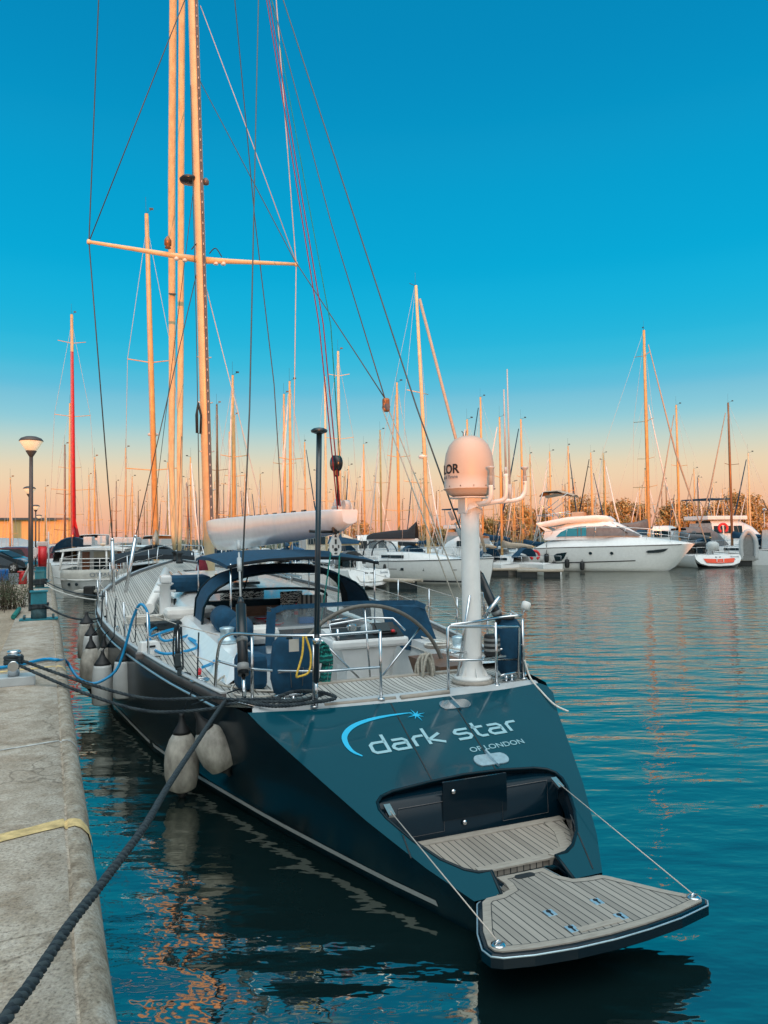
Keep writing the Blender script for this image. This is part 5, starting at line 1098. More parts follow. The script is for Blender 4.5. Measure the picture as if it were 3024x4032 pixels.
# cushions in the cockpit
def pillow(label, c, d, mat, rz=0., tx=0.):
    mb = MB(); rows = []; w_, h, th = d
    for i in range(9):
        x = -1 + i / 4
        row = []
        for j in range(12):
            an = 6.2832 * j / 12; e = (1 - abs(x) ** 4) ** .5 * .9 + .1
            row.append((x * w_ / 2, th / 2 * math.sin(an) * e, h / 2 * math.copysign(abs(math.cos(an)) ** .6, math.cos(an)) + h / 2))
        rows.append(row)
    mb.loft(rows, True); o = mb.build('scatter_cushion', mat); o.location = Yw(*c); o.rotation_euler = (tx, 0, AL + rz); return tag(o, label, 'cushion', 'cushions in the cockpit')
pillow('grey striped cushion at the starboard front of the cockpit', (1.0, 14.55, 1.34), (.55, .5, .18), 'striped_cushion', -.3, -.15)
pillow('black and cream patterned cushion behind the starboard striped one', (.62, 14.68, 1.42), (.5, .5, .16), 'pattern_cushion', .2, -.1)
pillow('grey striped cushion on the port cockpit seat', (-.95, 13.3, 1.34), (.5, .46, .18), 'striped_cushion', 1.2, -.2)
pillow('black and cream patterned cushion on the port cockpit seat', (-.72, 13.0, 1.34), (.45, .42, .16), 'pattern_cushion', 1.4, -.2)
pillow('black and cream patterned cushion on the coachroof shelf', (-.3, 15.2, 1.74), (.9, .22, .2), 'pattern_cushion')
def bolster(label, c, l, r, rz): 
    mb = MB(); mb.lathe([(r * .3, -l / 2), (r * .85, -l / 2 + .03), (r, -l / 2 + .1), (r, l / 2 - .1), (r * .85, l / 2 - .03), (r * .3, l / 2)], (0, 0, r), (1, 0, 0), 20); o = mb.build('bolster', 'navy_canvas'); o.location = Yw(*c); o.rotation_euler = (0, 0, AL + rz); return tag(o, label, 'cushion', 'cushions in the cockpit')
bolster('round navy bolster on the port coaming, nearer one', (-1.15, 11.0, 1.45), .75, .19, 1.35); bolster('round navy bolster on the port coaming, farther one', (-1.2, 12.1, 1.5), .9, .2, 1.5)
on_yacht(MB().box((0, 0, .14), (.6, .5, .28), bev=.1), 'folded_towel', 'white_sail', 'folded pale towel on the port cockpit seat', 'towel', (-.75, 11.6, 1.34))
on_yacht(MB().box((0, 0, .17), (.9, .7, .34), bev=.12), 'covered_hatch', 'navy_canvas', 'puffy navy cover on the side deck by the white vent', 'cover', (-1.25, 16.2, 1.9))
on_yacht(MB().box((0, 0, .1), (1.0, .6, .2), bev=.09), 'sail_bundle', 'white_sail', 'crumpled white sail bundle between the vent and the sprayhood', 'sail', (-1.4, 14.6, 1.5))
# table ware
def plate(c, k):
    t = ythg('plate', ['red-rimmed white plate on the cockpit table, nearest the port edge', 'red-rimmed white plate on the cockpit table, middle one', 'red-rimmed white plate on the cockpit table, farthest one', 'red-rimmed white plate beside the bottle'][k], 'plate', c, 'plates laid on the cockpit table')
    MB().lathe([(.08, 0), (.155, .035), (.15, .04), (.07, .012)], n=24).build('rim', 'red_paint', t); MB().lathe([(.13, .03), (.125, .034), (.02, .02)], n=24).build('well', 'white_paint', t)
for k, c in enumerate(((-.14, 13.0, 1.45), (-.1, 13.55, 1.45), (-.14, 14.1, 1.45), (.7, 13.2, 1.45))): plate(c, k)
def tumbler(c, h, r, label, mat='tumbler_glass'):
    mb = MB(); mb.lathe([(r * .8, 0), (r, h), (r * .93, h), (r * .75, .01)], n=16, caps=False); on_yacht(mb, 'drinking_glass', mat, label, 'glass', c, 'glasses on the cockpit table')
for k, (v, a, h, r) in enumerate(((.08, 13.9, .2, .06), (.22, 13.2, .15, .055), (.42, 13.7, .2, .065), (.62, 13.9, .24, .065), (.86, 13.7, .2, .06), (.98, 13.4, .18, .06), (.7, 13.3, .12, .055))):
    tumbler((v, a + .5, 1.45), h, r, 'clear drinking glass standing on the cockpit table')
t = ythg('bottle', 'clear bottle with red label standing among the glasses', 'bottle', (.54, 14.1, 1.45)); MB().lathe([(.04, 0), (.042, .02), (.042, .16), (.018, .21), (.016, .25)], n=16).build('body', 'tumbler_glass', t); MB().lathe([(.043, .05), (.043, .12)], n=16, caps=False).build('paper_label', 'red_paint', t); MB().lathe([(.019, .25), (.019, .275)], n=10).build('stopper', 'red_paint', t)
on_yacht(MB().box((0, 0, .06), (.28, .14, .12), bev=.02), 'napkin_box', 'blue_plastic', 'blue napkin box on the cockpit table', 'box', (.42, 13.0, 1.45))
o = MB()
for dx, h in ((-.03, .62), (.0, .66), (.035, .6)): o.tube(spline([(dx, 0, h), (dx - .02, .02, h * .5), (dx + .01, -.01, .1), (dx + .03, .0, .12), (dx + .02, .01, h * .6), (dx + .01, 0, h)], 4), .011, 5)
o.box((0, -.01, .2), (.07, .05, .16), bev=.015); o.box((.02, -.01, .06), (.05, .05, .1), bev=.01)
on_yacht(o, 'block_and_tackle', 'rope_dark', 'black looped tackle hanging on the port lifeline stanchion', 'tackle', (-2.24, 9.35, 1.33))
rope('sheet_tail', [Yw(-1.65, 9.3, 1.32), Yw(-1.85, 8.8, 1.31), Yw(-1.6, 8.45, 1.29), Yw(-1.3, 8.2, 1.28), Yw(-1.0, 8.05, 1.28), Yw(-.85, 7.85, 1.27)], .012, 'tan_rope', 'pale sheet tail lying across the aft deck by the port ram', 'loose sheets on deck')
rope('sheet_tail', [Yw(-1.45, 8.9, 1.36), Yw(-1.7, 8.6, 1.31), Yw(-1.75, 8.2, 1.29), Yw(-1.45, 8.0, 1.28), Yw(-1.3, 8.15, 1.29), Yw(-1.5, 8.3, 1.29)], .011, 'white_rope', 'white curl of rope on the aft deck beside the port ram', 'loose sheets on deck')
rope('sheet_tail', [Yw(1.7, 11.1, 1.43), Yw(1.6, 10.4, 1.42), Yw(1.75, 9.9, 1.42), Yw(1.5, 9.6, 1.41), Yw(1.62, 9.2, 1.4)], .012, 'white_rope', 'white sheet tail along the starboard coaming', 'loose sheets on deck')
rope('sheet_tail', [Yw(-2.3, 13.2, 1.37), Yw(-2.05, 14.0, 1.39), Yw(-1.9, 14.9, 1.42), Yw(-1.85, 16.0, 1.47), Yw(-1.8, 17.5, 1.52)], .013, 'tan_rope', 'pale line led forward along the port side deck', 'loose sheets on deck')
# ensign furled red under the boom, yellow horseshoe
o = MB(); rows = []
for z, w_ in ((0, .16), (.15, .13), (.32, .06), (.4, .02)): rows.append([((w_ + .02 * math.cos(5 * th)) * math.cos(th), w_ * .5 * math.sin(th), z) for th in [6.2832 * i / 24 for i in range(24)]])
o.loft(rows, True); on_yacht(o, 'furled_flag', 'red_rope', 'bundled dark red flag hanging by the mast foot', 'flag', (-.35, 20.6, 2.15))
# ------------------------------------------------------------------ the marina behind
def hull_rows(L, B, fs, fb, stern=.75, rake=.08, deep=.35, n=14):
    rows = []
    for i in range(n + 1):
        t = i / n; y = t * L
        w_ = B / 2 * (stern + (1 - stern) * min(1, t / .45)) if t < .45 else B / 2 * max(.015, (1 - ((t - .45) / .55) ** 2.1))
        z = fs + (fb - fs) * t ** 1.6; wl = w_ * (.86 - .25 * t)
        yb = y - rake * L * (t ** 3); r = []
        for s_ in (-1, 1):
            half = [(s_ * w_, y, z), (s_ * (w_ * .99), y - (y - yb) * .3, z * .6), (s_ * wl, yb, .02), (s_ * wl * .6, yb, -deep * .5)]
            r += half if s_ < 0 else [(0, yb, -deep)] + half[::-1]
        rows.append([Vector(p) for p in r])
    return rows
def hull(mb, *a, **k):
    rows = hull_rows(*a, **k); mb.loft(rows); mb.faces(rows[0], [tuple(range(len(rows[0])))])
    return rows
def deck_of(rows, dz=0.): mb = MB(); mb.loft([[r[0] + Vector((.03, 0, dz)), Vector((0, r[0].y, r[0].z + .06 + dz)), r[-1] + Vector((-.03, 0, dz))] for r in rows]); return mb
def sailboat(label, X, Yd, H, hd, hullm='white_gelcoat', furl='white_sail', cover='navy_canvas', hood='navy_canvas', spars='spar_sunlit_orange', nspr=2, heel=0., group=None, L=None, radar=False, base=.0, stripe=None, full=True, loc=None):
    """origin on the waterline under the mast, bow along +y"""
    L = L or H * .72; B = L * .31; t = thing('sailboat', label, 'sailboat', (X, Yd, 0), hd, group); t.rotation_euler = (0, heel, hd); o0 = -.56 * L
    sh_ = lambda mb: [setattr(v, 'co', v.co + Vector((0, o0, 0))) for v in mb.bm.verts]
    mb = MB(); rows = hull(mb, L, B, L * .085, L * .115, .72); sh_(mb); mb.build('hull', hullm, t)
    mb = deck_of(rows); sh_(mb); mb.build('deck', 'white_paint', t)
    fz = L * .095
    mb = MB(); mb.loft([[(-w_, y, fz), (-w_ * .9, y, fz + h), (0, y, fz + h * 1.12), (w_ * .9, y, fz + h), (w_, y, fz)] for y, w_, h in ((-.22 * L, B * .3, L * .045), (-.05 * L, B * .31, L * .05), (.1 * L, B * .26, L * .04), (.2 * L, B * .14, .01))]); cb = mb.build('cabin', 'white_gelcoat', t)
    if full:
        for s_ in (-1, 1): MB().box((s_ * B * .3, -.07 * L, fz + L * .025), (.04, L * .16, L * .02)).build('window', 'smoked_glass', cb)
    ms = MB(); r_ = .0062 * H + .022; ms.tube([(0, 0, fz), (0, 0, H * .6), (0, -.0 * H, H)], [r_, r_, r_ * .7], 8); m_ = ms.build('mast', spars, t)
    for k in range(nspr): mb = MB(); z = H * (.33 + .28 * k + (.08 if nspr == 1 else 0)); mb.tube([(-B * (.34 - .06 * k), -.02 * L, z + .1), (0, 0, z), (B * (.34 - .06 * k), -.02 * L, z + .1)], .028, 5); mb.build('spreader', spars, m_)
    MB().tube([(0, .03, H), (.02, -.02, H + .05), (.25, -.3, H + .12)], .012, 4).tube([(-.02, 0, H), (-.02, 0, H + .9)], .008, 4).box((.25, -.3, H + .16), (.2, .04, .1)).build('masthead_gear', 'wire', m_)
    if radar: MB().lathe([(.1, 0), (.26, .05), (.28, .14), (.18, .2)], (0, .35, H * .42), n=14).box((0, .15, H * .42), (.12, .3, .06)).build('radar', 'white_paint', m_)
    bz = fz + L * .12
    b_ = MB().tube([(0, -.1, bz), (0, -.36 * L, bz + .05)], .06, 8).build('boom', spars, t)
    mb = MB(); mb.loft([[(-w_, y, bz + .05), (-w_ * .7, y, bz + h * .7), (0, y, bz + h), (w_ * .7, y, bz + h * .7), (w_, y, bz + .05), (0, y, bz - .08)] for y, w_, h in ((-.08, .12, L * .06), (-.1 * L, .16, L * .04), (-.25 * L, .14, L * .03), (-.35 * L, .07, L * .015))], True); mb.build('sail_cover', cover, t)
    fy = .42 * L
    MB().tube([(0, fy, L * .13), (0, fy * .5, H * .48), (0, .03 * L, H * .94)], [.05, .06 + .0012 * H, .04], 8).build('furled_sail', furl, t)
    mb = MB()
    for s_ in (-1, 1):
        z0, z1 = H * .33 + .1, H * (.61 if nspr > 1 else .33) + .1
        mb.tube([(s_ * B * .42, -.03 * L, fz), (s_ * B * .34, -.02 * L, z0), (s_ * B * (.28 if nspr > 1 else .34), -.02 * L, z1), (0, 0, H * .97)], .013, 4)
        mb.tube([(s_ * B * .4, -.03 * L, fz), (0, 0, z0)], .011, 4)
    mb.tube([(0, -.55 * L, fz), (0, 0, H)], .013, 4); mb.build('rigging', 'pale_wire', t)
    if full:
        mb = MB(); mb.loft([[(B * .3 * math.cos(th), y, fz + L * .04 + zz * math.sin(th)) for th in [math.pi * i / 10 for i in range(11)]] for y, zz in ((-.3 * L, L * .075), (-.25 * L, L * .08), (-.2 * L, L * .03))]); mb.build('sprayhood', hood, t)
        mb = MB()
        for s_ in (-1, 1):
            pr = [(s_ * interp([(-.55, .34), (-.1, .49), (.2, .40), (.42, .08)], y / L) * B, y, fz + L * .05 + (.1 if y > .3 * L else 0)) for y in [k * L / 10 - .55 * L for k in range(10)]]
            mb.tube(pr, .012, 4)
            for p_ in pr[::2]: mb.tube([(p_[0], p_[1], fz - .05), p_], .012, 4)
        mb.build('guard_rail', 'steel', t)
    if stripe:
        mb = MB()
        for s_ in (0, -1): mb.loft([[r[s_] * 1. + Vector(((-.008 if s_ == 0 else .008), o0, -.12)), r[s_] + Vector(((-.01 if s_ == 0 else .01), o0, -.2))] for r in rows])
        mb.build('hull_stripe', stripe, t)
    return t
G1 = 'sailboats with bare masts across the marina'
def sb(lab, X, Yd, H, hd, **k): return sailboat(lab, X, Yd, H, R(hd), group=G1, **k)
sb('tall sailboat with a red furled sail on its mast, far left', -25.26, 60, 21.6, 22, furl='red_sail', cover='red_sail', nspr=3, heel=R(-.5))
mb = MB().tube([(0, -.16, 3.2), (0, -.16, 11), (0, -.12, 18.5)], [.2, .16, .11], 8)
o_ = mb.build('mast_sail', 'red_sail'); o_.parent = [o for o in bpy.data.objects if o.get('label', '').startswith('tall sailboat with a red')][0]
o2 = MB().prism([(.12, -.35, 2.6), (.6, -.35, 2.6), (.14, -.35, 4.9)], (0, .05, 0)).build('mizzen_staysail', 'red_sail'); o2.parent = o_.parent
t_ = sb('tall pale-masted sailboat with radar and dark canopy, close behind the yacht bow', -11.7, 38, 20.0, 16, nspr=2, radar=True, hullm='white_gelcoat', cover='tan_canvas', hood='black_canvas', heel=R(-1.4), L=13)
mb = MB(); mb.loft([[(x, y, 2.55 - .06 * x * x + z) for x in (-1.7, -1, 0, 1, 1.7)] for y, z in ((-7.6, -.15), (-7, .05), (-5.2, .05), (-4.6, -.05))]); mb.loft([[(x, -7.6, 2.4 - .06 * x * x) for x in (-1.7, -1, 0, 1, 1.7)], [(x, -7.62, 2.2 - .06 * x * x) for x in (-1.7, -1, 0, 1, 1.7)]]); o = mb.build('canopy', 'black_canvas', t_)
for x in (-1.6, 1.6):
    for y in (-7.4, -4.8): MB().tube([(x, y, 1.0), (x, y, 2.4)], .025, 6).build('canopy_pole', 'steel', t_)
sb('white sailboat with two black mast halyards, left of the high boom end', -3.29, 55, 17, 5, cover='navy_canvas', hood='navy_canvas', nspr=3, spars='spar_sunlit')
sb('tallest-masted sailboat on the right, its grey tent cover behind the motor yacht bow', 24.43, 68, 21.9, -70, furl='tan_canvas', cover='grey_canvas', hood='grey_canvas', nspr=3)
sb('sailboat with a gold-lit mast right behind the tall grey-tented one', 29.51, 82, 18.5, -60, hood='grey_canvas')
sb('sailboat with grey boom cover and pale furled genoa, right of the tall grey-tented one', 29.65, 74, 15.9, 20, cover='grey_canvas', furl='tan_canvas')
sb('sailboat with a dark straight mast, farthest right of the tall ones', 33.96, 72, 15.7, 25, spars='bronze', furl='tan_canvas', nspr=2)
sb('small sailboat with a short dark mast between the two right-hand tall masts', 40.57, 95, 10.1, -40, spars='alloy_dark', nspr=1)
sb('sailboat with mast just right of the dome antennas, dark blue furled genoa', 12.43, 66, 13.4, 35, furl='navy_canvas', hood='navy_canvas')
sb('sailboat with slim mast and forked backstay, second right of the dome', 16.98, 85, 12.3, -30)
sb('sailboat behind the flybridge, taller of the close pair with radar', 17.68, 78, 11.8, 25, radar=True)
sb('sailboat behind the flybridge, shorter of the close pair', 20.12, 90, 10.0, 30, nspr=1)
sb('sailboat with dark slanting stay above the motor yacht canopy', 20.15, 80, 12.6, -35, furl='navy_canvas')
sb('sailboat with crossing black stays above the motor yacht windscreen', 23.74, 84, 12.3, 30, furl='black_canvas')
sb('sailboat with thin gold-lit mast above the motor yacht windscreen', 28.46, 95, 13.4, 20)
sb('sailboat whose mast stands right behind the dome', 9.63, 72, 16.6, 30, furl='navy_canvas')
sb('sailboat with dark stay and gold-lit mast left of the white cruising yacht', 1.16, 58, 15.2, 18, cover='black_canvas', furl='tan_canvas')
sb('sailboat with lone pale mast between the rigging, left of centre', -8.07, 60, 14.8, 12)
sb('sailboat with short leaning genoa below the block, centre', -9.08, 85, 14.1, -25, furl='navy_canvas')
sb('sailboat with bright gold-lit mast just left of the dark-covered boom', -2.12, 80, 13.1, 15)
sb('sailboat with tall slim mast over the sugar-scoop boat', -.29, 75, 13.9, 22, cover='navy_canvas')
sb('sailboat with reddish mast just right of the yacht mast', -14.03, 62, 14.4, 10, spars='bronze', furl='tan_canvas')
sb('sailboat with gold-lit mast second right of the yacht mast', -13.36, 66, 14.1, 8)
sb('sailboat with dark stays third right of the yacht mast', -15.91, 76, 14.1, 14, furl='black_canvas')
sb('sailboat with black and white twisted stay, left of the furled genoa', -24.55, 70, 11.8, 20, furl='black_canvas')
sb('sailboat with slender mast beside the furled genoa', -25.87, 82, 10.2, 15)
sb('sailboat with pale mast left of the red-sailed boat', -32.01, 75, 17.1, 24, nspr=2)
sb('sailboat with short reddish mast left of the red-sailed boat', -30.36, 70, 12.2, 22, spars='bronze')
sb('sailboat with yellow-lit mast right of the nearest lamp post', -36.8, 80, 8.9, 20, nspr=1)
sb('sailboat with yellow-lit mast behind the warehouse gantry', -35.55, 70, 9.1, 20, nspr=1)
# the crowd of masts in the distance: three kinds copied
random.seed(11)
def proto(hm, fm, cm, sp_, ns): return remember(sailboat('x', 0, -500, 10., 0., hm, fm, cm, cm, sp_, ns, full=False))
PR = [proto('white_gelcoat', 'white_sail', 'navy_canvas', 'spar_sunlit_orange', 2), proto('white_gelcoat', 'tan_canvas', 'grey_canvas', 'spar_sunlit_orange', 1), proto('dark_navy', 'navy_canvas', 'navy_canvas', 'spar_sunlit', 2), proto('white_gelcoat', 'sailcloth', 'black_canvas', 'bronze', 2)]
far = []
for i in range(92):
    d = random.uniform(88, 150); far.append((random.choice((random.uniform(560, 1130), random.uniform(560, 1130), random.uniform(430, 560), random.uniform(170, 430), random.uniform(1130, 1620))), d, random.uniform(8.2, 13.5) + (d - 90) * .02))
first = [True] * 4
for x, d, h in far:
    k = random.randrange(4); X = (x * 1.8228 - 1512) / 2900 * d; hd = R(random.choice((20, 25, -155, 15, 30, -60)) + random.uniform(-6, 6)); s_ = h / 10
    lab = ['white-hulled sailboat with navy sail cover, one of the crowd of far masts', 'white-hulled sailboat with grey sail cover, one of the crowd of far masts', 'dark-hulled sailboat, one of the crowd of far masts', 'white-hulled sailboat with black cover and reddish mast, one of the crowd of far masts'][k]
    if first[k]:
        first[k] = False; r = PR[k]; r.location = (X, d, 0); r.rotation_euler = (0, 0, hd); r.scale = (s_,) * 3; r['label'] = lab; r['group'] = 'crowd of far sailboats'
    else: copy_thing(PR[k], (X, d, 0), hd, lab, 'crowd of far sailboats', s_)
# ---- white cruising yacht, side on, right of centre
t = thing('cruising_yacht', 'white cruising yacht side-on with dark hull windows and black boom cover', 'sailing yacht', (-1.85, 52.0, 0), math.atan2(-.745, -.667))
mb = MB(); rows = hull(mb, 11.3, 3.7, 1.38, 1.62, .85, .03); mb.build('hull', 'white_gelcoat', t)
mb = deck_of(rows); mb.build('deck', 'white_paint', t)
mb = MB()
for s_ in (0, -1): mb.loft([[r[s_] * 1 + Vector((-.02 if s_ == 0 else .02, 0, .02)), r[s_] + Vector((-.03 if s_ == 0 else .03, 0, -.03))] for r in rows])
mb.build('rub_rail', 'carbon', t)
mb = MB()
for sg in (1, 5):
    pass
for s_ in (-1, 1): mb.loft([[(s_ * (interp([(0, 1.56), (5, 1.62), (8, 1.22), (10.3, .5)], y) + .06), y, z) for z in (.24, .14)] for y in [k * .8 for k in range(13)]])
mb.build('boot_stripe', 'carbon', t)
for y in (2.2, 5.4, 6.9):
    for s_ in (-1, 1): MB().box((s_ * interp([(0, 1.6), (5, 1.83), (8, 1.42)], y), y, .92), (.08, .62, .16), R(-s_ * 6) if y > 5 else None).build('hull_window', 'smoked_glass', t)
mb = MB()
for s_ in (-1, 1): mb.loft([[(s_ * (interp([(0, 1.58), (5, 1.84), (8, 1.42), (9.5, .95)], y)), y, z) for z in (.94, .9)] for y in (1.5, 3, 5, 6.5, 8, 9.3)])
mb.build('hull_stripe', 'alloy_dark', t)
mb = MB(); mb.loft([[(-w_, y, 1.45), (-w_ * .9, y, 1.45 + h), (0, y, 1.5 + h), (w_ * .9, y, 1.45 + h), (w_, y, 1.45)] for y, w_, h in ((3.0, 1.2, .5), (5, 1.2, .48), (7, .95, .35), (8.8, .4, .06))]); cb = mb.build('cabin', 'white_gelcoat', t)
for s_ in (-1, 1): MB().box((s_ * 1.17, 4.2, 1.7), (.06, 1.9, .2)).build('window', 'smoked_glass', cb)
mb = MB(); mb.loft([[(1.3 * math.cos(th), y, 1.75 + zz * math.sin(th)) for th in [math.pi * i / 12 for i in range(13)]] for y, zz in ((1.7, .95), (2.4, 1.0), (3.9, .15))]); o = mb.build('sprayhood', 'clear_vinyl', t)
MB().tube([(1.3 * math.cos(th), 1.7, 1.75 + .96 * math.sin(th)) for th in [math.pi * i / 12 for i in range(13)]], .06, 6).tube([(1.3 * math.cos(th), 2.5, 1.75 + 1.0 * math.sin(th)) for th in [math.pi * i / 12 for i in range(13)]], .05, 6).build('hood_bow', 'black_canvas', o)
H = 19.6; m_ = MB().tube([(0, 6.35, 1.5), (0, 6.0, 11), (0, 5.6, H)], [.13, .13, .1], 10).build('mast', 'spar_sunlit', t)
MB().tube([(-1.3, 5.4, 6.6), (0, 5.6, 6.5), (1.3, 5.4, 6.6)], .03, 6).build('spreader', 'spar_sunlit', m_); MB().tube([(-1.1, 5.6, 12.5), (0, 5.95, 12.4), (1.1, 5.6, 12.5)], .03, 6).build('spreader', 'spar_sunlit', m_)
MB().lathe([(.1, 0), (.28, .05), (.3, .15), (.18, .22)], (0, 5.95, 8.1), n=14).box((0, 5.8, 8.1), (.1, .3, .06)).build('radar', 'white_paint', m_)
MB().tube([(0, 5.55, H), (.3, 5.3, H + .15)], .02, 4).tube([(0, 5.55, H), (0, 5.55, H + .9)], .01, 4).build('masthead_gear', 'wire', m_)
b_ = MB().tube([(0, 5.4, 2.75), (0, .9, 2.85)], .12, 8).build('boom', 'white_paint', t)
mb = MB(); mb.loft([[(-w_, y, 2.85), (-w_ * .6, y, 2.85 + h * .7), (0, y, 2.85 + h), (w_ * .6, y, 2.85 + h * .7), (w_, y, 2.85)] for y, w_, h in ((5.35, .2, 1.15), (4.6, .28, .62), (3, .27, .55), (1.4, .22, .42), (.9, .12, .25))]); mb.build('sail_cover', 'black_canvas', t)
MB().tube([(0, 10.7, 2.0), (0, 5.9, H * .95)], .1, 8).build('furled_sail', 'tan_canvas', t)
mb = MB()
for s_ in (-1, 1): mb.tube([(s_ * 1.5, 5.3, 1.5), (s_ * 1.3, 5.4, 6.6), (s_ * 1.1, 5.4, 11.9), (0, 5.55, H)], .012, 4)
mb.tube([(0, 0, 1.4), (0, 5.5, H)], .012, 4); mb.build('rigging', 'pale_wire', t)
mb = MB()
for s_ in (-1, 1):
    pr = [(s_ * interp([(0, 1.5), (5, 1.75), (8, 1.35), (10.8, .1)], y), y, 2.05 + .03 * y) for y in (.1, 1.5, 3, 4.5, 6, 7.5, 9, 10.6)]; mb.tube(pr, .012, 4)
    for p_ in pr: mb.tube([(p_[0], p_[1], 1.4), p_], .014, 4)
mb.build('guard_rail', 'steel', t)
tag(MB().lathe([(.03, 0), (.14, .05), (.18, .3), (.14, .58), (.03, .64)], n=14).build('fender', 'black_rubber'), 'black fender on the side of the white cruising yacht', 'fender').location = (.05, 48.0, .62)
# ---- sugar-scoop sailboat, stern to us
def scoop(label, X, Yd, hd, L, B, panel, name, sub, H=None, lean=0.):
    t = thing('scoop_stern_sailboat', label, 'sailboat', (X, Yd, 0), hd)
    mb = MB(); rows = hull_rows(L, B, 1.05, 1.3, .92, .05); mb.loft(rows)
    # the open raked stern
    a = [Vector((x * B * .46, -.55 + .5 * z, z)) for x, z in ((-1, 1.1), (-1.0, .75), (-.85, .4), (-.55, .2), (0, .14), (.55, .2), (.85, .4), (1.0, .75), (1, 1.1))]
    b = [Vector((p.x * .99, .25, p.z)) for p in a]; mb.loft([a, b]); mb.build('hull', 'white_gelcoat', t)
    mb = MB(); mb.faces(a, [tuple(range(len(a)))]); mb.loft([a, [Vector((p.x * .86, p.y - .015, max(.24, min(p.z, 1.1)))) for p in a]]); mb.build('transom', 'white_gelcoat', t)
    mb = deck_of(rows); mb.build('deck', 'white_paint', t)
    px = B * .3
    mb = MB(); mb.prism([(-px * 1.05, -.6 + .5 * .78, .80), (-px * .9, -.6 + .5 * .45, .45), (0, -.6 + .19, .38), (px * .9, -.6 + .225, .45), (px * 1.05, -.6 + .39, .80), (0, -.6 + .36, .74)], (0, -.03, 0)); mb.build('stern_panel', panel, t)
    mb = MB()
    for x0, x1, z0, z1 in ((-px * .25, px * .25, .42, .44), (-px * .25, -px * .2, .42, .78), (px * .2, px * .25, .42, .78), (-px * .1, px * .1, .56, .58)): mb.box(((x0 + x1) / 2, -.66 + .5 * (z0 + z1) / 2, (z0 + z1) / 2), (x1 - x0 or .03, .03, z1 - z0))
    mb.build('boarding_step', 'white_paint', t)
    mb = MB(); mb.loft([[(-w_, y, 1.1), (-w_ * .9, y, 1.1 + h), (0, y, 1.15 + h), (w_ * .9, y, 1.1 + h), (w_, y, 1.1)] for y, w_, h in ((2.6, B * .3, .5), (5, B * .3, .5), (7, B * .2, .3), (L * .8, .2, .05))]); cb = mb.build('cabin', 'white_gelcoat', t)
    MB().box((0, 2.57, 1.3), (.7, .06, .5)).build('companionway', 'smoked_glass', cb)
    for s_ in (-1, 1): MB().box((s_ * B * .3, 4, 1.35), (.06, 2, .2)).build('window', 'smoked_glass', cb)
    mb = MB(); mb.loft([[(B * .32 * math.cos(th), y, 1.35 + zz * math.sin(th)) for th in [math.pi * i / 10 for i in range(11)]] for y, zz in ((1.9, .8), (2.4, .85), (3.4, .2))]); mb.build('sprayhood', 'grey_canvas', t)
    mb = MB()
    for s_ in (-1, 1):
        mb.tube([(s_ * B * .43, -.1, 1.05), (s_ * B * .43, -.1, 1.75), (s_ * B * .2, -.15, 1.75), (s_ * B * .2, -.15, 1.1)], .02, 6); mb.tube([(s_ * B * .44, -.1, 1.72), (s_ * B * .49, 3, 1.75), (s_ * B * .42, 6, 1.85), (0, L * .97, 1.95)], .012, 4)
        for y in (1.5, 3, 4.5, 6): mb.tube([(s_ * B * .48, y, 1.1), (s_ * B * .48, y, 1.75)], .014, 4)
    mb.build('guard_rail', 'steel', t)
    MB().tube([(.0 + .42 * math.cos(q), 1.0, 1.45 + .42 * math.sin(q)) for q in [6.2832 * i / 24 for i in range(24)]], .02, 6, closed=True).build('steering_wheel', 'steel', t)
    MB().box((0, 1.1, 1.2), (.3, .25, .7), bev=.03).build('pedestal', 'white_gelcoat', t)
    mb = MB(); ny = lambda z: -.55 + .5 * z - .03
    text_mesh(mb, name, .2, (B * .24, ny(.86), .86), (1, 0, 0), (0, .45, 1), .01, width=B * .17)
    if sub: text_mesh(mb, sub, .18, (B * .29, ny(.62), .62), (1, 0, 0), (0, .45, 1), .01)
    mb.build('name_lettering', 'grey_letter', t)
    mb = MB()
    for x in (-.24, -.14, .08, .18): mb.lathe([(.045, 0), (.04, .02)], (x * 1.1, ny(.9) + .02, .9), (0, -1, .4), 10)
    mb.build('stern_vent', 'smoked_glass', t)
    if H:
        m_ = MB().tube([(0, L * .55, 1.2), (0, L * .55, H)], [.09, .06], 8).build('mast', 'spar_sunlit', t)
        MB().tube([(-1, L * .54, H * .4), (0, L * .55, H * .4), (1, L * .54, H * .4)], .03, 5).build('spreader', 'spar_sunlit', m_)
        mb = MB(); mb.tube([(0, 0, 1.1), (0, L * .55, H)], .01, 4); mb.tube([(-B * .45, L * .53, 1.2), (-1, L * .54, H * .4), (0, L * .55, H)], .01, 4); mb.tube([(B * .45, L * .53, 1.2), (1, L * .54, H * .4), (0, L * .55, H)], .01, 4); mb.build('rigging', 'pale_wire', t)
        mb = MB().tube([(0, L * .52, 2.5), (0, L * .1, 2.6)], .07, 6); mb.build('boom', 'spar_sunlit', t)
        mb = MB(); mb.loft([[(-w_, y, 2.6), (0, y, 2.6 + h), (w_, y, 2.6)] for y, w_, h in ((L * .5, .2, .5), (L * .3, .2, .4), (L * .1, .1, .2))]); mb.build('sail_cover', 'navy_canvas', t)
    return t
scoop('white sugar-scoop sailboat with grey stern lettering, left of the cruising yacht', -.95, 43.3, R(32), 9.6, 3.0, 'white_paint', 'Sunna', 'TE', 13.5)
t = scoop('white sugar-scoop sailboat with an orange-red stern panel, right of the motor yacht', 28.2, 62.5, R(10), 11.5, 4.6, 'orange_red', 'Sima', '60')
MB().lathe([(.3, 0), (.5, .1), (.52, .55), (.3, .75), (.05, .78)], (-.1, .5, 1.45), n=14).build('wheel_cover', 'white_vinyl', t)
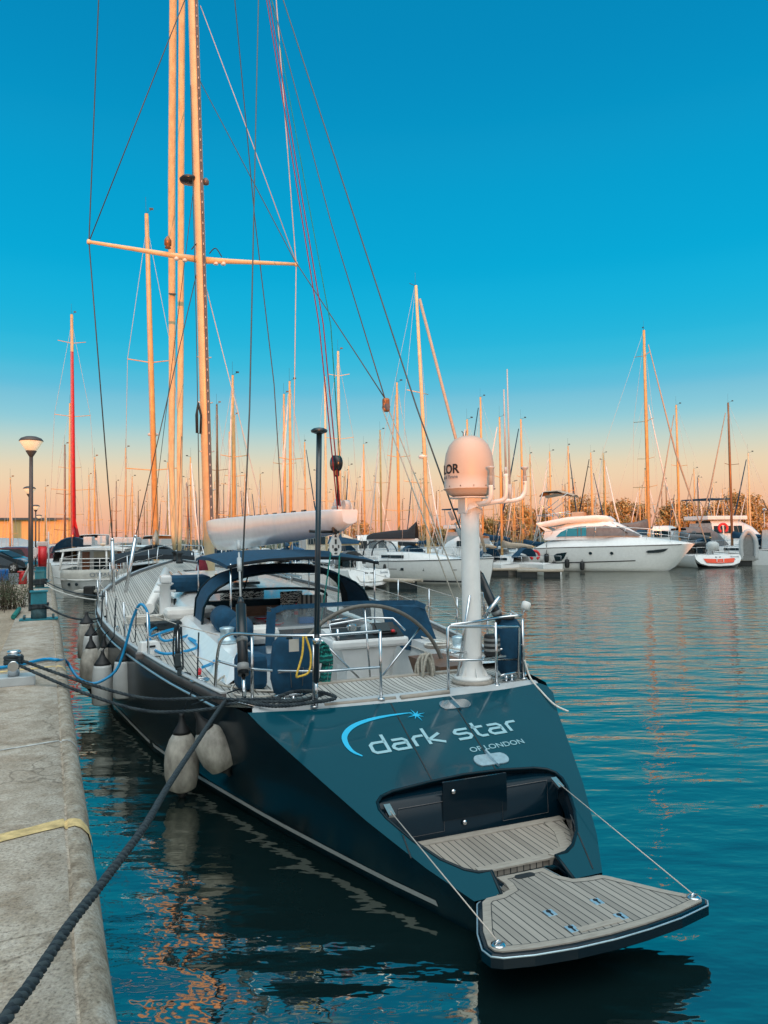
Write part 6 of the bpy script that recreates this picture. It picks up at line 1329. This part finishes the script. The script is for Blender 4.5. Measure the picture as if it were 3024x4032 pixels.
# ---- O'MAR trawler on the left
t = thing('trawler_yacht', 'white trawler yacht with brown doors and a name on its grey stern', 'motor boat', (-16.2, 41.2, 0), R(4))
mb = MB()
def tr_row(z, w_, dy): return [Vector((w_ * math.sin(q), -dy * math.cos(q), z)) for q in [R(-80 + 16 * i) for i in range(11)]]
mb = MB(); mb.loft([tr_row(.08, 1.65, .45), tr_row(.5, 1.78, .6), tr_row(.85, 1.84, .7)]); 
for s_ in (-1, 1): mb.loft([[(s_ * 1.62, -.08, .08), (s_ * 1.75, -.1, .5), (s_ * 1.81, -.12, .85)], [(s_ * 1.7, 5, .05), (s_ * 1.95, 5, .6), (s_ * 2.0, 5, 1.0)], [(s_ * 1.2, 9.5, .05), (s_ * 1.6, 9.5, .8), (s_ * 1.7, 9.5, 1.5)], [(s_ * .05, 12, .05), (s_ * .05, 12.4, 1.2), (s_ * .05, 12.6, 2.0)]])
mb.build('hull', 'grey_gelcoat', t)
mb = MB(); mb.loft([tr_row(.87, 1.85, .71), tr_row(1.2, 1.85, .74), tr_row(1.42, 1.83, .74), tr_row(1.42, 1.76, .68)])
for s_ in (-1, 1): mb.loft([[(s_ * 1.82, -.12, .87), (s_ * 1.8, -.12, 1.42)], [(s_ * 2.0, 5, 1.0), (s_ * 2.0, 5, 1.6)], [(s_ * 1.7, 9.5, 1.5), (s_ * 1.7, 9.5, 2.1)], [(s_ * .05, 12.6, 2.0), (s_ * .05, 12.8, 2.7)]])
o_bw = mb.build('bulwark', 'old_white', t)
mb = MB(); mb.loft([[p + Vector((0, -.03, 0)) for p in tr_row(.83, 1.86, .71)], [p + Vector((0, -.05, 0)) for p in tr_row(.87, 1.88, .73)], [p + Vector((0, -.03, 0)) for p in tr_row(.91, 1.86, .72)]]); mb.build('rub_rail', 'white_paint', t)
mb = MB(); text_mesh(mb, "O'MAR", .32, (0, 0, 0), (1, 0, 0), (0, 0, 1), .02)
for v in mb.bm.verts: q = v.co.x / 1.5 - .02; v.co = Vector((1.86 * math.sin(q), -.76 * math.cos(q) - .01 + v.co.y * .2, 1.03 + v.co.z))
mb.build('name_lettering', 'grey_letter', o_bw)
mb = MB(); mb.box((0, 5, .95), (3.5, 10, .06)); mb.build('deck', 'teak_deck', t)
mb = MB(); mb.box((0, 4.6, 1.75), (2.9, 5.6, 1.6)); hs = mb.build('wheelhouse', 'white_gelcoat', t)
for x in (-1.05, .95): MB().box((x, 1.78, 1.7), (.42, .05, 1.35)).build('door', 'varnish_wood', hs)
MB().box((0, 1.78, 1.55), (1.2, .06, .9)).build('window', 'smoked_glass', hs); MB().box((0, 1.77, 2.2), (1.2, .06, .35)).build('cupboard', 'cream', hs)
mb = MB(); mb.box((0, 1.74, 1.55), (1.32, .03, .05)); mb.box((-.62, 1.74, 1.6), (.06, .03, .95)); mb.box((.62, 1.74, 1.6), (.06, .03, .95)); mb.build('window_frame', 'white_paint', hs)
for k in range(4): MB().box((-1.47, 2.6 + k * 1.25, 1.9), (.05, .8, .7)).build('window', 'smoked_glass', hs); MB().box((1.47, 2.6 + k * 1.25, 1.9), (.05, .8, .7)).build('window', 'smoked_glass', hs)
mb = MB(); mb.loft([[(x * w_, y, z - .1 * x * x) for x in (-1, -.5, 0, .5, 1)] for y, w_, z in ((-.35, 1.75, 2.62), (2, 1.85, 2.7), (7.8, 1.8, 2.7))]); mb.loft([[(x * w_, y, z - .1 * x * x) for x in (-1, -.5, 0, .5, 1)] for y, w_, z in ((-.36, 1.75, 2.5), (-.36, 1.76, 2.62))]); o_rf = mb.build('roof', 'white_paint', t)
for x in (-1.65, -.75, .75, 1.65): MB().tube([(x * 1.05, -.45, 1.4), (x * .96, -.25, 2.55)], .055, 6).build('roof_post', 'white_paint', t)
mb = MB()
for z in (1.62, 1.82, 2.02): mb.tube([p for p in tr_row(z, 1.86, .8)] , .025 if z > 2 else .016, 5)
for p in tr_row(1.4, 1.86, .8)[::3]: mb.tube([p, p + Vector((0, 0, .62))], .022, 5)
for s_ in (-1, 1):
    for z in (1.7, 2.05): mb.tube([(s_ * 1.83, -.1, z), (s_ * 2.0, 5, z + .2), (s_ * 1.7, 9.5, z + .6)], .02, 5)
mb.build('guard_rail', 'white_paint', t)
for x, y, w_, h in ((-1.1, 2.5, .5, .5), (-.2, 2.2, .5, .55), (.5, 2.4, .7, .45), (1.3, 2.8, .5, .35)): MB().box((x, y, 2.75 + h / 2), (w_, .6, h), bev=.04).build('deck_locker', 'grey_gelcoat', o_rf)
MB().lathe([(.05, 0), (.16, .08), (.16, .16), (.05, .2)], (.55, -.3, 2.68), n=12).build('deck_lamp', 'cream', o_rf)
MB().box((1.45, 1.7, 3.0), (1.1, 1.2, .35), bev=.06).build('fly_bench', 'grey_gelcoat', o_rf)
MB().box((.6, -1.1, .3), (2.4, .9, .12)).build('swim_step', 'old_white', t)
MB().box((.2, -1.5, .32), (.5, .5, .5), bev=.05).build('outboard', 'black_rubber', t)
for x in (-1.2, -.75): MB().lathe([(.09, 0), (.09, .03), (.06, .03)], (x, -.72 + (abs(x) - .6) * .35, .62), (x * .35, -1, 0), 14).build('porthole', 'smoked_glass', t)
rp = sag(Qp(33, .1, 1.6), Vector((-15.2, 40.3, 1.1)), .25, 8); tag(MB().tube(rp, .02, 5).build('mooring_line', 'white_rope'), 'pale mooring line sagging from the quay to the trawler stern', 'rope')
# ---- white flybridge motor yacht, side on
t = thing('motor_yacht', 'white flybridge motor yacht side-on with pale blue side windows, right of the dome mast', 'motor yacht', (11.5, 63.2, 0), math.atan2(-.40, .916)); t.scale = (1.12, 1.12, 1.1)
# local: x forward 0..12.4, y to port, z up
SHX = [(0, .75), (.6, 1.15), (1.6, 1.72), (3, 1.78), (7, 1.85), (10, 1.9), (12.4, 1.95)]
BX = [(0, 1.85), (4, 2.0), (7, 1.95), (9.5, 1.55), (11.2, .9), (12.1, .35), (12.45, .03)]
mb = MB(); rows = []
for x in (0, .6, 1.6, 3, 5, 7, 8.5, 9.8, 10.8, 11.6, 12.1, 12.45):
    b, z = interp(BX, x), interp(SHX, x); xb = x - max(0, x - 8) ** 1.6 * .16; r = []
    for s_ in (-1, 1):
        h_ = [Vector((x, s_ * b, z)), Vector((x - (x - xb) * .35, s_ * b * .97, z * .62)), Vector((x - (x - xb) * .75, s_ * b * .86, .32)), Vector((xb, s_ * b * .74, .03)), Vector((xb, s_ * b * .5, -.2))]
        r += h_ if s_ < 0 else [Vector((xb, 0, -.4))] + h_[::-1]
    rows.append(r)
mb.loft(rows); mb.faces(rows[0], [tuple(range(len(rows[0])))]); o_h = mb.build('hull', 'white_gelcoat', t)
def side(x, z, d=.0):
    b, zs_ = interp(BX, x), interp(SHX, x); u = z / zs_
    return b * (.97 + .03 * (u - .62) / .38 if u > .62 else .86 + .11 * (u - .18) / .44) + d
for s_ in (-1, 1):
    mb = MB(); mb.loft([[(x, s_ * side(x, z, .012), z) for z in (interp(SHX, x) - .01, interp(SHX, x) - .07)] for x in (1.6, 3, 5, 7, 8.5, 9.8, 10.8, 11.6)]); mb.build('rub_rail', 'alloy_dark', o_h)
    mb = MB(); mb.loft([[(x, s_ * side(x, .8, .012), z + x * .03) for z in (.56, .49)] for x in (.8, 3, 5, 7, 8.6)]); mb.build('hull_stripe', 'carbon', o_h)
    for x in (5.6, 7.05): mb = MB(); mb.lathe([(.13, 0), (.13, .015)], (x, s_ * side(x, 1.3, .005), 1.32), (0, s_, 0), 16); o = mb.build('porthole', 'smoked_glass', o_h); mb = MB(); mb.tube([(x + .13 * math.cos(q), s_ * side(x, 1.3, .016), 1.32 + .13 * math.sin(q)) for q in [6.2832 * i / 16 for i in range(16)]], .018, 5, closed=True); mb.build('rim', 'alloy', o)
    g = [(9.3, 1.40), (9.42, 1.5), (9.7, 1.52), (10.75, 1.62), (10.5, 1.42), (10.1, 1.33), (9.45, 1.31)]
    mb = MB(); mb.prism([(x, s_ * side(x, z, -.0), z) for x, z in g], (0, s_ * .02, 0)); mb.build('hull_window', 'smoked_glass', o_h)
    g = [(3.0, 1.18), (3.25, 1.32), (3.95, 1.40), (3.75, 1.0), (3.55, .78), (3.1, .74)]
    mb = MB(); mb.prism([(x, s_ * side(x, z), z) for x, z in g], (0, s_ * .02, 0)); mb.build('hull_window', 'smoked_glass', o_h)
mb = MB(); mb.loft([[(x, -interp(BX, x) * .98, interp(SHX, x)), (x, -interp(BX, x) * .8, interp(SHX, x) + c_ * .8), (x, 0, interp(SHX, x) + c_), (x, interp(BX, x) * .8, interp(SHX, x) + c_ * .8), (x, interp(BX, x) * .98, interp(SHX, x))] for x, c_ in ((1.4, .05), (2.4, .5), (4.4, .72), (7.4, .78), (9, .62), (10.6, .35), (11.8, .15), (12.3, .03))]); mb.build('deck', 'white_gelcoat', t)
# deckhouse: side outline lofted across
CB = [(2.2, 2.35), (2.9, 2.62), (4.5, 2.62), (5.3, 2.55), (7.3, 2.62), (8.8, 2.58)]
mb = MB(); rows = []
for x, zt_, w_ in ((2.3, 2.6, 1.45), (3.0, 3.1, 1.5), (3.8, 3.5, 1.5), (5, 3.72, 1.5), (6.4, 3.75, 1.45), (7.3, 3.5, 1.3), (8.2, 3.0, 1.1), (9.0, 2.5, .8)):
    rows.append([(x, -w_ * 1.12, 2.3), (x, -w_, zt_ - (zt_ - 2.3) * .25), (x, -w_ * .8, zt_), (x, 0, zt_ + .06), (x, w_ * .8, zt_), (x, w_, zt_ - (zt_ - 2.3) * .25), (x, w_ * 1.12, 2.3)])
mb.loft(rows); o_dh = mb.build('deckhouse', 'white_gelcoat', t)
for s_ in (-1, 1):
    mb = MB(); mb.prism([(x, s_ * (1.72 - .16 * (z - 2.3)), z) for x, z in ((3.15, 2.55), (3.5, 2.9), (4.1, 3.18), (4.75, 3.28), (5.3, 3.3), (5.3, 2.58))], (0, s_ * .02, 0)); wq = mb.build('side_window', 'blue_glass', o_dh)
    mb = MB()
    for x in (4.7, 4.95): mb.box((x, s_ * 1.66, 2.9), (.05, .06, .7))
    mb.build('mullion', 'alloy_dark', wq)
mb = MB(); mb.loft([[(x, y * w_, z0 + (zt_ - z0) * u) for y, u in ((-1.2, 0), (-1.08, .65), (-.86, 1.02), (0, 1.1), (.86, 1.02), (1.08, .65), (1.2, 0))] for x, w_, z0, zt_ in ((5.32, 1.48, 2.55, 3.5), (6.6, 1.46, 2.56, 3.5), (7.4, 1.32, 2.57, 3.3), (8.2, 1.12, 2.56, 2.95), (8.9, .9, 2.52, 2.6))]); mb.build('windscreen_cover', 'grey_canvas', o_dh)
mb = MB(); mb.tube([(7.0, 1.1, 3.52), (8.1, 1.25, 2.75)], .03, 5); mb.tube([(7.9, .5, 3.3), (8.6, .6, 2.72)], .03, 5); mb.tube([(7.0, -1.1, 3.52), (8.1, -1.35, 2.75)], .03, 5); mb.build('wiper', 'black_rubber', o_dh)
mb = MB(); rows = []
for x, z0, z1, w_ in ((1.7, 3.45, 3.6, 1.55), (2.4, 3.3, 3.72, 1.6), (4, 3.55, 4.0, 1.62), (6, 3.65, 4.1, 1.5), (6.7, 3.6, 4.05, 1.25), (7.1, 3.55, 3.75, .9)): rows.append([(x, -w_, z1), (x, -w_ * .95, z0), (x, w_ * .95, z0), (x, w_, z1), (x, w_ * .85, z1 - .04), (x, 0, z1 - .3), (x, -w_ * .85, z1 - .04)])
mb.loft(rows, True); o_fb = mb.build('flybridge', 'white_gelcoat', t)
for s_ in (-1, 1): mb = MB(); mb.prism([(1.75, s_ * 1.5, 3.5), (2.9, s_ * 1.52, 3.0), (2.6, s_ * 1.5, 2.4), (2.2, s_ * 1.5, 2.4), (2.35, s_ * 1.5, 3.0)], (0, s_ * .08, 0)); mb.build('roof_wing', 'white_gelcoat', o_fb)
mb = MB(); mb.loft([[(x, y * w_, z) for y in (-1, -.5, 0, .5, 1)] for x, w_, z in ((5.0, .9, 4.45), (5.4, 1.3, 4.45), (6.6, 1.1, 4.1))]); mb.build('fly_screen', 'smoked_glass', o_fb)
MB().box((4.6, .2, 4.15), (1.1, 1.2, .5), bev=.1).build('fly_seat', 'skin_red' if 0 else 'tan_canvas', o_fb)
mb = MB()
for s_ in (-1, 1): mb.tube([(1.75, s_ * 1.5, 3.6), (1.75, s_ * 1.5, 4.15), (4.2, s_ * 1.58, 4.4)], .022, 5); mb.tube([(2.9, s_ * 1.55, 3.8), (2.9, s_ * 1.55, 4.27)], .02, 5)
mb.tube([(1.75, -1.5, 4.15), (1.75, 1.5, 4.15)], .022, 5); mb.build('fly_rail', 'steel', o_fb)
mb = MB()
for s_ in (-1, 1): mb.tube([(2.9, s_ * 1.3, 4.0), (1.9, s_ * 1.3, 5.1), (2.2, s_ * 1.3, 5.9)], .03, 5); mb.tube([(2.4, s_ * 1.3, 4.6), (4.0, s_ * 1.3, 5.8)], .025, 5)
mb.build('canopy_frame', 'steel', o_fb)
mb = MB(); mb.loft([[(x, y, z - .08 * y * y) for y in (-1.3, -.6, 0, .6, 1.3)] for x, z in ((1.9, 5.75), (2.2, 6.05), (3.2, 6.1), (4.0, 5.85), (4.4, 5.7))]); mb.loft([[(x, y, z - .08 * y * y) for y in (-1.3, -.6, 0, .6, 1.3)] for x, z in ((1.9, 5.75), (2.0, 5.7), (3.2, 5.9), (4.4, 5.66))]); mb.build('folded_canopy', 'tan_canvas', o_fb)
mb = MB(); pr = []
for s_ in (-1, 1):
    pr = [(x, s_ * interp(BX, x) * .9, interp(SHX, x) + c_) for x, c_ in ((1.3, .35), (2.2, 1.15), (4, 1.35), (6, 1.4), (8, 1.3), (9.5, 1.15), (11, .9), (12.1, .7))]; mb.tube(pr, .022, 5); mb.tube([(x, y, z - .3) for x, y, z in pr[4:]], .014, 5)
    for x, y, z in pr[1:]: mb.tube([(x - .15, y, z - .75), (x, y, z)], .018, 5)
mb.build('guard_rail', 'steel', t)
MB().box((-.5, 0, .5), (1.2, 3.2, .14), bev=.04).build('swim_step', 'white_gelcoat', t)
MB().box((12.2, 0, 2.0), (.6, .2, .12)).build('bow_roller', 'steel', t)
q_ = MB(); text_mesh(q_, 'BEAUREGARD', .16, (1.3, -side(1.5, 1.0, .02), .95), (1, 0, 0), (0, 0, 1), .01, width=.75) if 0 else None; q_.bm.free()
Mx = Matrix.Translation(t.location) @ Matrix.Rotation(t.rotation_euler.z, 4, 'Z') @ Matrix.Diagonal((1.12, 1.12, 1.1, 1))
for k, (x, z) in enumerate(((2.05, .38), (2.5, 1.02), (3.0, .42), (3.95, .6), (5.0, .44))):
    f = thing('fender', ['black fender nearest the motor yacht stern', 'black fender hung highest on the motor yacht side', 'black fender left of the motor yacht hull window', 'black fender right of the motor yacht hull window', 'black fender farthest forward on the motor yacht'][k], 'fender', Mx @ Vector((x, -side(x, z, .13), z - .3)), t.rotation_euler.z, 'black fenders along the motor yacht')
    MB().lathe([(.02, -.05), (.15, -.02), (.19, .1), (.19, .52), (.15, .64), (.02, .68)], n=14).build('body', 'black_rubber', f); MB().tube([(0, 0, .6), (0, .1, 1.78 - z + .3), (0, .3, 2.4 - z + .3)], .02, 4).build('lanyard', 'rope_dark', f)
# ---- other boats
def motorboat(label, X, Yd, hd, L, B, h, hullm='white_gelcoat', cover=None, flyb=False, name='motor_boat'):
    t = thing(name, label, 'motor boat', (X, Yd, 0), hd)
    mb = MB(); rows = hull(mb, L, B, h * .33, h * .48, .92, .1); mb.build('hull', hullm, t); deck_of(rows).build('deck', 'white_paint', t)
    f = h * .36
    mb = MB(); mb.loft([[(-w_, y, f), (-w_ * .94, y, f + hh * .7), (-w_ * .8, y, f + hh), (0, y, f + hh + .06), (w_ * .8, y, f + hh), (w_ * .94, y, f + hh * .7), (w_, y, f)] for y, w_, hh in ((L * .2, B * .4, h * .5), (L * .45, B * .41, h * .52), (L * .6, B * .36, h * .35), (L * .75, B * .25, .1))]); c = mb.build('deckhouse', cover or 'white_gelcoat', t); mb = MB(); mb.faces([(-B * .38, L * .2, f), (B * .38, L * .2, f), (B * .36, L * .2, f + h * .45), (-B * .36, L * .2, f + h * .45)], [(0, 1, 2, 3)]); mb.build('cabin_bulkhead', 'grey_gelcoat', c)
    for s_ in (-1, 1):
        for k in range(3): MB().box((s_ * B * .395, L * (.25 + .09 * k), f + h * .3), (.06, L * .075, h * .17), Matrix.Rotation(R(-s_ * 4), 3, 'Y')).build('window', 'smoked_glass', c)
    if flyb:
        MB().box((0, L * .34, f + h * .57), (B * .8, L * .36, h * .09), bev=.08).build('flybridge', 'white_gelcoat', t)
        mb = MB()
        for s_ in (-1, 1): mb.tube([(s_ * B * .38, L * .2, f + h * .6), (s_ * B * .36, L * .18, f + h * .98)], .03, 5); mb.tube([(s_ * B * .36, L * .4, f + h * .6), (s_ * B * .36, L * .3, f + h * .98)], .03, 5)
        mb.build('canopy_frame', 'steel', t)
        MB().box((0, L * .26, f + h * 1.0), (B * .85, L * .22, .12), bev=.05).build('canopy', 'navy_canvas', t)
    mb = MB()
    for s_ in (-1, 1):
        pr = [(s_ * B * w_, L * y, f + .75) for y, w_ in ((.3, .48), (.5, .48), (.7, .4), (.85, .26), (.99, .02))]; mb.tube(pr, .02, 5)
        for p in pr: mb.tube([(p[0], p[1], f), p], .02, 5)
    mb.build('guard_rail', 'steel', t); return t
t = motorboat('big white motor yacht with dark flybridge canopy at the right edge', 33.5, 84, R(-70), 16, 4.8, 5.0, flyb=True)
t = motorboat('white workboat with an upright grey dinghy on its stern, far right', 34.2, 66, R(-52), 11, 3.8, 3.9, hullm='white_gelcoat')
c = (31.7, 64.2, .55); d_ = thing('inflatable_dinghy', 'grey inflatable dinghy stowed upright on a boat stern, far right', 'dinghy', c, R(-20))
pts = spline([(-.55, 0, 0), (-.6, .0, 1.2), (-.5, .0, 1.9), (-.15, 0, 2.45), (.15, 0, 2.45), (.5, 0, 1.9), (.6, 0, 1.2), (.55, 0, 0)], 4); MB().tube(pts, .19, 10).build('tube', 'grey_gelcoat', d_); MB().box((0, .08, 1.1), (.9, .06, 2.2)).build('floor', 'grey_plastic', d_); MB().box((0, -.1, .15), (1.1, .12, .4)).build('transom', 'grey_plastic', d_)
motorboat('boat under a full grey tent cover between the motor yacht bow and the orange stern', 27.8, 74, R(-75), 10, 3.6, 4.0, cover='grey_canvas')
motorboat('white sports boat behind the motor yacht flybridge, pale blue windows', 30.5, 92, R(-75), 12, 4., 4.4)
motorboat('small white cabin boat left of the motor yacht stern', 10.6, 66, R(60), 8.5, 3., 3.4)
motorboat('white launch with canopy beyond the cruising yacht bow', 5.4, 74, R(-60), 9, 3.1, 4.2, flyb=True)
motorboat('white cabin boat behind the sugar-scoop sailboat', -4.2, 62, R(-80), 9, 3.1, 3.6)
motorboat('white motor boat under the high boom, cream upperworks', -9.5, 66, R(-70), 11, 3.6, 4.2, cover='cream')
motorboat('white motor boat with dark windows far behind the trawler', -27, 72, R(20), 11, 3.6, 3.6)
motorboat('white cabin cruiser moored beyond the trawler yacht', -22.5, 57, R(20), 10, 3.4, 4.0, flyb=False)
motorboat('white cabin cruiser between the furled sails of the yacht', -16, 52, R(15), 10, 3.3, 3.8)
for X, Yd, hd, lab in ((9.4, 59, 35, 'white sailboat with navy sprayhood and red lifebelt, right of the dome mast'), (6.9, 60, 30, 'white sailboat with navy sprayhood and grey stern, just right of the dome mast'), (-6.2, 49, 25, 'white sailboat with clear sprayhood behind the yacht sprayhood'), (-9.6, 47, 20, 'white sailboat with blue sail bag behind the yacht sprayhood')):
    sailboat(lab, X, Yd, 12.5 if X > 0 else 13.5, R(hd), L=9.5, nspr=2, cover='tan_canvas' if X > 0 else 'blue_canvas')
def lifering(label, c, r=.34):
    mb = MB(); mb.tube([(c[0] + r * math.cos(q), c[1], c[2] + r * math.sin(q)) for q in [R(-60) + R(300) * i / 20 for i in range(21)]], .11, 8); return tag(mb.build('horseshoe_buoy', 'red_paint'), label, 'lifebuoy', 'red horseshoe lifebuoys')
lifering('red horseshoe lifebuoy on a boat rail left of the motor yacht', (12.05, 59.2, 1.35)); lifering('red horseshoe lifebuoy high above the orange-panelled stern', (29.2, 63.5, 3.35), .36)
# ---- pontoons
def pontoon(label, X0, Y0, X1, Y1, w_, nf, rounded=False):
    L = math.hypot(X1 - X0, Y1 - Y0); rz = math.atan2(Y1 - Y0, X1 - X0); t = thing('pontoon', label, 'pontoon', ((X0 + X1) / 2, (Y0 + Y1) / 2, 0), rz, 'floating pontoons')
    MB().box((0, 0, .5), (L, w_, .1), bev=.02).build('walkway', 'pontoon_timber', t); mb = MB()
    for s_ in (-1, 1): mb.tube([(-L / 2, s_ * w_ / 2, .46), (L / 2, s_ * w_ / 2, .46)], .09, 8)
    mb.build('edge_beam', 'pontoon_timber', t)
    for k in range(nf): MB().box((-L / 2 + L * (k + .5) / nf, 0, .2), (L / nf * .7, w_ * .9, .5), bev=.04).build('float', 'float_black', t)
    return t
pontoon('long pontoon from the dome mast to the motor yacht stern', 4, 56.2, 11.4, 55, 1.2, 4)
pontoon('finger pontoon alongside the motor yacht stern, rounded pale end', 9.5, 52.8, 12.6, 52.0, 1., 2)
pontoon('short finger pontoon between the sugar-scoop and the cruising yacht', .2, 43.6, 1.9, 42.2, .8, 1)
pontoon('pontoon beyond the trawler stern', -22, 70, 2, 66, 2, 8)
pontoon('far pontoon across the right side', 14, 70.5, 44, 66.5, 2, 9)
# ---- trees on the far bank
def tree(label, X, Yd, H, W, seed, kind):
    random.seed(seed); t = thing('broadleaf_tree', label, 'tree', (X, Yd, .5), 0, 'sunlit trees on the far bank'); H -= .5
    tr_ = MB(); tr_.tube([(0, 0, 0), (.1, 0, H * .3), (.0, .1, H * .62)], [.2, .15, .07], 7)
    cl = []
    for i in range(19):
        an = random.uniform(0, 6.28); u = random.uniform(.2, .93); r_ = W * .5 * (1 - abs(u - .58) * 1.15) * random.uniform(.35, 1.)
        c = Vector((r_ * math.cos(an), r_ * math.sin(an), H * u)); cl.append((c, random.uniform(.2, .31) * W))
        tr_.tube([(0, 0, H * .25), c * .6 + Vector((0, 0, H * .1)), c], [.08, .05, .015], 5)
    tr_.build('trunk', 'bark', t)
    lf = MB()
    for c, rr in cl:
        for k in range(210):
            d = Vector((random.gauss(0, 1), random.gauss(0, 1), random.gauss(0, .8))).normalized() * rr * random.uniform(.35, 1.08) ; p = c + d
            if p.z < H * .12: continue
            n_ = (d + Vector((random.gauss(0, .5), random.gauss(0, .5), random.gauss(0, .5))) * rr).normalized(); a_ = n_.orthogonal().normalized(); b_ = n_.cross(a_); s_ = random.uniform(.13, .28); an = random.uniform(0, 6.28)
            a2 = a_ * math.cos(an) + b_ * math.sin(an); b2 = n_.cross(a2)
            lf.faces([p - a2 * s_, p + b2 * s_ * .55, p + a2 * s_, p - b2 * s_ * .55], [(0, 1, 2, 3)])
    lf.build('crown', 'leaf_bronze', t, recalc=False)
TR = [(21.1, 118, 6.7, 5), (25.2, 122, 6.5, 4.4), (32.2, 120, 7.9, 5.2), (36.2, 118, 7.3, 4.4), (39.7, 124, 7.7, 4.4), (42.4, 122, 6.9, 4), (45.9, 118, 7.2, 4.6), (49.6, 122, 7.8, 5), (54., 120, 7.6, 5), (57.3, 118, 8.3, 5.4), (62.5, 124, 6.8, 5), (-4.2, 130, 4.6, 4.5), (6.6, 135, 4.2, 4.6), (9.4, 130, 4.2, 4.4), (13.3, 135, 4.4, 5), (17.4, 128, 5.4, 5)]
LB = ['tree partly behind the dome mast', 'tree left of the motor yacht canopy', 'tall tree over the motor yacht flybridge', 'tree right of the folded canopy', 'tree behind the pale slanting genoa', 'lower tree above the windscreen cover', 'tree left of the tallest right mast', 'tree right of the tallest right mast', 'tree over the grey-tented boat', 'biggest tree at the right', 'tree at the right picture edge', 'small tree under the boom end', 'small tree above the cruising yacht cover', 'second small tree above the cruising yacht', 'small tree left of the dome mast', 'tree just left of the dome mast']
for k, (x, y, h, w_) in enumerate(TR): tree('sunlit bronze-green ' + LB[k], x, y, h * 1.1, w_ * 1.12, 50 + k, 0)
mb = MB(); random.seed(5)
for i in range(2600):
    x = random.uniform(-12, 75); p = Vector((x, 126 + random.uniform(-2, 2), .6 + abs(random.gauss(0, .7)) * (1 if x > 14 else .7))); a2 = Vector((random.gauss(0, 1), random.gauss(0, .6), random.gauss(0, 1))).normalized(); b2 = a2.orthogonal().normalized(); s_ = random.uniform(.15, .35)
    mb.faces([p - a2 * s_, p + b2 * s_ * .6, p + a2 * s_, p - b2 * s_ * .6], [(0, 1, 2, 3)])
struct(mb.build('hedge_growth', 'leaf_bronze', recalc=False), 'stuff')
# ---- wind generator and gulls
t = thing('wind_generator', 'small wind generator on a pole at the right picture edge', 'wind generator', (41.3, 80, 0)); MB().tube([(0, 0, 2), (0, 0, 5.3)], .06, 6).build('pole', 'grey_gelcoat', t); hb = MB().lathe([(.1, -.3), (.16, 0), (.05, .35)], (0, -.1, 5.4), (0, -1, 0), 10).build('nacelle', 'white_paint', t)
for k in range(3): an = R(100 + 120 * k); MB().prism([(0, -.4, 5.4), (.85 * math.cos(an) - .06 * math.sin(an), -.4, 5.4 + .85 * math.sin(an) + .06 * math.cos(an)), (.9 * math.cos(an), -.4, 5.4 + .9 * math.sin(an)), (.1 * math.sin(an), -.4, 5.4 - .1 * math.cos(an))], (0, .03, 0)).build('blade', 'navy_pole', hb)
